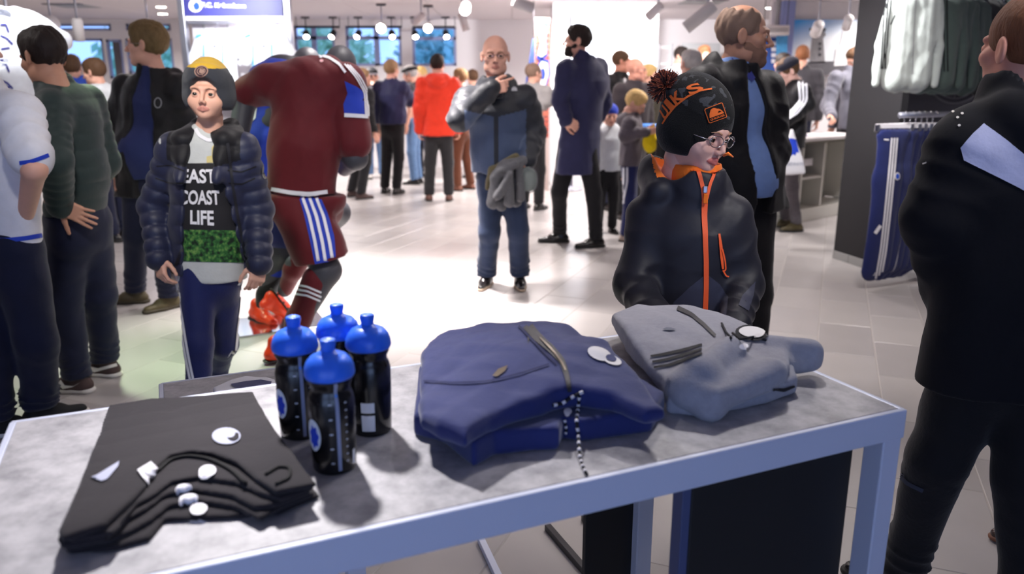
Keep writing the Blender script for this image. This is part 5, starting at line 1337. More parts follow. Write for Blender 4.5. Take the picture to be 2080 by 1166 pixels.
def beanie(s, m, z0=.012, th=.014, top=.02, h=.004, tilt=.25, name='beanie', mi=None, disp=None, ext=None, face=((0, .11, -.045), (.070, .085, .092))):
    q = SDF(); q.ell((0, -.018, .036), (.078 + th, .099 + th, .092 + th + top), k=.01)
    for g in (-1, 1): q.ell((.045 * g, -.02, -.01), (.045 + th, .06 + th, .07), k=.03)
    q.cut((0, .09, z0 + .055), unit(V(0, tilt, -1)), .006)
    if ext: ext(q)
    q.ell(face[0], face[1], k=.012, op='s')
    if disp: q.disp = disp
    v, f = q.mesh(h); c = v[f].mean(1)
    o = obj(name, s.H2W(v), f, m, s.root, True, mi=(mi(c) if mi else None)); s.parts[name] = o; return o
# ================================================================== THE TWO BOYS AT THE TABLE
def J(s, Y, **k):
    """joints measured in the photo: name=(px, py, dY)"""
    s.set(**{n: (at(v[0], v[1], Y + (v[2] if len(v) > 2 else 0)) if isinstance(v, tuple) else v) for n, v in k.items()}); return s
M_white_sole = mat('white_rubber', (216, 212, 206), .6)
M_blk_sole = mat('black_rubber', (22, 21, 22), .6)
M_blackcloth = cloth('black_nylon', (22, 21, 25), .6, bscale=60, sheen=.1)
M_navypuff = cloth('navy_puffer', (32, 36, 62), .5, bscale=50, bump=.2, sheen=.1, spec=.4)
M_navypant = cloth('navy_track_knit', (24, 32, 84), .6, bscale=120, sheen=.2)
M_tshirt = cloth('pale_grey_tee', (196, 198, 194), .85)
M_tpanel = mat('black_print', (26, 24, 28), .8)
M_twhite = mat('white_print', (232, 230, 232), .8)
def foliage_mat():
    m = mat('foliage_print', (40, 86, 40), .85); nt = m.node_tree; b = nt.nodes['Principled BSDF']
    n = nt.nodes.new('ShaderNodeTexNoise'); n.inputs['Scale'].default_value = 55; n.inputs['Detail'].default_value = 6
    r = nt.nodes.new('ShaderNodeValToRGB'); e = r.color_ramp.elements; e[0].position = .38; e[0].color = (*srgb(16, 34, 18), 1); e[1].position = .66; e[1].color = (*srgb(112, 150, 74), 1)
    k = e.new(.52); k.color = (*srgb(44, 104, 44), 1)
    tc = nt.nodes.new('ShaderNodeTexCoord'); nt.links.new(tc.outputs['Object'], n.inputs['Vector']); nt.links.new(n.outputs['Fac'], r.inputs[0]); nt.links.new(r.outputs[0], b.inputs['Base Color']); return m
M_fol = foliage_mat()
# ---- boy in the open navy puffer jacket
Y1 = 3.32
b1 = Person('boy in an open navy puffer jacket and a grey and yellow beanie, facing the camera', (at(424, 545, Y1)[0], Y1), -86, 1.53)
b1.kind = 'child'; b1.skin = M_skin['boy']; b1.hy = -84; b1.hp = 4; b1.hr = 3; b1.hs = .95
J(b1, Y1, head=(423, 193, -.02), neck=(424, 272, .03), chest=(424, 365), waist=(425, 455), hip=(425, 530), shL=(494, 300, .02), shR=(352, 300, .02), elL=(524, 425, .04), elR=(313, 420, .04), wrL=(527, 535, -.06), wrR=(323, 525, -.06), hjL=(455, 560), hjR=(393, 560))
b1.J['knL'] = at(456, 700, Y1 + .10); b1.J['knR'] = at(404, 700, Y1 - .12)
b1.J['anL'] = V(at(444, 800, Y1 + .3)[0], Y1 + .30, .11); b1.J['anR'] = V(at(412, 800, Y1 - .1)[0], Y1 - .16, .075)
b1.set(hdL=V(-.15, -.35, -1), hdR=V(.25, -.4, -1), hnL=V(.6, -.8, 0), hnR=V(-.6, -.8, 0))
b1.body(h=.010, hh=.0032, ha=.004); b1.brows(mat('brow_fair', (186, 140, 112), .8), .0015)
tr = b1.trousers(M_navypant, (.160, .092, .066, .056), h=.007, seed=11, amp=.008)
t1 = bvh(tr)
for pts in ([(351, 545), (357, 600), (366, 650), (372, 690), (379, 730), (388, 775)], [(358, 548), (364, 605), (373, 655), (378, 690), (385, 730), (394, 775)], [(492, 560), (489, 620), (482, 670), (478, 720), (474, 770)]):
    ribbon_px(t1, pts, 4.5, M_twhite, tr, 'side_stripe', .004, 30)
print_px(t1, [[(481, 579), (487, 568), (493, 579)]], M_twhite, tr, 'maker_mark', .004)
b1.shoes(M_blackcloth, M_white_sole)
sh = b1.top(M_tshirt, (.150, .155, .186), (.055, .05, .045), hem=at(425, 566, Y1)[2], name='shirt', h=.007, seed=21, amp=.006, sleeve=.4, chest_fw=.0)
ts = bvh(sh)
print_px(ts, [[(368, 332), (484, 332), (486, 468), (366, 466)]], M_tpanel, sh, 'print_panel', .003, 7)
print_px(ts, [[(350, 466), (500, 468), (504, 534), (340, 530)]], M_fol, sh, 'foliage_print', .003, 7)
for w_, q in (('EAST', [(370, 372), (440, 372), (437, 344), (372, 344)]), ('COAST', [(366, 415), (447, 416), (445, 386), (368, 386)]), ('LIFE', [(388, 455), (435, 458), (434, 428), (388, 427)])):
    text_px(ts, w_, q, M_twhite, sh, 'lettering', .0055, .03)
M_tower = mat('pale_tower_print', (206, 190, 128), .85); M_twin = mat('tower_window_print', (150, 128, 90), .85)
print_px(ts, [[(430, 331), (430, 300), (436, 292), (447, 291), (453, 300), (454, 331)], [(420, 331), (420, 318), (430, 316), (430, 331)]], M_tower, sh, 'tower_print', .003, 7)
print_px(ts, [[(x, y), (x + 3, y), (x + 3, y + 5), (x, y + 5)] for x in (434, 440, 446) for y in (300, 310, 320)], M_twin, sh, 'tower_windows', .0045, 7)
ribbon_px(ts, [(398, 262), (406, 276), (424, 286), (440, 282), (452, 264)], 7, M_twhite, sh, 'neckband', .004)
F1 = b1.fw(); L1 = b1.lat()
zh = at(425, 552, Y1)[2]
wn = b1.J['neck'] + F1 * .13 - V(0, 0, -.03)
def hoodx(q):
    n = b1.J['neck']
    for g in (1, -1):
        q.cap(n - F1 * .07 + V(0, 0, .02) + L1 * .07 * g, n + F1 * .06 + L1 * .085 * g - V(0, 0, .03), .045, .034, k=.03)
        q.cap(n + F1 * .06 + L1 * .085 * g - V(0, 0, .03), b1.J['chest'] + F1 * .115 + L1 * .075 * g, .030, .016, k=.03)
zy = at(424, 332, Y1)[2]
jk = b1.top([M_navypuff, M_blackcloth], (.180, .182, .192), (.072, .071, .060), hem=zh, h=.007, seed=22, amp=.006, f=(16, 16, 12), hood=.92, quilt=(4.5, .010, .082), opening=[(wn, at(424, 575, Y1 - .16) - wn, .052, .145, 1.6)], extra=hoodx,
            mi=lambda c: ((c[:, 2] > zy - .02 + .25 * np.abs((c - b1.J['neck']) @ L1)) & (np.abs((c - b1.J['neck']) @ L1) < .15)).astype(int))
tj = bvh(jk)
for pts in ([(318, 338), (345, 336), (374, 348)], [(316, 362), (345, 372), (372, 372)], [(462, 346), (490, 350), (520, 338)], [(464, 372), (492, 374), (518, 362)]): ribbon_px(tj, pts, 2.6, M_blackcloth, jk, 'pocket_seam', .002)
for pts in ([(407, 290), (400, 350), (388, 430), (372, 500), (358, 540)], [(462, 290), (470, 360), (482, 440), (496, 510), (506, 546)]): ribbon_px(tj, pts, 6, M_zip, jk, 'zip', .003)
print_px(tj, [disc_px(537, 349, 6, 15)], mat('grey_patch', (120, 118, 112), .7), jk, 'sleeve_patch', .003)
for n in 'LR':
    MB().tube([b1.J['wr' + n] + unit(b1.J['el' + n] - b1.J['wr' + n]) * d for d in (-.002, .03)], .047, 16).o('cuff', M_blackcloth, jk, True)
M_beg = cloth('charcoal_rib_knit', (54, 56, 62), .95, bscale=300, bump=.5, stretch=(3, 3, .3)); M_bey = cloth('yellow_knit', (206, 166, 52), .95, bscale=260, bump=.4)
bn = beanie(b1, [M_beg, M_bey], z0=-.105, th=.019, top=.014, tilt=.06, face=((0, .115, -.030), (.072, .085, .097)), mi=lambda c: (c[:, 2] > .105 + (-.06) * (c[:, 1] - .08) * 2).astype(int), ext=lambda q: q.ring((0, -.012, .045), .088, .017, np.array([[1, 0, 0], [0, .92, .39], [0, -.39, .92]]), .106, k=.01, sq=2.6))
tbn = bvh(bn)
for r_, m in ((14, mat('copper_thread', (150, 118, 104), .7)), (11.5, mat('maroon_thread', (64, 40, 46), .8)), (8.5, mat('copper_thread', (150, 118, 104), .7)), (7, mat('maroon_thread', (64, 40, 46), .8))):
    print_px(tbn, [disc_px(409, 145, r_, r_ * .8, rot=-.15)], m, bn, 'badge', .0025 + (14 - r_) * .0002, 6)
print_px(tbn, [[(405, 148), (407, 141), (411, 145), (415, 140), (415, 148), (410, 150)]], mat('copper_thread', (150, 118, 104), .7), bn, 'badge_motif', .0055, 6)
# ---- boy with glasses in the orange-zipped jacket
Y2 = 2.3
b2 = Person('boy in glasses and pompom beanie, black jacket with orange zip, looking down', (at(1410, 600, Y2)[0], Y2), -80, 1.44)
b2.kind = 'child'; b2.skin = M_skin['pale']; b2.hy = -52; b2.hp = -13; b2.hr = 4; b2.hs = .98
J(b2, Y2, head=(1416, 268, .02), neck=(1402, 385, .05), chest=(1400, 490, .02), waist=(1400, 590, .02), hip=(1400, 690, .03), shL=(1482, 440, .02), shR=(1320, 442, .05), elL=(1510, 580, -.02), elR=(1287, 580, -.02), wrL=(1492, 662, -.16), wrR=(1330, 650, -.20), hjL=(1440, 720, .03), hjR=(1365, 720, .03))
b2.set(poseL='relaxed', poseR='relaxed', hdL=V(-.3, -.6, -.8), hdR=V(.6, -.6, -.4))
b2.J['knL'] = V(.70, Y2 + .01, .40); b2.J['knR'] = V(.585, Y2 + .01, .40); b2.J['anL'] = V(.78, Y2 + .06, .07); b2.J['anR'] = V(.655, Y2 + .06, .07)
b2.body(h=.010, hh=.003, ha=.004, lip=mat('lips_rosy', (206, 112, 104), .45)); b2.brows(mat('brow_fair', (170, 128, 98), .8), .0026)
b2.glasses(mat('silver_frame', (176, 172, 178), .2, metal=.9), .0235, .0014, .0165)
b2.trousers(cloth('black_trouser', (24, 24, 28), .8), h=.010, seed=31); b2.shoes(M_blackcloth, M_white_sole)
M_bj = cloth('black_ski_shell', (26, 26, 38), .55, bscale=40, bump=.15, sheen=.05, spec=.4); M_bjg = cloth('slate_shell_panel', (50, 52, 72), .55, bscale=40, spec=.4)
M_or = cloth('orange_lining', (248, 120, 36), .8, bscale=80); M_orz = mat('orange_zip', (252, 98, 44), .5, bump=.3, bscale=800)
F2, L2 = b2.fw(), b2.lat(); n2_ = b2.J['neck']
def b2x(q):
    # tall collar standing away from the chin, gathered hood at the back
    q.ring(n2_ + V(.012, -.008, .012), .082, .012, np.array([L2, F2, V(0, 0, 1)]), .084, k=.02, sq=4.0)
    q.cap(n2_ + L2 * .08 - F2 * .03, n2_ - L2 * .09 - F2 * .05 + V(0, 0, .030), .050, .060, k=.03)
    q.cap(n2_ - L2 * .09 - F2 * .05 + V(0, 0, .055), n2_ - L2 * .10 + F2 * .050 + V(0, 0, .0), .060, .036, k=.03)
    q.ell(n2_ - F2 * .095 - V(0, 0, .04), (.11, .08, .075), k=.03)
    q.cap(n2_ + V(.004, -.004, -.02), n2_ + V(.016, -.020, .20), .064, .078, k=.008, op='s')
    q.cap(n2_ - L2 * .055 - F2 * .035 + V(0, 0, .115), n2_ - L2 * .045 + F2 * .05 + V(0, 0, .075), .062, .050, k=.012, op='s')
ha_, hb_ = n2_ - L2 * .055 - F2 * .035 + V(0, 0, .115), n2_ - L2 * .045 + F2 * .05 + V(0, 0, .075)
def mi2(c):
    t = np.clip(((c - ha_) @ (hb_ - ha_)) / ((hb_ - ha_) @ (hb_ - ha_)), 0, 1)[:, None]; d = np.linalg.norm(c - ha_ - t * (hb_ - ha_), axis=1)
    return ((d < .066) & ((c - n2_) @ F2 < .062) & (c[:, 2] > n2_[2] - .02)).astype(int)
jk2 = b2.top([M_bj, M_or], (.178, .182, .192), (.077, .073, .060), hem=.60, h=.0065, seed=33, amp=.010, f=(12, 12, 10), extra=b2x, shr=.07, mi=mi2)
tj2 = bvh(jk2)
ribbon_px(tj2, [(1431, 408), (1430, 440), (1432, 480), (1434, 530), (1434, 580), (1432, 632)], [12, 11, 10, 10, 10, 10], M_orz, jk2, 'zip', .004, 40)
ribbon_px(tj2, [(1404, 330), (1414, 338), (1421, 356), (1427, 380), (1430, 408)], [5, 8, 8, 8, 9], M_orz, jk2, 'zip_left', .004, 30)
ribbon_px(tj2, [(1478, 318), (1466, 328), (1452, 348), (1442, 372), (1434, 404)], [3, 6, 6, 6, 7], M_orz, jk2, 'zip_right', .004, 30)
pl = MB(); c_ = np.array(_cast(tj2, 1431, 385, .008)[0]); pl.box(c_, (.006, .004, .010), rot_z(-.1), .002); pl.o('zip_slider', M_steel, jk2)
c_ = np.array(_cast(tj2, 1431, 402, .010)[0]); MB().box(c_, (.0065, .003, .014), rot_z(-.1), .002).o('zip_pull', M_or, jk2)
print_px(tj2, [[(1364, 640), (1368, 614), (1400, 584), (1428, 561), (1428, 640)], [(1440, 560), (1462, 578), (1480, 604), (1476, 640), (1438, 640)]], M_bjg, jk2, 'lower_panel', .002, 9)
print_px(tj2, [[(1500, 620), (1508, 600), (1534, 572), (1530, 600), (1520, 632)]], M_bjg, jk2, 'sleeve_panel', .002, 9)
ribbon_px(tj2, [(1460, 475), (1463, 500), (1465, 525), (1467, 546)], [4, 6, 6, 4], M_orz, jk2, 'pocket_zip', .004)
ribbon_px(tj2, [(1465, 505), (1471, 530), (1472, 548), (1467, 550)], 3, M_orz, jk2, 'pocket_cord', .006); ribbon_px(tj2, [(1466, 548), (1473, 560), (1479, 562)], 3, M_orz, jk2, 'pocket_pull', .006)
ln = SDF(); ln.ring(n2_ + V(.012, -.010, .045), .070, .006, np.array([L2, F2, V(0, 0, 1)]), .072, k=.005, sq=6)
ln.o('collar_lining', M_or, .005, jk2)
MB().tube([at(1470, 316, Y2 - .10), at(1479, 312, Y2 - .12), at(1489, 319, Y2 - .11)], [.004, .005, .002], 8).o('chin_tab', M_or, jk2, True)
# beanie with camouflage knit, lettered band, patch and pompom
def camo():
    m = mat('camo_knit', (20, 20, 22), .95, bump=.5, bscale=420); nt = m.node_tree; b = nt.nodes['Principled BSDF']
    n = nt.nodes.new('ShaderNodeTexNoise'); n.inputs['Scale'].default_value = 38; n.inputs['Detail'].default_value = 1.5
    r = nt.nodes.new('ShaderNodeValToRGB'); r.color_ramp.interpolation = 'CONSTANT'; e = r.color_ramp.elements; e[0].color = (*srgb(17, 17, 19), 1); e[1].position = .56; e[1].color = (*srgb(66, 68, 72), 1)
    tc = nt.nodes.new('ShaderNodeTexCoord'); nt.links.new(tc.outputs['Object'], n.inputs['Vector']); nt.links.new(n.outputs['Fac'], r.inputs[0]); nt.links.new(r.outputs[0], b.inputs['Base Color']); return m
M_camo = camo(); M_bk = cloth('black_rib_knit', (15, 15, 17), .95, bscale=300, bump=.5); M_orp = mat('orange_knit', (238, 112, 44), .9, bump=.4, bscale=400); M_char = cloth('charcoal_knit', (60, 60, 64), .95, bscale=300, bump=.5)
bh = beanie(b2, [M_bk, M_camo], z0=-.115, th=.017, top=.014, tilt=.10, face=((0, .125, -.060), (.064, .098, .096)), h=.0035, mi=lambda c: ((c[:, 2] > .075 - .25 * c[:, 1]) & (c[:, 2] < .155)).astype(int), ext=lambda q: (q.ell((0, -.055, .085), (.074, .078, .075), k=.03),))
th_ = bvh(bh)
ribbon_px(th_, [(1346, 252), (1356, 236), (1372, 216), (1396, 197), (1424, 184), (1446, 181)], [3, 4, 4, 4, 3.5, 3], M_orp, bh, 'knit_line', .002, 40)
for ch, q in (('U', [(1352, 247), (1362, 230), (1347, 212), (1341, 226)]), ('I', [(1364, 227), (1372, 217), (1355, 200), (1349, 208)]), ('K', [(1374, 215), (1396, 200), (1378, 182), (1360, 196)]), ('S', [(1402, 194), (1432, 183), (1418, 168), (1392, 176)])):
    text_px(th_, ch, q, M_orp, bh, 'knit_letter', .0025, .03)
PA = np.array([(1430, 222), (1466, 208), (1476, 238), (1440, 251)], float)
def pu(u, v): return tuple((1 - u) * (1 - v) * PA[3] + u * (1 - v) * PA[2] + u * v * PA[1] + (1 - u) * v * PA[0])
print_px(th_, [[pu(u, v) for u, v in ((.06, 0), (.94, 0), (1, .07), (1, .93), (.94, 1), (.06, 1), (0, .93), (0, .07))]], M_orp, bh, 'patch', .003, 8)
print_px(th_, [[pu(u, v) for u, v in ((.08, .05), (.92, .05), (.95, .10), (.95, .90), (.92, .95), (.08, .95), (.05, .90), (.05, .10))]], M_bk, bh, 'patch_field', .0042, 8)
print_px(th_, [[pu(u, v) for u, v in ((.12, .36), (.18, .60), (.30, .80), (.45, .86), (.58, .80), (.48, .74), (.40, .62), (.40, .50), (.50, .42), (.88, .36), (.88, .32), (.12, .32))], [pu(u, v) for u, v in ((.50, .45), (.56, .62), (.66, .72), (.78, .60), (.86, .42))]], M_orp, bh, 'patch_wave', .0054, 6)
print_px(th_, [[pu(u, v) for u, v in ((.60, .46), (.65, .56), (.72, .54), (.77, .46))]], M_bk, bh, 'patch_peak', .0066, 6)
text_px(th_, 'QUIKSILVER', [pu(.12, .12), pu(.88, .12), pu(.88, .26), pu(.12, .26)], M_orp, bh, 'patch_lettering', .0054, .02)
pc = b2.H2W((0, -.085, .190)); pcp = at(1352, 176, pc[1]); pm_ = [MB(), MB()]
rg = np.random.RandomState(5)
for i in range(900):
    d = unit(rg.normal(size=3)); L_ = .050 * rg.uniform(.82, 1.04); a = unit(np.cross(d, rg.normal(size=3))) * .0018; b_ = np.cross(d, a); p0 = pcp + d * .012; p1 = pcp + d * L_ + unit(rg.normal(size=3)) * .005
    pm_[i % 2].add([p0 - a, p0 + a, p0 + b_, p1 - a * .8, p1 + a * .8, p1 + b_ * .8], [(0, 1, 4, 3), (1, 2, 5, 4), (2, 0, 3, 5), (3, 4, 5)])
for m_, q in zip(pm_, (mat('rust_yarn', (172, 92, 66), .95), mat('brown_yarn', (70, 46, 46), .95))): q_ = m_.o('pompom_yarn', q, bh); q_['kind'] = 'stuff'
# ================================================================== THE OTHER CUSTOMERS, NEAR ONES FIRST
M_jean = cloth('dark_denim', (26, 30, 54), .85, bscale=220, bump=.2, var=.25, vscale=9); M_jean2 = cloth('faded_denim', (36, 48, 74), .85, bscale=220, var=.4, vscale=6)
M_blkpant = cloth('black_trousers', (26, 25, 29), .8); M_char2 = cloth('charcoal_trousers', (44, 43, 46), .8)
M_shoeblk = mat('black_leather', (24, 21, 22), .25, spec=.6); M_shoebrn = mat('brown_suede', (74, 56, 54), .8); M_olive = mat('olive_leather', (78, 68, 42), .6, bump=.1, bscale=60)
def PX(px, Y, z=1.0): return px_x(px, Y, z)
# ---- teenager with his back to us at the right edge
YS = 1.90
s1 = Person('person seen from behind at the right edge, black jacket with a pale shoulder panel', (PX(2030, YS, .2), YS), 118, 1.66)
s1.skin = M_skin['ruddy']; s1.hy = 106; s1.hp = 2; s1.hs = .97
J(s1, YS, head=(2082, 100, .02), neck=(2075, 218, .0), chest=(2085, 370), waist=(2065, 540), hip=(2045, 690), shL=(1968, 300, -.02), shR=(2215, 300, .06), elL=(1905, 440, -.02), elR=(2260, 480), wrL=(1925, 590, .05), wrR=(2200, 600, .1), hjL=(1985, 740), hjR=(2110, 740), knL=(1905, 930, .02), knR=(2085, 980, -.08))
s1.J['anL'] = at(1842, 1120, 2.03); s1.J['anR'] = V(PX(2085, 1.78, .1), 1.78, .085); s1.J['anL'][2] = .10
s1.set(toeL=V(-.5, .6, 0), toeR=V(.2, .9, 0))
s1.body(h=.012, hh=.0035, ha=.006)
s1.hair(hairmat('auburn', (112, 70, 46)), 'crop', .0045, .006)
tr = s1.trousers(cloth('black_track_knit', (14, 14, 19), .8), (.165, .108, .080, .062), h=.008, seed=41)
t_ = bvh(tr)
M_dimstripe = mat('dim_blue_stripe', (44, 52, 74), .8)
for d in (0, 10, 20): ribbon_px(t_, [(1838 + d, 765), (1826 + d, 800), (1816 + d, 838)], 3, M_dimstripe, tr, 'side_stripe', .004)
ribbon_px(t_, [(1822, 960), (1846, 982), (1876, 996)], 8, M_dimstripe, tr, 'cuff_band', .004)
M_sockw = cloth('white_sock', (200, 202, 214), .9); M_sockb = cloth('blue_sock_stripe', (44, 62, 130), .9)
a_ = s1.J['anL']
for z0_, z1_, m_ in ((.06, .165, M_sockw), (.105, .116, M_sockb), (.128, .139, M_sockb), (.150, .160, M_sockb)):
    MB().tube([V(a_[0], a_[1], z0_), V(a_[0] + .004, a_[1], z1_)], .052 if m_ is M_sockw else .0535, 16).o('sock' if m_ is M_sockw else 'sock_stripe', m_, s1.root, True)
s1.shoes(M_shoeblk, M_blk_sole)
M_sj = cloth('matt_black_jacket', (15, 15, 21), .9, bscale=60, bump=.15, sheen=.05); M_lav = cloth('pale_lavender_panel', (182, 186, 218), .75)
F_, L_ = s1.fw(), s1.lat()
jk = s1.top(M_sj, (.225, .225, .240), (.098, .088, .070), hem=at(2000, 778, YS)[2], h=.009, seed=42, amp=.010, collar=(.080, .016, .060, .02), hood=1.0, shr=.085)
tj = bvh(jk)
print_px(tj, [[(1952, 300), (1976, 272), (1998, 252), (2040, 282), (2084, 316), (2084, 390), (2030, 362), (1958, 326)]], M_lav, jk, 'shoulder_panel', .004, 9)
for x, y in ((1937, 228), (1946, 240), (1955, 232), (1949, 256)): print_px(tj, [disc_px(x, y, 3, 2.4)], M_white_sole, jk, 'fleck', .003)
ribbon_px(tj, [(1884, 330), (1876, 333)], 3, M_white_sole, jk, 'sleeve_mark', .003)
# ---- somebody in dark clothes just outside the frame whose brown shoe shows behind him
s2 = Person('person outside the right edge whose polished dark brown shoe shows on the floor', (1.93, 2.44), 186, 1.78)
s2.J['anR'] = V(1.775, 2.30, .085); s2.J['anL'] = V(2.1, 2.60, .085); s2.J['toeL'] = V(-1, -.06, 0); s2.J['toeR'] = V(-1, .2, 0)
s2.J['knR'] = lerp(s2.J['hjR'], s2.J['anR'], .5); s2.J['knL'] = lerp(s2.J['hjL'], s2.J['anL'], .5)
s2.body(h=.014, hh=.008, ha=.008); s2.hair(H_brown, 'short', .008); s2.trousers(M_blkpant, h=.012, seed=45); s2.top(M_blackcloth, h=.013, seed=46)
s2.shoes(mat('brown_polished', (58, 42, 38), .22, spec=.7), mat('tan_welt', (112, 70, 50), .6), 'dress')
# ---- white shirt man at the left edge
YA = 3.18
a1 = Person('person at the left edge in a white jersey with blue stripes and dark jeans', (PX(-20, YA, .5), YA), 55, 1.76)
a1.hy = 30
J(a1, YA, head=(-70, 95, .03), neck=(-45, 172), chest=(-22, 270), waist=(0, 400), hip=(12, 490), shR=(38, 232, -.05), shL=(-125, 225, .1), elR=(70, 345, -.20), wrR=(52, 440, -.05), elL=(-150, 360, .2), wrL=(-120, 460, .2), hjR=(45, 540, -.04), hjL=(-22, 540, .06), knR=(74, 690, -.02), knL=(-15, 700, -.05))
a1.J['anR'] = V(onz(80, 866)[0], onz(80, 866)[1] + .03, .085); a1.J['anL'] = V(onz(-10, 890)[0], onz(-10, 890)[1] + .02, .085)
a1.set(toeR=V(.75, .65, 0), toeL=V(.8, .5, 0))
a1.body(h=.009, hh=.006, ha=.006, arm=(.050, .043, .030)); a1.hair(H_brown)
tr = a1.trousers(M_jean, (.165, .100, .082, .072), h=.009, seed=51, amp=.009, pool=.014)
a1.shoes(mat('black_knit_trainer', (20, 20, 22), .8, bump=.3, bscale=300), M_white_sole, laces=M_blk_sole)
tp = a1.top(M_wjer, (.172, .165, .165), (.088, .080, .06), hem=at(20, 511, YA)[2], name='jersey', h=.008, seed=52, amp=.009, sleeve=.42, collar=(.066, .010, .018, .0))
tj = bvh(tp)
ribbon_px(tj, [(-10, 488), (20, 487), (50, 484), (84, 478)], 9, M_lion, tp, 'hem_stripe', .003)
ribbon_px(tj, [(40, 331), (62, 328), (80, 322), (98, 315)], 8, M_lion, tp, 'sleeve_stripe', .003)
# ---- man in the dark green quilted jacket, hand on his hip
YB = 3.72
p2 = Person('man in a dark green quilted jacket and jeans, back turned, hand on his hip', (PX(150, YB, .6), YB), 142, 1.72)
p2.skin = M_skin['tan']; p2.hy = 158; p2.hp = -12; p2.hs = 1.02
J(p2, YB, head=(88, 118, -.02), neck=(112, 176), chest=(138, 250), waist=(158, 350), hip=(158, 430), shL=(104, 222, -.16), shR=(178, 205, .16), elL=(112, 330, -.30), elR=(215, 330, .24), wrL=(122, 418, -.20), wrR=(175, 390, .30), hjL=(132, 470, -.06), hjR=(186, 470, .06), knL=(132, 610, -.06), knR=(202, 600, .08))
p2.J['anL'] = V(onz(160, 795)[0], onz(160, 795)[1], .085); p2.J['anR'] = V(onz(218, 762)[0], onz(218, 762)[1], .085)
p2.set(toeL=V(-.95, .12, 0), toeR=V(-.93, .25, 0), poseL='flat', hdL=V(.75, .15, -.42), hnL=V(.0, -1, .15))
p2.body(h=.011, hh=.004, ha=.0045); p2.hair(H_dark, 'short', .005, .008)
p2.trousers(M_jean, (.165, .102, .080, .068), h=.009, seed=55, amp=.008)
p2.shoes(M_shoebrn, M_white_sole, laces=M_white_sole)
sw = bvh(p2.parts['shoeL']); print_px(sw, [[(118, 780), (128, 790), (148, 786), (165, 776), (150, 784), (132, 783), (124, 772)]], M_white_sole, p2.parts['shoeL'], 'curved_side_mark', .003, 6)
sw = bvh(p2.parts['shoeR']); print_px(sw, [[(180, 750), (192, 756), (238, 744), (236, 738), (200, 748), (180, 744)]], M_white_sole, p2.parts['shoeR'], 'curved_side_mark', .003, 6)
M_green = cloth('dark_green_quilt', (40, 54, 54), .6, bscale=40, sheen=.1)
jk = p2.top(M_green, (.188, .180, .182), (.078, .074, .058), hem=at(158, 432, YB)[2], h=.008, seed=56, amp=.006, collar=(.070, .014, .036, .015), quilt=(6, .005, .075))
MB().tube([at(92, 425, YB - .12), at(70, 418, YB - .1)], .006, 6)
# ---- man with spectacles, black coat over a navy shirt
YC = 5.12
p3 = Person('man in spectacles and an open black coat over a navy shirt, looking left', (PX(295, YC, .4), YC), -150, 1.80)
p3.hy = 182; p3.hp = 3; p3.skin = M_skin['fair']; p3.hs = 1.1
J(p3, YC, head=(297, 92), neck=(316, 150), chest=(308, 215), waist=(298, 300), hip=(296, 345), shL=(362, 178, -.05), shR=(258, 178, .08), elL=(375, 260), elR=(238, 262, .05), wrL=(365, 340), wrR=(243, 345), hjL=(318, 370), hjR=(276, 370), knL=(328, 480, -.03), knR=(276, 480, .03))
p3.J['anL'] = V(onz(340, 630)[0], onz(340, 630)[1] + .05, .085); p3.J['anR'] = V(onz(278, 615)[0], onz(278, 615)[1], .085)
p3.set(toeL=V(-.6, -.8, 0), toeR=V(-.97, -.15, 0)); p3.body(h=.012, hh=.0045, ha=.006); p3.hair(hairmat('khaki', (118, 96, 62)), 'short', .006, .013); p3.glasses(mat('silver_frame', (176, 172, 178), .2, metal=.9), ry=.014)
p3.trousers(M_jean, h=.011, seed=61); p3.shoes(M_olive, mat('olive_sole', (60, 52, 36), .7), 'boot')
p3.top(cloth('navy_shirt', (34, 44, 92), .8), (.175, .185, .185), (.06, .05, .045), name='shirt', h=.010, seed=62, belly=1, collar=(.066, .012, .028, .01))
wn = p3.J['neck'] + p3.fw() * .17
jk = p3.top(M_blackcloth, (.205, .212, .225), (.085, .078, .062), hem=at(296, 398, YC)[2], h=.010, seed=63, amp=.015, hood=1.05, collar=(.084, .016, .04, .0), belly=1, opening=[(wn, V(-.05, -.05, -1.0), .070, .085, 1.4)])
tj = bvh(jk); print_px(tj, [disc_px(321, 209, 8, 11)], mat('grey_badge', (150, 152, 158), .7), jk, 'badge', .003); print_px(tj, [disc_px(321, 209, 6, 9)], M_blackcloth, jk, 'badge_field', .0045)
# ---- bald man with the blue shirt, right behind the boy
YO = 3.62
p4 = Person('tall balding man in an open black coat over a blue shirt, looking right', (PX(1490, YO, .5), YO), -62, 1.80)
p4.hy = -14; p4.hp = -2; p4.skin = M_skin['tan']; p4.hs = 1.06
J(p4, YO, head=(1512, 74), neck=(1490, 142, .02), chest=(1490, 230), waist=(1500, 350), hip=(1505, 420), shL=(1556, 182, .10), shR=(1425, 176, -.08), elL=(1568, 300, .0), elR=(1398, 310, .1), wrL=(1545, 390, -.1), wrR=(1440, 390, -.1), hjL=(1535, 450), hjR=(1480, 450), knL=(1535, 600), knR=(1490, 600))
p4.J['anL'] = V(PX(1530, YO, .1), YO + .05, .085); p4.J['anR'] = V(PX(1480, YO, .1), YO + .1, .085)
p4.body(h=.011, hh=.0038, ha=.006, hands=''); p4.hair(H_stub, 'balding', .005, .004); p4.beard(mat('stubble_brown', (142, 106, 88), .9), .005)
p4.trousers(M_blkpant, h=.011, seed=65); p4.shoes(M_shoeblk, M_blk_sole)
M_bshirt = cloth('blue_shirt', (126, 156, 214), .8, bscale=300); M_dshirt = cloth('blue_collar', (62, 70, 150), .8)
st = p4.top(M_bshirt, (.178, .180, .182), (.06, .05, .045), hem=at(1528, 392, YO)[2], name='shirt', h=.009, seed=66, belly=1, collar=(.070, .012, .034, .012))
ts = bvh(st)
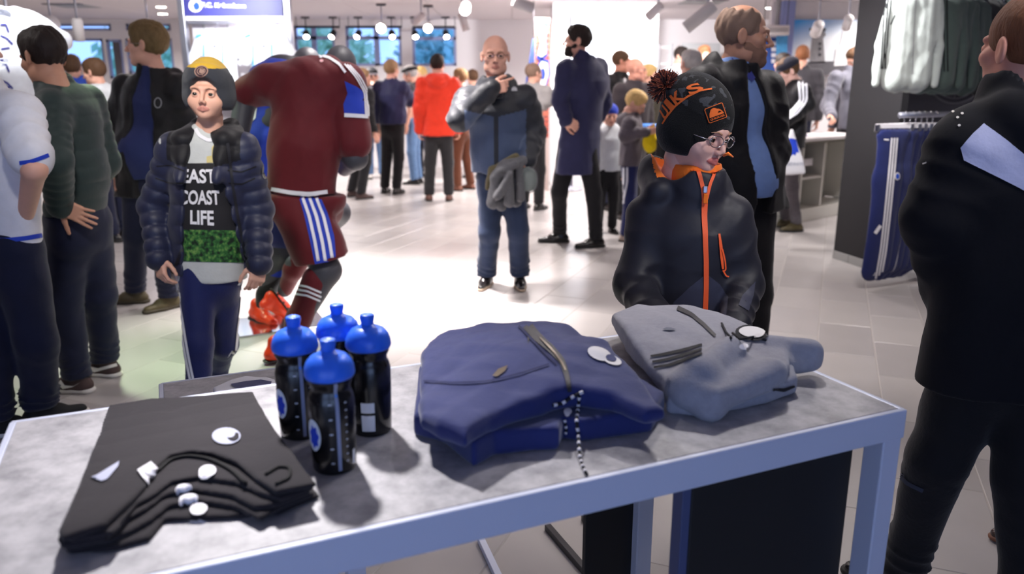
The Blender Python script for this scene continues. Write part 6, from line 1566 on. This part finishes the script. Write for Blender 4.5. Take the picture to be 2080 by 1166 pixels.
print_px(ts, [[(1486, 118), (1500, 130), (1520, 150), (1530, 164), (1512, 160), (1492, 140)], [(1536, 132), (1532, 160), (1524, 168), (1520, 150)]], M_dshirt, st, 'collar_flap', .006, 8)
wn = p4.J['neck'] + p4.fw() * .17 + V(0, 0, .02)
def ex4(q):
    n = p4.J['neck']; L_ = p4.lat(); F_ = p4.fw()
    q.cap(n + L_ * .06 - F_ * .06 + V(0, 0, .01), n - L_ * .08 - F_ * .05 + V(0, 0, .01), .05, k=.04); q.cap(n - L_ * .08 - F_ * .05, n - L_ * .07 + F_ * .10 - V(0, 0, .06), .045, .03, k=.03)
p4.top(M_blackcloth, (.208, .215, .238), (.088, .082, .066), hem=at(1520, 424, YO)[2], h=.009, seed=67, amp=.016, collar=(.088, .016, .045, .0), belly=1, extra=ex4, opening=[(wn, V(.05, -.02, -1.1), .052, .050, 1.5)])
# ---- bespectacled man pointing, folded coat over his other arm
YI = 5.63
p5 = Person('bald man in spectacles and a navy outdoor jacket, one hand raised at his collar', (PX(1018, YI, .5), YI), -92, 1.78)
p5.hy = -88; p5.hp = 0; p5.skin = M_skin['fair']; p5.hs = 1.12
J(p5, YI, head=(1006, 114), neck=(1008, 172), chest=(1010, 232), waist=(1016, 310), hip=(1018, 352), shL=(1066, 200), shR=(948, 200), elL=(1086, 270, .04), elR=(934, 242, -.16), wrL=(1072, 326, -.14), wrR=(1000, 180, -.24), hjL=(1040, 375), hjR=(992, 375), knL=(1053, 470, -.02), knR=(994, 470, -.02))
p5.J['anR'] = V(onz(988, 584)[0], onz(988, 584)[1] + .06, .085); p5.J['anL'] = V(onz(1056, 585)[0], onz(1056, 585)[1] + .06, .085)
p5.set(toeR=V(-.25, -1, 0), toeL=V(.05, -1, 0), poseR='point', hdR=V(.95, -.1, .22), hnR=V(.1, -.98, -.1), poseL='grip', hdL=V(-.25, -.3, -.9), hnL=V(.8, -.5, 0))
p5.body(h=.011, hh=.0042, ha=.0042); p5.glasses(mat('dark_frame', (48, 44, 46), .3), .022, .0018, .015); p5.brows(H_sandy, .002)
p5.trousers(M_jean2, (.16, .098, .076, .070), h=.009, seed=71, amp=.009, pool=.012); p5.shoes(M_shoeblk, mat('pale_welt', (170, 150, 130), .6), 'dress')
M_nf = cloth('slate_blue_shell', (58, 72, 100), .6, bscale=50, spec=.4); M_nfb = cloth('black_shell', (26, 29, 38), .55, bscale=50, spec=.4)
F5, L5, n5 = p5.fw(), p5.lat(), p5.J['neck']
def ex5(q):
    for g in (1, -1): q.cap(n5 + L5 * .085 * g - F5 * .02 + V(0, 0, .02), n5 + L5 * .055 * g + F5 * .09 - V(0, 0, .08), .042, .030, k=.03)
def mi5(c):
    lat = np.abs((c - n5) @ L5); dy = c[:, 2] - n5[2]
    return ((dy > -.20 + .25 * (lat - .06)) | (lat > .205) | (np.abs((c - n5) @ L5 - .0) < .016)).astype(int)
jk = p5.top([M_nf, M_nfb], (.205, .200, .208), (.092, .086, .062), hem=at(1018, 350, YI)[2], h=.008, seed=72, amp=.013, hood=1.05, collar=(.085, .018, .05, .005), extra=ex5, mi=mi5)
tj = bvh(jk)
print_px(tj, [[(1038, 185), (1039, 179), (1044, 176), (1050, 179), (1051, 185)]], mat('pale_chest_mark', (170, 172, 180), .7), jk, 'chest_mark', .003, 5)
MB().tube([p5.H2W((.0, .10, -.125)), p5.H2W((.0, .11, -.2)), n5 + F5 * .13 - V(0, 0, .09)], .05, 10).o('scarf', cloth('dark_scarf', (30, 32, 42), .95), p5.root, True)
# folded coat and cap held in his left hand
M_wool = cloth('grey_wool', (88, 88, 92), .95, bscale=300, bump=.4, vscale=80, var=.25); M_woold = cloth('grey_tweed', (116, 124, 122), .95, bscale=200, bump=.4)
cq = SDF(); YD = YI - .22
for a, b, r0, r1, dy in (((1062, 326), (1026, 338), .034, .044, -.02), ((1026, 338), (1006, 362), .044, .040, -.03), ((1010, 356), (1000, 412), .034, .042, -.03), ((1022, 346), (1018, 418), .030, .038, .02), ((1032, 344), (1034, 412), .034, .036, -.04), ((1044, 340), (1050, 410), .030, .034, .03), ((1054, 336), (1058, 402), .026, .030, -.02), ((1000, 404), (1046, 414), .022, .022, .01), ((1036, 352), (1012, 398), .024, .030, -.075), ((1046, 334), (1020, 346), .026, .03, -.06)):
    cq.cap(at(*a, YD + dy), at(*b, YD + dy), r0, r1, k=.014)
cq.disp = wrinkle(73, .008, (34, 20, 14)); ob = cq.o('folded_coat', M_wool, .007); ob['label'] = 'grey wool coat folded over the hand of the bald bespectacled man'; ob['category'] = 'coat'
cq = SDF(); cq.cap(at(1048, 318, YD - .0), at(1000, 346, YD + .03), .028, .022, k=.02); cq.cap(at(1000, 346, YD + .03), at(990, 382, YD + .03), .030, .018, k=.02); cq.disp = wrinkle(74, .006, (24, 24, 24))
ob = cq.o('scarf', cloth('olive_scarf', (96, 88, 66), .95, bscale=200, bump=.4), .006); tag(ob, 'olive brown scarf bunched behind the folded grey coat', 'scarf')
cq = SDF(); c_ = at(1076, 364, YD + .02); cq.ell(c_, (.055, .045, .085), k=.02); cq.box(c_ + V(-.03, 0, 0), (.03, .035, .08), rd=.02, k=.02)
cq.cut(c_ + V(0, 0, -.088), (0, 0, -1), .01)
ob = cq.o('flat_cap', M_woold, .006); tag(ob, 'grey green flat cap held beside the folded coat', 'cap')
MB().tube([c_ + V(.052 * math.cos(t) , -.044, .086 * math.sin(t)) for t in np.linspace(-1.6, 1.6, 16)], .004, 6).o('brim', M_wool, ob, True)
# ---- bearded man in the long navy coat
YK = 7.28
p6 = Person('bearded man in a long navy overcoat, turned away to the left', (PX(1180, YK, .5), YK), 152, 1.95)
p6.hy = 178; p6.hp = 4; p6.skin = M_skin['fair']; p6.hs = 1.08
J(p6, YK, head=(1172, 84), neck=(1188, 122), chest=(1192, 172), waist=(1182, 232), hip=(1176, 270), shL=(1150, 142, -.12), shR=(1214, 138, .12), elL=(1138, 206, -.14), elR=(1226, 210, .14), wrL=(1150, 244, -.20), wrR=(1205, 255, .15), hjL=(1150, 310), hjR=(1192, 310), knL=(1136, 390, -.02), knR=(1206, 395))
p6.J['anL'] = V(onz(1137, 492)[0], onz(1137, 492)[1], .085); p6.J['anR'] = V(onz(1210, 502)[0], onz(1210, 502)[1], .085)
p6.set(toeL=V(-1, -.1, 0), toeR=V(-.9, -.3, 0), poseL='grip', hdL=V(.6, -.2, -.35), hnL=V(.1, -1, .2)); p6.body(h=.012, hh=.0048, ha=.005); p6.hair(H_dark, 'short', .0055, .010); p6.beard(H_dark, .005)
p6.trousers(M_blkpant, (.15, .092, .068, .058), h=.010, seed=75); p6.shoes(M_shoeblk, M_blk_sole, 'dress')
M_coat = cloth('navy_overcoat', (44, 46, 82), .7, bscale=120, sheen=.2)
jk = p6.top(M_coat, (.198, .190, .215), (.082, .074, .058), hem=at(1176, 352, YK)[2], name='overcoat', h=.009, seed=76, amp=.015, f=(17, 17, 4), collar=(.076, .016, .045, .015))
# stanchion behind him
def stanchion(px, py, lab):
    b = onz(px, py); r = thing('barrier_post', lab, 'barrier', tuple(b))
    MB().lathe(b, [(.001, 0), (.17, 0), (.17, .012), (.15, .03), (.04, .045), (.03, .06)], 28).o('base', M_steel, r, True); MB().tube([b + V(0, 0, .04), b + V(0, 0, .92)], .025, 14).o('pole', M_steel, r, True); MB().tube([b + V(0, 0, .90), b + V(0, 0, 1.0)], .034, 14).o('post_cap', M_darkmetal, r, True)
stanchion(1160, 385, 'steel barrier post standing behind the bearded man')
# ================================================================== MANNEQUINS IN FOOTBALL KIT
M_man = mat('charcoal_mannequin', (62, 62, 70), .55); M_maroon = cloth('maroon_jersey', (92, 20, 29), .7, bscale=160, bump=.1)
M_kitblue = cloth('royal_blue_kit', (36, 62, 178), .7); M_kitw = mat('white_kit_tape', (228, 228, 236), .7); M_redboot = mat('orange_red_boot', (244, 66, 30), .35); M_bootsole = mat('boot_stud_sole', (36, 30, 32), .5)
def limb(q, pts, rs, k=.03, flat=None):
    for i in range(len(pts) - 1): q.cap(pts[i], pts[i + 1], rs[i], rs[i + 1], k=k, flat=flat)
YM = 4.25
mq = thing('mannequin', 'charcoal mannequin in a maroon football kit, bending forward with its back turned', 'mannequin', (PX(570, 4.05, 0), 4.05, 0))
A = lambda x, y, d=0.0: at(x, y, YM + d)
q = SDF()
limb(q, [A(612, 400), A(625, 300, .0), A(630, 190, .08)], [.15, .15, .17], .06, ((0, 1, 0), .75)); q.cap(A(550, 170, .10), A(705, 160, .05), .085, k=.08); q.cap(A(655, 150, .14), A(690, 128, .22), .06, .06); q.ell(A(692, 130, .26), (.085, .105, .10), k=.03)
limb(q, [A(545, 178, .12), A(500, 195, .15), A(480, 300, .05)], [.075, .062, .05]); limb(q, [A(708, 185, .05), A(722, 320, .0), A(700, 342, .25)], [.08, .062, .045])
limb(q, [A(600, 420), A(664, 550, -.10), A(606, 650, -.12), A(578, 722, -.16)], [.105, .075, .060, .04]); limb(q, [A(630, 420, .05), A(684, 432, .35), A(600, 540, .42), A(578, 590, .5)], [.10, .075, .058, .042])
q.o('figure', M_man, .010, mq)
q = SDF()
limb(q, [A(612, 392), A(618, 300, .0), A(628, 200, .06)], [.185, .178, .190], .06, ((0, 1, 0), .78)); q.cap(A(550, 168, .10), A(705, 168, .05), .105, k=.08); q.cap(A(640, 165, .08), A(668, 145, .14), .12, .085, k=.06)
limb(q, [A(548, 172, .12), A(506, 186, .14)], [.098, .090]); limb(q, [A(705, 182, .05), A(720, 292, .0)], [.098, .094])
q.cut(A(615, 391, .0), unit(A(618, 420) - A(618, 300)), .008); q.cut(A(722, 293), unit(A(722, 320) - A(712, 200)), .006) if False else None
q.disp = wrinkle(81, .010, (13, 13, 9)); je = q.o('jersey', M_maroon, .009, mq); tj = bvh(je)
print_px(tj, [[(700, 165), (724, 176), (744, 192), (748, 210), (744, 236), (700, 234), (698, 212), (706, 190)]], M_kitblue, je, 'shoulder_panel', .004, 10)
for d in (0, 5, 10): ribbon_px(tj, [(700 + d, 132 + d * .2), (722 + d, 158), (738 + d * .7, 186), (741 + d * .6, 236)], 2.6, M_kitw, je, 'shoulder_stripe', .007)
ribbon_px(tj, [(700, 234), (720, 235), (746, 237)], 8, M_kitw, je, 'sleeve_band', .006); ribbon_px(tj, [(648, 113), (668, 118), (690, 132), (702, 148)], 5, M_kitw, je, 'collar_band', .005)
print_px(tj, [disc_px(653, 124, 4, 3)], mat('pink_mark', (224, 170, 176), .7), je, 'nape_mark', .003)
q = SDF()
q.cap(A(578, 404), A(664, 404), .10, k=.05); limb(q, [A(602, 410), A(640, 490, -.05), A(668, 560, -.10)], [.155, .142, .150], .04); limb(q, [A(632, 410, .05), A(656, 424, .20)], [.13, .118], .04)
q.cut(A(612, 392), unit(A(612, 360) - A(612, 420)), .008); q.cut(A(648, 527, -.07), unit(A(660, 560, -.07) - A(634, 470, -.07)), .006); q.disp = wrinkle(82, .007, (12, 12, 9)); so = q.o('shorts', M_maroon, .009, mq); ts = bvh(so)
ribbon_px(bvh(je, so), [(552, 384), (590, 391), (630, 394), (664, 389)], 8, M_kitw, so, 'waistband', .005)
print_px(ts, [[(606, 398), (650, 398), (664, 430), (678, 480), (682, 528), (640, 536), (628, 480), (616, 430)]], M_kitblue, so, 'side_panel', .004, 10)
for d in (0, 14, 28): ribbon_px(ts, [(613 + d, 398), (628 + d, 440), (640 + d, 490), (648 + d, 536)], 6, M_kitw, so, 'side_stripe', .007)
q = SDF(); limb(q, [A(644, 568, -.11), A(606, 650, -.12), A(582, 715, -.16)], [.078, .066, .046]); sk = q.o('sock', M_maroon, .008, mq); tk = bvh(sk)
for d in (0, 9, 18): ribbon_px(tk, [(594 - d * .2, 578 + d), (624, 582 + d), (652, 594 + d)], 4, M_kitw, sk, 'sock_stripe', .004)
q = SDF(); limb(q, [A(616, 520, .40), A(596, 548, .42), A(580, 588, .5)], [.062, .058, .044]); q.o('sock', M_maroon, .009, mq)
def boot(par, p, d, up=(0, 0, 1), k=1.0):
    (uv, uf), (sv, sf) = shoe_mesh('trainer', .006); d = unit(d); z = unit(np.asarray(up, float) - d * np.dot(up, d)); R = np.array([d, np.cross(z, d), z])
    e = obj('football_boot', (uv * k) @ R + p, uf, M_redboot, par, True); obj('stud_plate', (sv * V(1, 1, .5) * k) @ R + p, sf, M_bootsole, e, True)
    st = MB()
    for x in (-.03, .04, .09, .12):
        for y in (-.02, .02): st.tube([(V(x, y, .004) * k) @ R + p, (V(x, y, -.012) * k) @ R + p], [.007, .005], 7)
    st.o('stud', M_bootsole, e)
    m = MB()
    for x in (.03, .055, .08): m.add([(V(x - .012, -.0405, .028) * k) @ R + p, (V(x, -.0405, .028) * k) @ R + p, (V(x + .006, -.036, .052) * k) @ R + p, (V(x - .004, -.036, .052) * k) @ R + p], [(0, 1, 2, 3)])
    m.o('boot_stripe', M_kitw, e); return e
boot(mq, A(570, 752, -.16) * V(1, 1, 0) + V(0, 0, .012), V(.75, .62, 0), k=1.05)
boot(mq, A(566, 606, .50), V(.45, .15, -.85), V(-.75, -.45, .35), k=.92)
Y_ = 4.8; B = lambda x, y, d=0.0: at(x, y, Y_ + d)
m2 = thing('mannequin', 'charcoal mannequin in a blue and white kit behind the maroon one, orange boots', 'mannequin', tuple(onz(520, 660)))
q = SDF(); limb(q, [B(565, 390), B(555, 270), B(575, 165, .2)], [.14, .15, .16], .05, ((0, 1, 0), .75)); q.ell(B(624, 124, .3), (.08, .10, .085), k=.04); q.cap(B(580, 160, .22), B(615, 138, .28), .055)
limb(q, [B(560, 430), B(578, 512, -.02), B(540, 596, .05), B(533, 625, .06)], [.10, .075, .052, .04]); limb(q, [B(590, 430, .1), B(610, 500, .3), B(570, 590, .4)], [.10, .07, .045]); limb(q, [B(535, 185, .1), B(505, 180, .15), B(480, 200, .1)], [.07, .06, .05])
q.o('figure', M_man, .010, m2)
q = SDF(); limb(q, [B(560, 392), B(545, 290), B(565, 180, .15)], [.175, .175, .18], .05, ((0, 1, 0), .78)); q.cap(B(540, 175, .12), B(600, 160, .2), .10, k=.05); q.cut(B(560, 392), V(0, 0, -1), .006)
q.disp = wrinkle(84, .01, (12, 12, 9)); jb = q.o('jersey', M_kitblue, .010, m2); tb_ = bvh(jb); print_px(tb_, [[(480, 215), (524, 208), (520, 240), (496, 268), (470, 262)]], M_kitw, jb, 'side_panel', .004, 10)
q = SDF(); limb(q, [B(560, 400), B(576, 470, -.01)], [.15, .125], .04); limb(q, [B(590, 400, .1), B(606, 470, .24)], [.14, .12], .04); q.cut(B(560, 388), V(0, 0, 1), .006); q.o('shorts', M_navy, .010, m2)
q = SDF(); limb(q, [B(570, 535), B(540, 598, .05), B(533, 622, .06)], [.064, .056, .044]); sk = q.o('sock', M_blackcloth, .008, m2); tk = bvh(sk); ribbon_px(tk, [(546, 548), (566, 552), (580, 546)], 22, M_kitblue, sk, 'sock_band', .004)
boot(m2, B(526, 650, .06), V(.72, -.68, -.06), k=1.05); boot(m2, B(566, 612, .40), V(.55, -.3, -.7), V(.2, -.9, .3)); 
bp = onz(568, 658); MB().box((bp[0], bp[1], .006), (.27, .20, .006), rot_z(.45), .004).o('base_plate', M_chrome, m2); MB().tube([B(534, 655, .04) * V(1, 1, 0) + V(0, 0, .012), B(534, 655, .04)], .014, 10).o('support_rod', M_chrome, m2)
# ================================================================== THE CROWD FARTHER BACK
def bg(label, px, crown, Y, yaw, top, pants, hair=None, style='short', skin='fair', hy=None, hp=0, hem=None, shoes=None, hood=None, arms=None, feet=None, kind='adult', sleeve=1.0, glasses=None, r=None, collar=(.072, .014, .035, .01), name='jacket', legs=True, under=None, hands='LR', H=None, group=None):
    H = H or float(at(px, crown, Y)[2]) - .012
    p = Person(label, (PX(px, Y, 1.4), Y), yaw, H, group); p.skin = M_skin[skin]; p.kind = kind; p.hy = yaw if hy is None else hy; p.hp = hp
    if H < 1.5: p.hs = .93
    if arms: J(p, Y, **arms)
    if feet:
        for n, f_ in zip('LR', feet):
            o_ = onz(*f_); p.J['an' + n] = V(o_[0], o_[1], .085); p.J['kn' + n] = lerp(p.J['hj' + n], p.J['an' + n], .5) + p.f * .03
    p.body(h=.018, hh=.0065 if Y < 9.3 else .009, ha=.008, eyes=Y < 10.5, hands=hands)
    if hair is not None: p.hair(hair, style, .009, .012 if style == 'short' else .004)
    if glasses: p.glasses(glasses)
    p.trousers(pants, r or (.16, .096, .074, .064), h=.015, seed=int(px))
    p.shoes(shoes or M_shoeblk, M_blk_sole, h=.008)
    if under: p.top(under, (.17, .165, .17), (.06, .055, .045), name='shirt', h=.015, seed=int(px) + 2, collar=(.064, .010, .02, .008))
    p.top(top, (.205, .195, .20), (.084, .076, .058), hem=None if hem is None else float(at(px, hem, Y)[2]), name=name, h=.014, seed=int(px) + 1, amp=.012, hood=hood, collar=collar, sleeve=sleeve, opening=[(p.J['neck'] + p.fw() * .16, V(0, 0, -.5), .055, .03, 1.3)] if under else None)
    return p
M_orj = cloth('orange_red_jacket', (236, 60, 34), .65, bscale=40); M_nj = cloth('deep_navy_jacket', (40, 42, 78), .6, bscale=40); M_dk = cloth('dark_grey_jacket', (62, 60, 66), .8); M_gsw = cloth('grey_sweater', (150, 146, 146), .9)
M_brp = cloth('brown_corduroy', (104, 62, 44), .9); M_lj = cloth('light_blue_denim', (98, 128, 168), .9, var=.3); M_gp = cloth('purple_grey_puffer', (92, 84, 92), .6, bscale=50); M_brj = cloth('taupe_puffer', (114, 98, 96), .7); M_wj = cloth('white_tracksuit', (214, 218, 222), .8); M_bj2 = cloth('bright_blue_puffer', (52, 88, 196), .5)
bg('man in a navy jacket and black trousers, back turned, reaching to his right', 795, 122, 10.9, 70, M_nj, M_blkpant, H_sandy, hem=252, hy=55, arms=dict(elR=(832, 205, .1), wrR=(850, 190, .45)), feet=((782, 392), (806, 394)))
bg('man in a bright orange-red hooded jacket, back turned', 890, 110, 10.15, 95, M_orj, M_char2, H_dark, hem=276, hood=1.15, hy=80, shoes=mat('chestnut_leather', (96, 56, 44), .4), feet=((872, 408), (912, 408)))
bg('man with cropped fair hair and a black jacket behind the maroon mannequin', 735, 138, 10.7, 40, M_blackcloth, M_blkpant, H_sandy, 'crop', hem=266, hy=20, shoes=M_shoebrn, feet=((715, 400), (734, 405)))
pb_ = bg('person in a black and white beanie and light jeans beside the far windows', 757, 138, 12.9, 100, M_dk, M_lj, H_dark, hy=30, hem=250, shoes=M_white_sole)
pc_ = bg('man in a black flat cap and dark grey jacket facing left', 838, 134, 12.2, 170, M_dk, M_lj, H_grey, hy=175, hp=-8, hem=215)
q = SDF(); q.ell((0, -.018, .05), (.094, .115, .10)); q.cut((0, 0, .02), (0, 0, -1)); v_, f_ = q.mesh(.009); obj('beanie', pb_.H2W(v_), f_, [M_blackcloth, M_kitw], pb_.root, True, mi=((v_[f_].mean(1)[:, 2] < .045)).astype(int))
q = SDF(); q.ell((0, -.01, .075), (.098, .13, .045)); q.cap((0, .09, .055), (0, .14, .045), .07, .05, flat=((0, 0, 1), .12)); q.cut((0, 0, .045), (0, 0, -1)); v_, f_ = q.mesh(.009); obj('flat_cap', pc_.H2W(v_), f_, M_blackcloth, pc_.root, True)
bg('person with fair hair behind the orange-red jacket', 858, 136, 13.1, -120, M_gsw, M_jean, H_blond, hem=240)
bg('man in brown corduroys and a dark jacket right of the orange-red jacket', 938, 140, 11.3, 150, cloth('plum_jacket', (70, 48, 54), .8), M_brp, H_sandy, hem=240, hy=165, shoes=mat('tan_boot', (120, 74, 56), .6), feet=((930, 388), (956, 384)))
bg('person with brown hair in a grey top behind the man in corduroys', 962, 142, 13.0, 120, M_gsw, M_jean, H_brown, hem=235)
bg('balding man in a light grey sweater beside the brick panel', 1082, 128, 9.6, 60, M_gsw, M_blkpant, H_stub, 'crop', hy=35, hem=225, name='sweater', arms=dict(elR=(1112, 205, -.1), wrR=(1098, 222, .1)))
bg('man in a black sweater over a white T-shirt, looking right', 1257, 102, 9.6, -50, M_blackcloth, M_jean, H_brown, 'crop', 'ruddy', hy=-8, name='sweater', under=M_kitw)
bg('bald man in spectacles and a dark brown jacket', 1287, 118, 8.9, -60, cloth('dark_brown_jacket', (50, 42, 46), .8), M_blkpant, None, skin='ruddy', hy=-12, glasses=mat('silver_frame', (176, 172, 178), .2, metal=.9), under=M_gsw, hem=330)
bg('person with blond hair in an olive coat behind the bald spectacled man', 1314, 132, 9.3, -70, cloth('olive_coat', (64, 58, 46), .8), M_jean, H_blond, hem=330, hy=-30)
kd = bg('blond child in a grey hooded jacket holding a yellow hat', 1286, 188, 7.6, -15, M_gp, M_navypant, H_blond, kind='child', hy=-25, hp=-28, hem=336, hood=1.0, arms=dict(elL=(1300, 278, .1), wrL=(1322, 270, -.05), elR=(1270, 275, -.15), wrR=(1312, 268, -.2)), shoes=mat('beige_trainer', (170, 150, 140), .7))
tk = bvh(kd.parts['trousers'])
for d in (0, 7, 14): ribbon_px(tk, [(1260 + d, 340), (1260 + d, 370), (1254 + d, 400), (1250 + d, 414)], 4, M_kitw, kd.parts['trousers'], 'side_stripe', .004)
q = SDF(); c_ = at(1321, 290, 7.42); q.ell(c_, (.072, .055, .095), k=.02); q.cap(c_ + V(-.03, 0, .10), c_ + V(.02, 0, .16), .03, .015); q.disp = wrinkle(86, .012, (30, 30, 30))
tag(q.o('woolly_hat', cloth('bright_yellow_knit', (250, 214, 26), .9), .008), 'bright yellow woolly hat in the blond child\'s hands', 'hat')
td = bg('small child in a white jacket and blue hat beside the long overcoat', 1238, 216, 8.0, -80, M_wj, M_blkpant, None, kind='child', hem=348, hood=1.0)
q = SDF(); q.ell((0, -.015, .05), (.095, .115, .09)); q.cut((0, 0, .02), (0, 0, -1)); v_, f_ = q.mesh(.008); obj('hat', td.H2W(v_), f_, M_kitblue, td.root, True)
bg('man with dark hair and a white T-shirt by the tall white rack', 1377, 95, 12.4, -60, M_kitw, M_jean, H_dark, hy=-40, hp=-15, sleeve=.4, name='tshirt')
bg('person with fluffy grey hair behind the tall balding man', 1404, 100, 7.0, 110, M_blackcloth, M_blkpant, H_grey, 'long', hem=330)
bg('person with ginger hair in the crowd behind the tall balding man', 1424, 92, 11.6, -80, M_gsw, M_jean, H_ginger)
bg('person in a taupe puffer jacket, back turned, left of the man in the cap', 1588, 108, 10.3, 110, M_brj, M_jean, H_dark, hem=235)
bg('person with reddish brown hair facing the mural', 1624, 92, 11.0, 80, M_dk, M_jean, H_ginger)
# man in the cap with the carrier bag
p7 = bg('young man in a black track jacket and cap, carrying a white bag, facing left', 1612, 112, 7.75, 185, M_blackcloth, cloth('grey_jeans', (92, 86, 92), .9, var=.2), H_brown, skin='pale', hy=184, hp=-24, hem=300, r=(.14, .084, .062, .052), arms=dict(head=(1600, 146, 0), elL=(1640, 212, -.20), wrL=(1598, 248, -.30), elR=(1625, 215, .2), wrR=(1600, 235, .0)), feet=((1616, 470), (1594, 462)), shoes=M_olive, name='track_jacket')
tj = bvh(p7.parts['track_jacket'])
for d in (0, 7, 14): ribbon_px(tj, [(1622 + d, 156), (1624 + d, 180), (1626 + d * .9, 205), (1612 + d * .5, 222 + d * .6), (1592 + d * .2, 238 + d * .5)], 4, M_kitw, p7.parts['track_jacket'], 'sleeve_stripe', .005)
q = SDF(); q.ell((0, -.018, .058), (.094, .116, .080)); q.cut((0, 0, .035), V(0, -.1, -1)); q.cap((0, .10, .040), (0, .16, .020), .062, .052, flat=((0, .1, 1), .10), k=.01); v_, f_ = q.mesh(.006); obj('cap', p7.H2W(v_), f_, cloth('navy_cap', (34, 34, 48), .8), p7.root, True)
# white carrier bag with blue lion head
bc = at(1604, 305, 7.38)
q = SDF(); q.box(bc, (.17, .03, .22), rd=.025, k=.02); q.cap(bc + V(-.05, 0, .2), bc + V(-.03, 0, .30), .05, .03, k=.05, flat=((0, 1, 0), .5)); q.ell(bc + V(.0, 0, -.10), (.15, .055, .12), k=.05); q.disp = wrinkle(88, .010, (14, 10, 14))
for sg in (-1, 1): q.cut(bc + V(.17 * sg, 0, -.2), unit(V(sg, 0, .42)), .02)
bo = tag(q.o('carrier_bag', mat('white_plastic', (236, 234, 238), .35, bump=.1, bscale=40), .008), 'white plastic carrier bag with a blue lion head, held by the man in the cap', 'bag')
tb2 = bvh(bo)
LIONP = [(0, -1), (.35, -.95), (.55, -.7), (.8, -.75), (.75, -.45), (1, -.35), (.85, -.1), (1.05, .1), (.85, .3), (.95, .6), (.6, .6), (.5, .95), (.2, .8), (0, 1), (-.2, .7), (-.5, .75), (-.45, .45), (-.75, .3), (-.55, .1), (-.9, -.1), (-.6, -.3), (-.7, -.6), (-.4, -.65), (-.3, -.95)]
print_px(tb2, [[(1607 + 17 * x, 299 + 18 * y) for x, y in LIONP]], M_lion, bo, 'lion_print', .004, 8)
text_px(tb2, 'F.C.KØBENHAVN', [(1580, 337), (1632, 336), (1632, 329), (1580, 330)], mat('pale_lettering', (170, 172, 184), .7), bo, 'lettering', .004, .02)
ph = at(1588, 229, 7.40); MB().box(ph, (.04, .006, .07), rot_z(.3), .004).o('handset', M_darkmetal, None, origin=ph); po = bpy.data.objects['handset']; tag(po, 'smartphone with its torch shining, in the hand of the man in the cap', 'phone')
MB().lathe(ph + V(-.003, -.009, .01), [(.001, 0), (.028, 0), (.026, -.004), (.001, -.005)], 18, axes_to(V(0, -1, 0), (0, 0, 1))).o('torch', mat('torch_glow', (255, 255, 255), .5, emit=(255, 250, 240), estr=60), po)
# person at the counter
p8 = bg('person in a grey quilted jacket leaning over the cash desk', 1735, 96, 9.95, 200, cloth('grey_quilt', (104, 104, 116), .6, bscale=30, bump=.5), M_blkpant, H_brown, hem=262, hp=-30, arms=dict(neck=(1732, 140), shL=(1698, 158, -.15), elL=(1680, 215, -.2), wrL=(1690, 236, -.45), shR=(1720, 158, .15)))
p9 = bg('young man with curly hair in a white hooded top at the far left', 203, 120, 7.6, 175, M_wj, M_jean, H_brown, hem=280, hood=.9, hp=-8)
p10 = bg('person in a bright blue puffer jacket at the far left', 152, 112, 8.4, 100, M_bj2, M_jean, H_brown, hem=262, collar=(.09, .03, .05, .02))
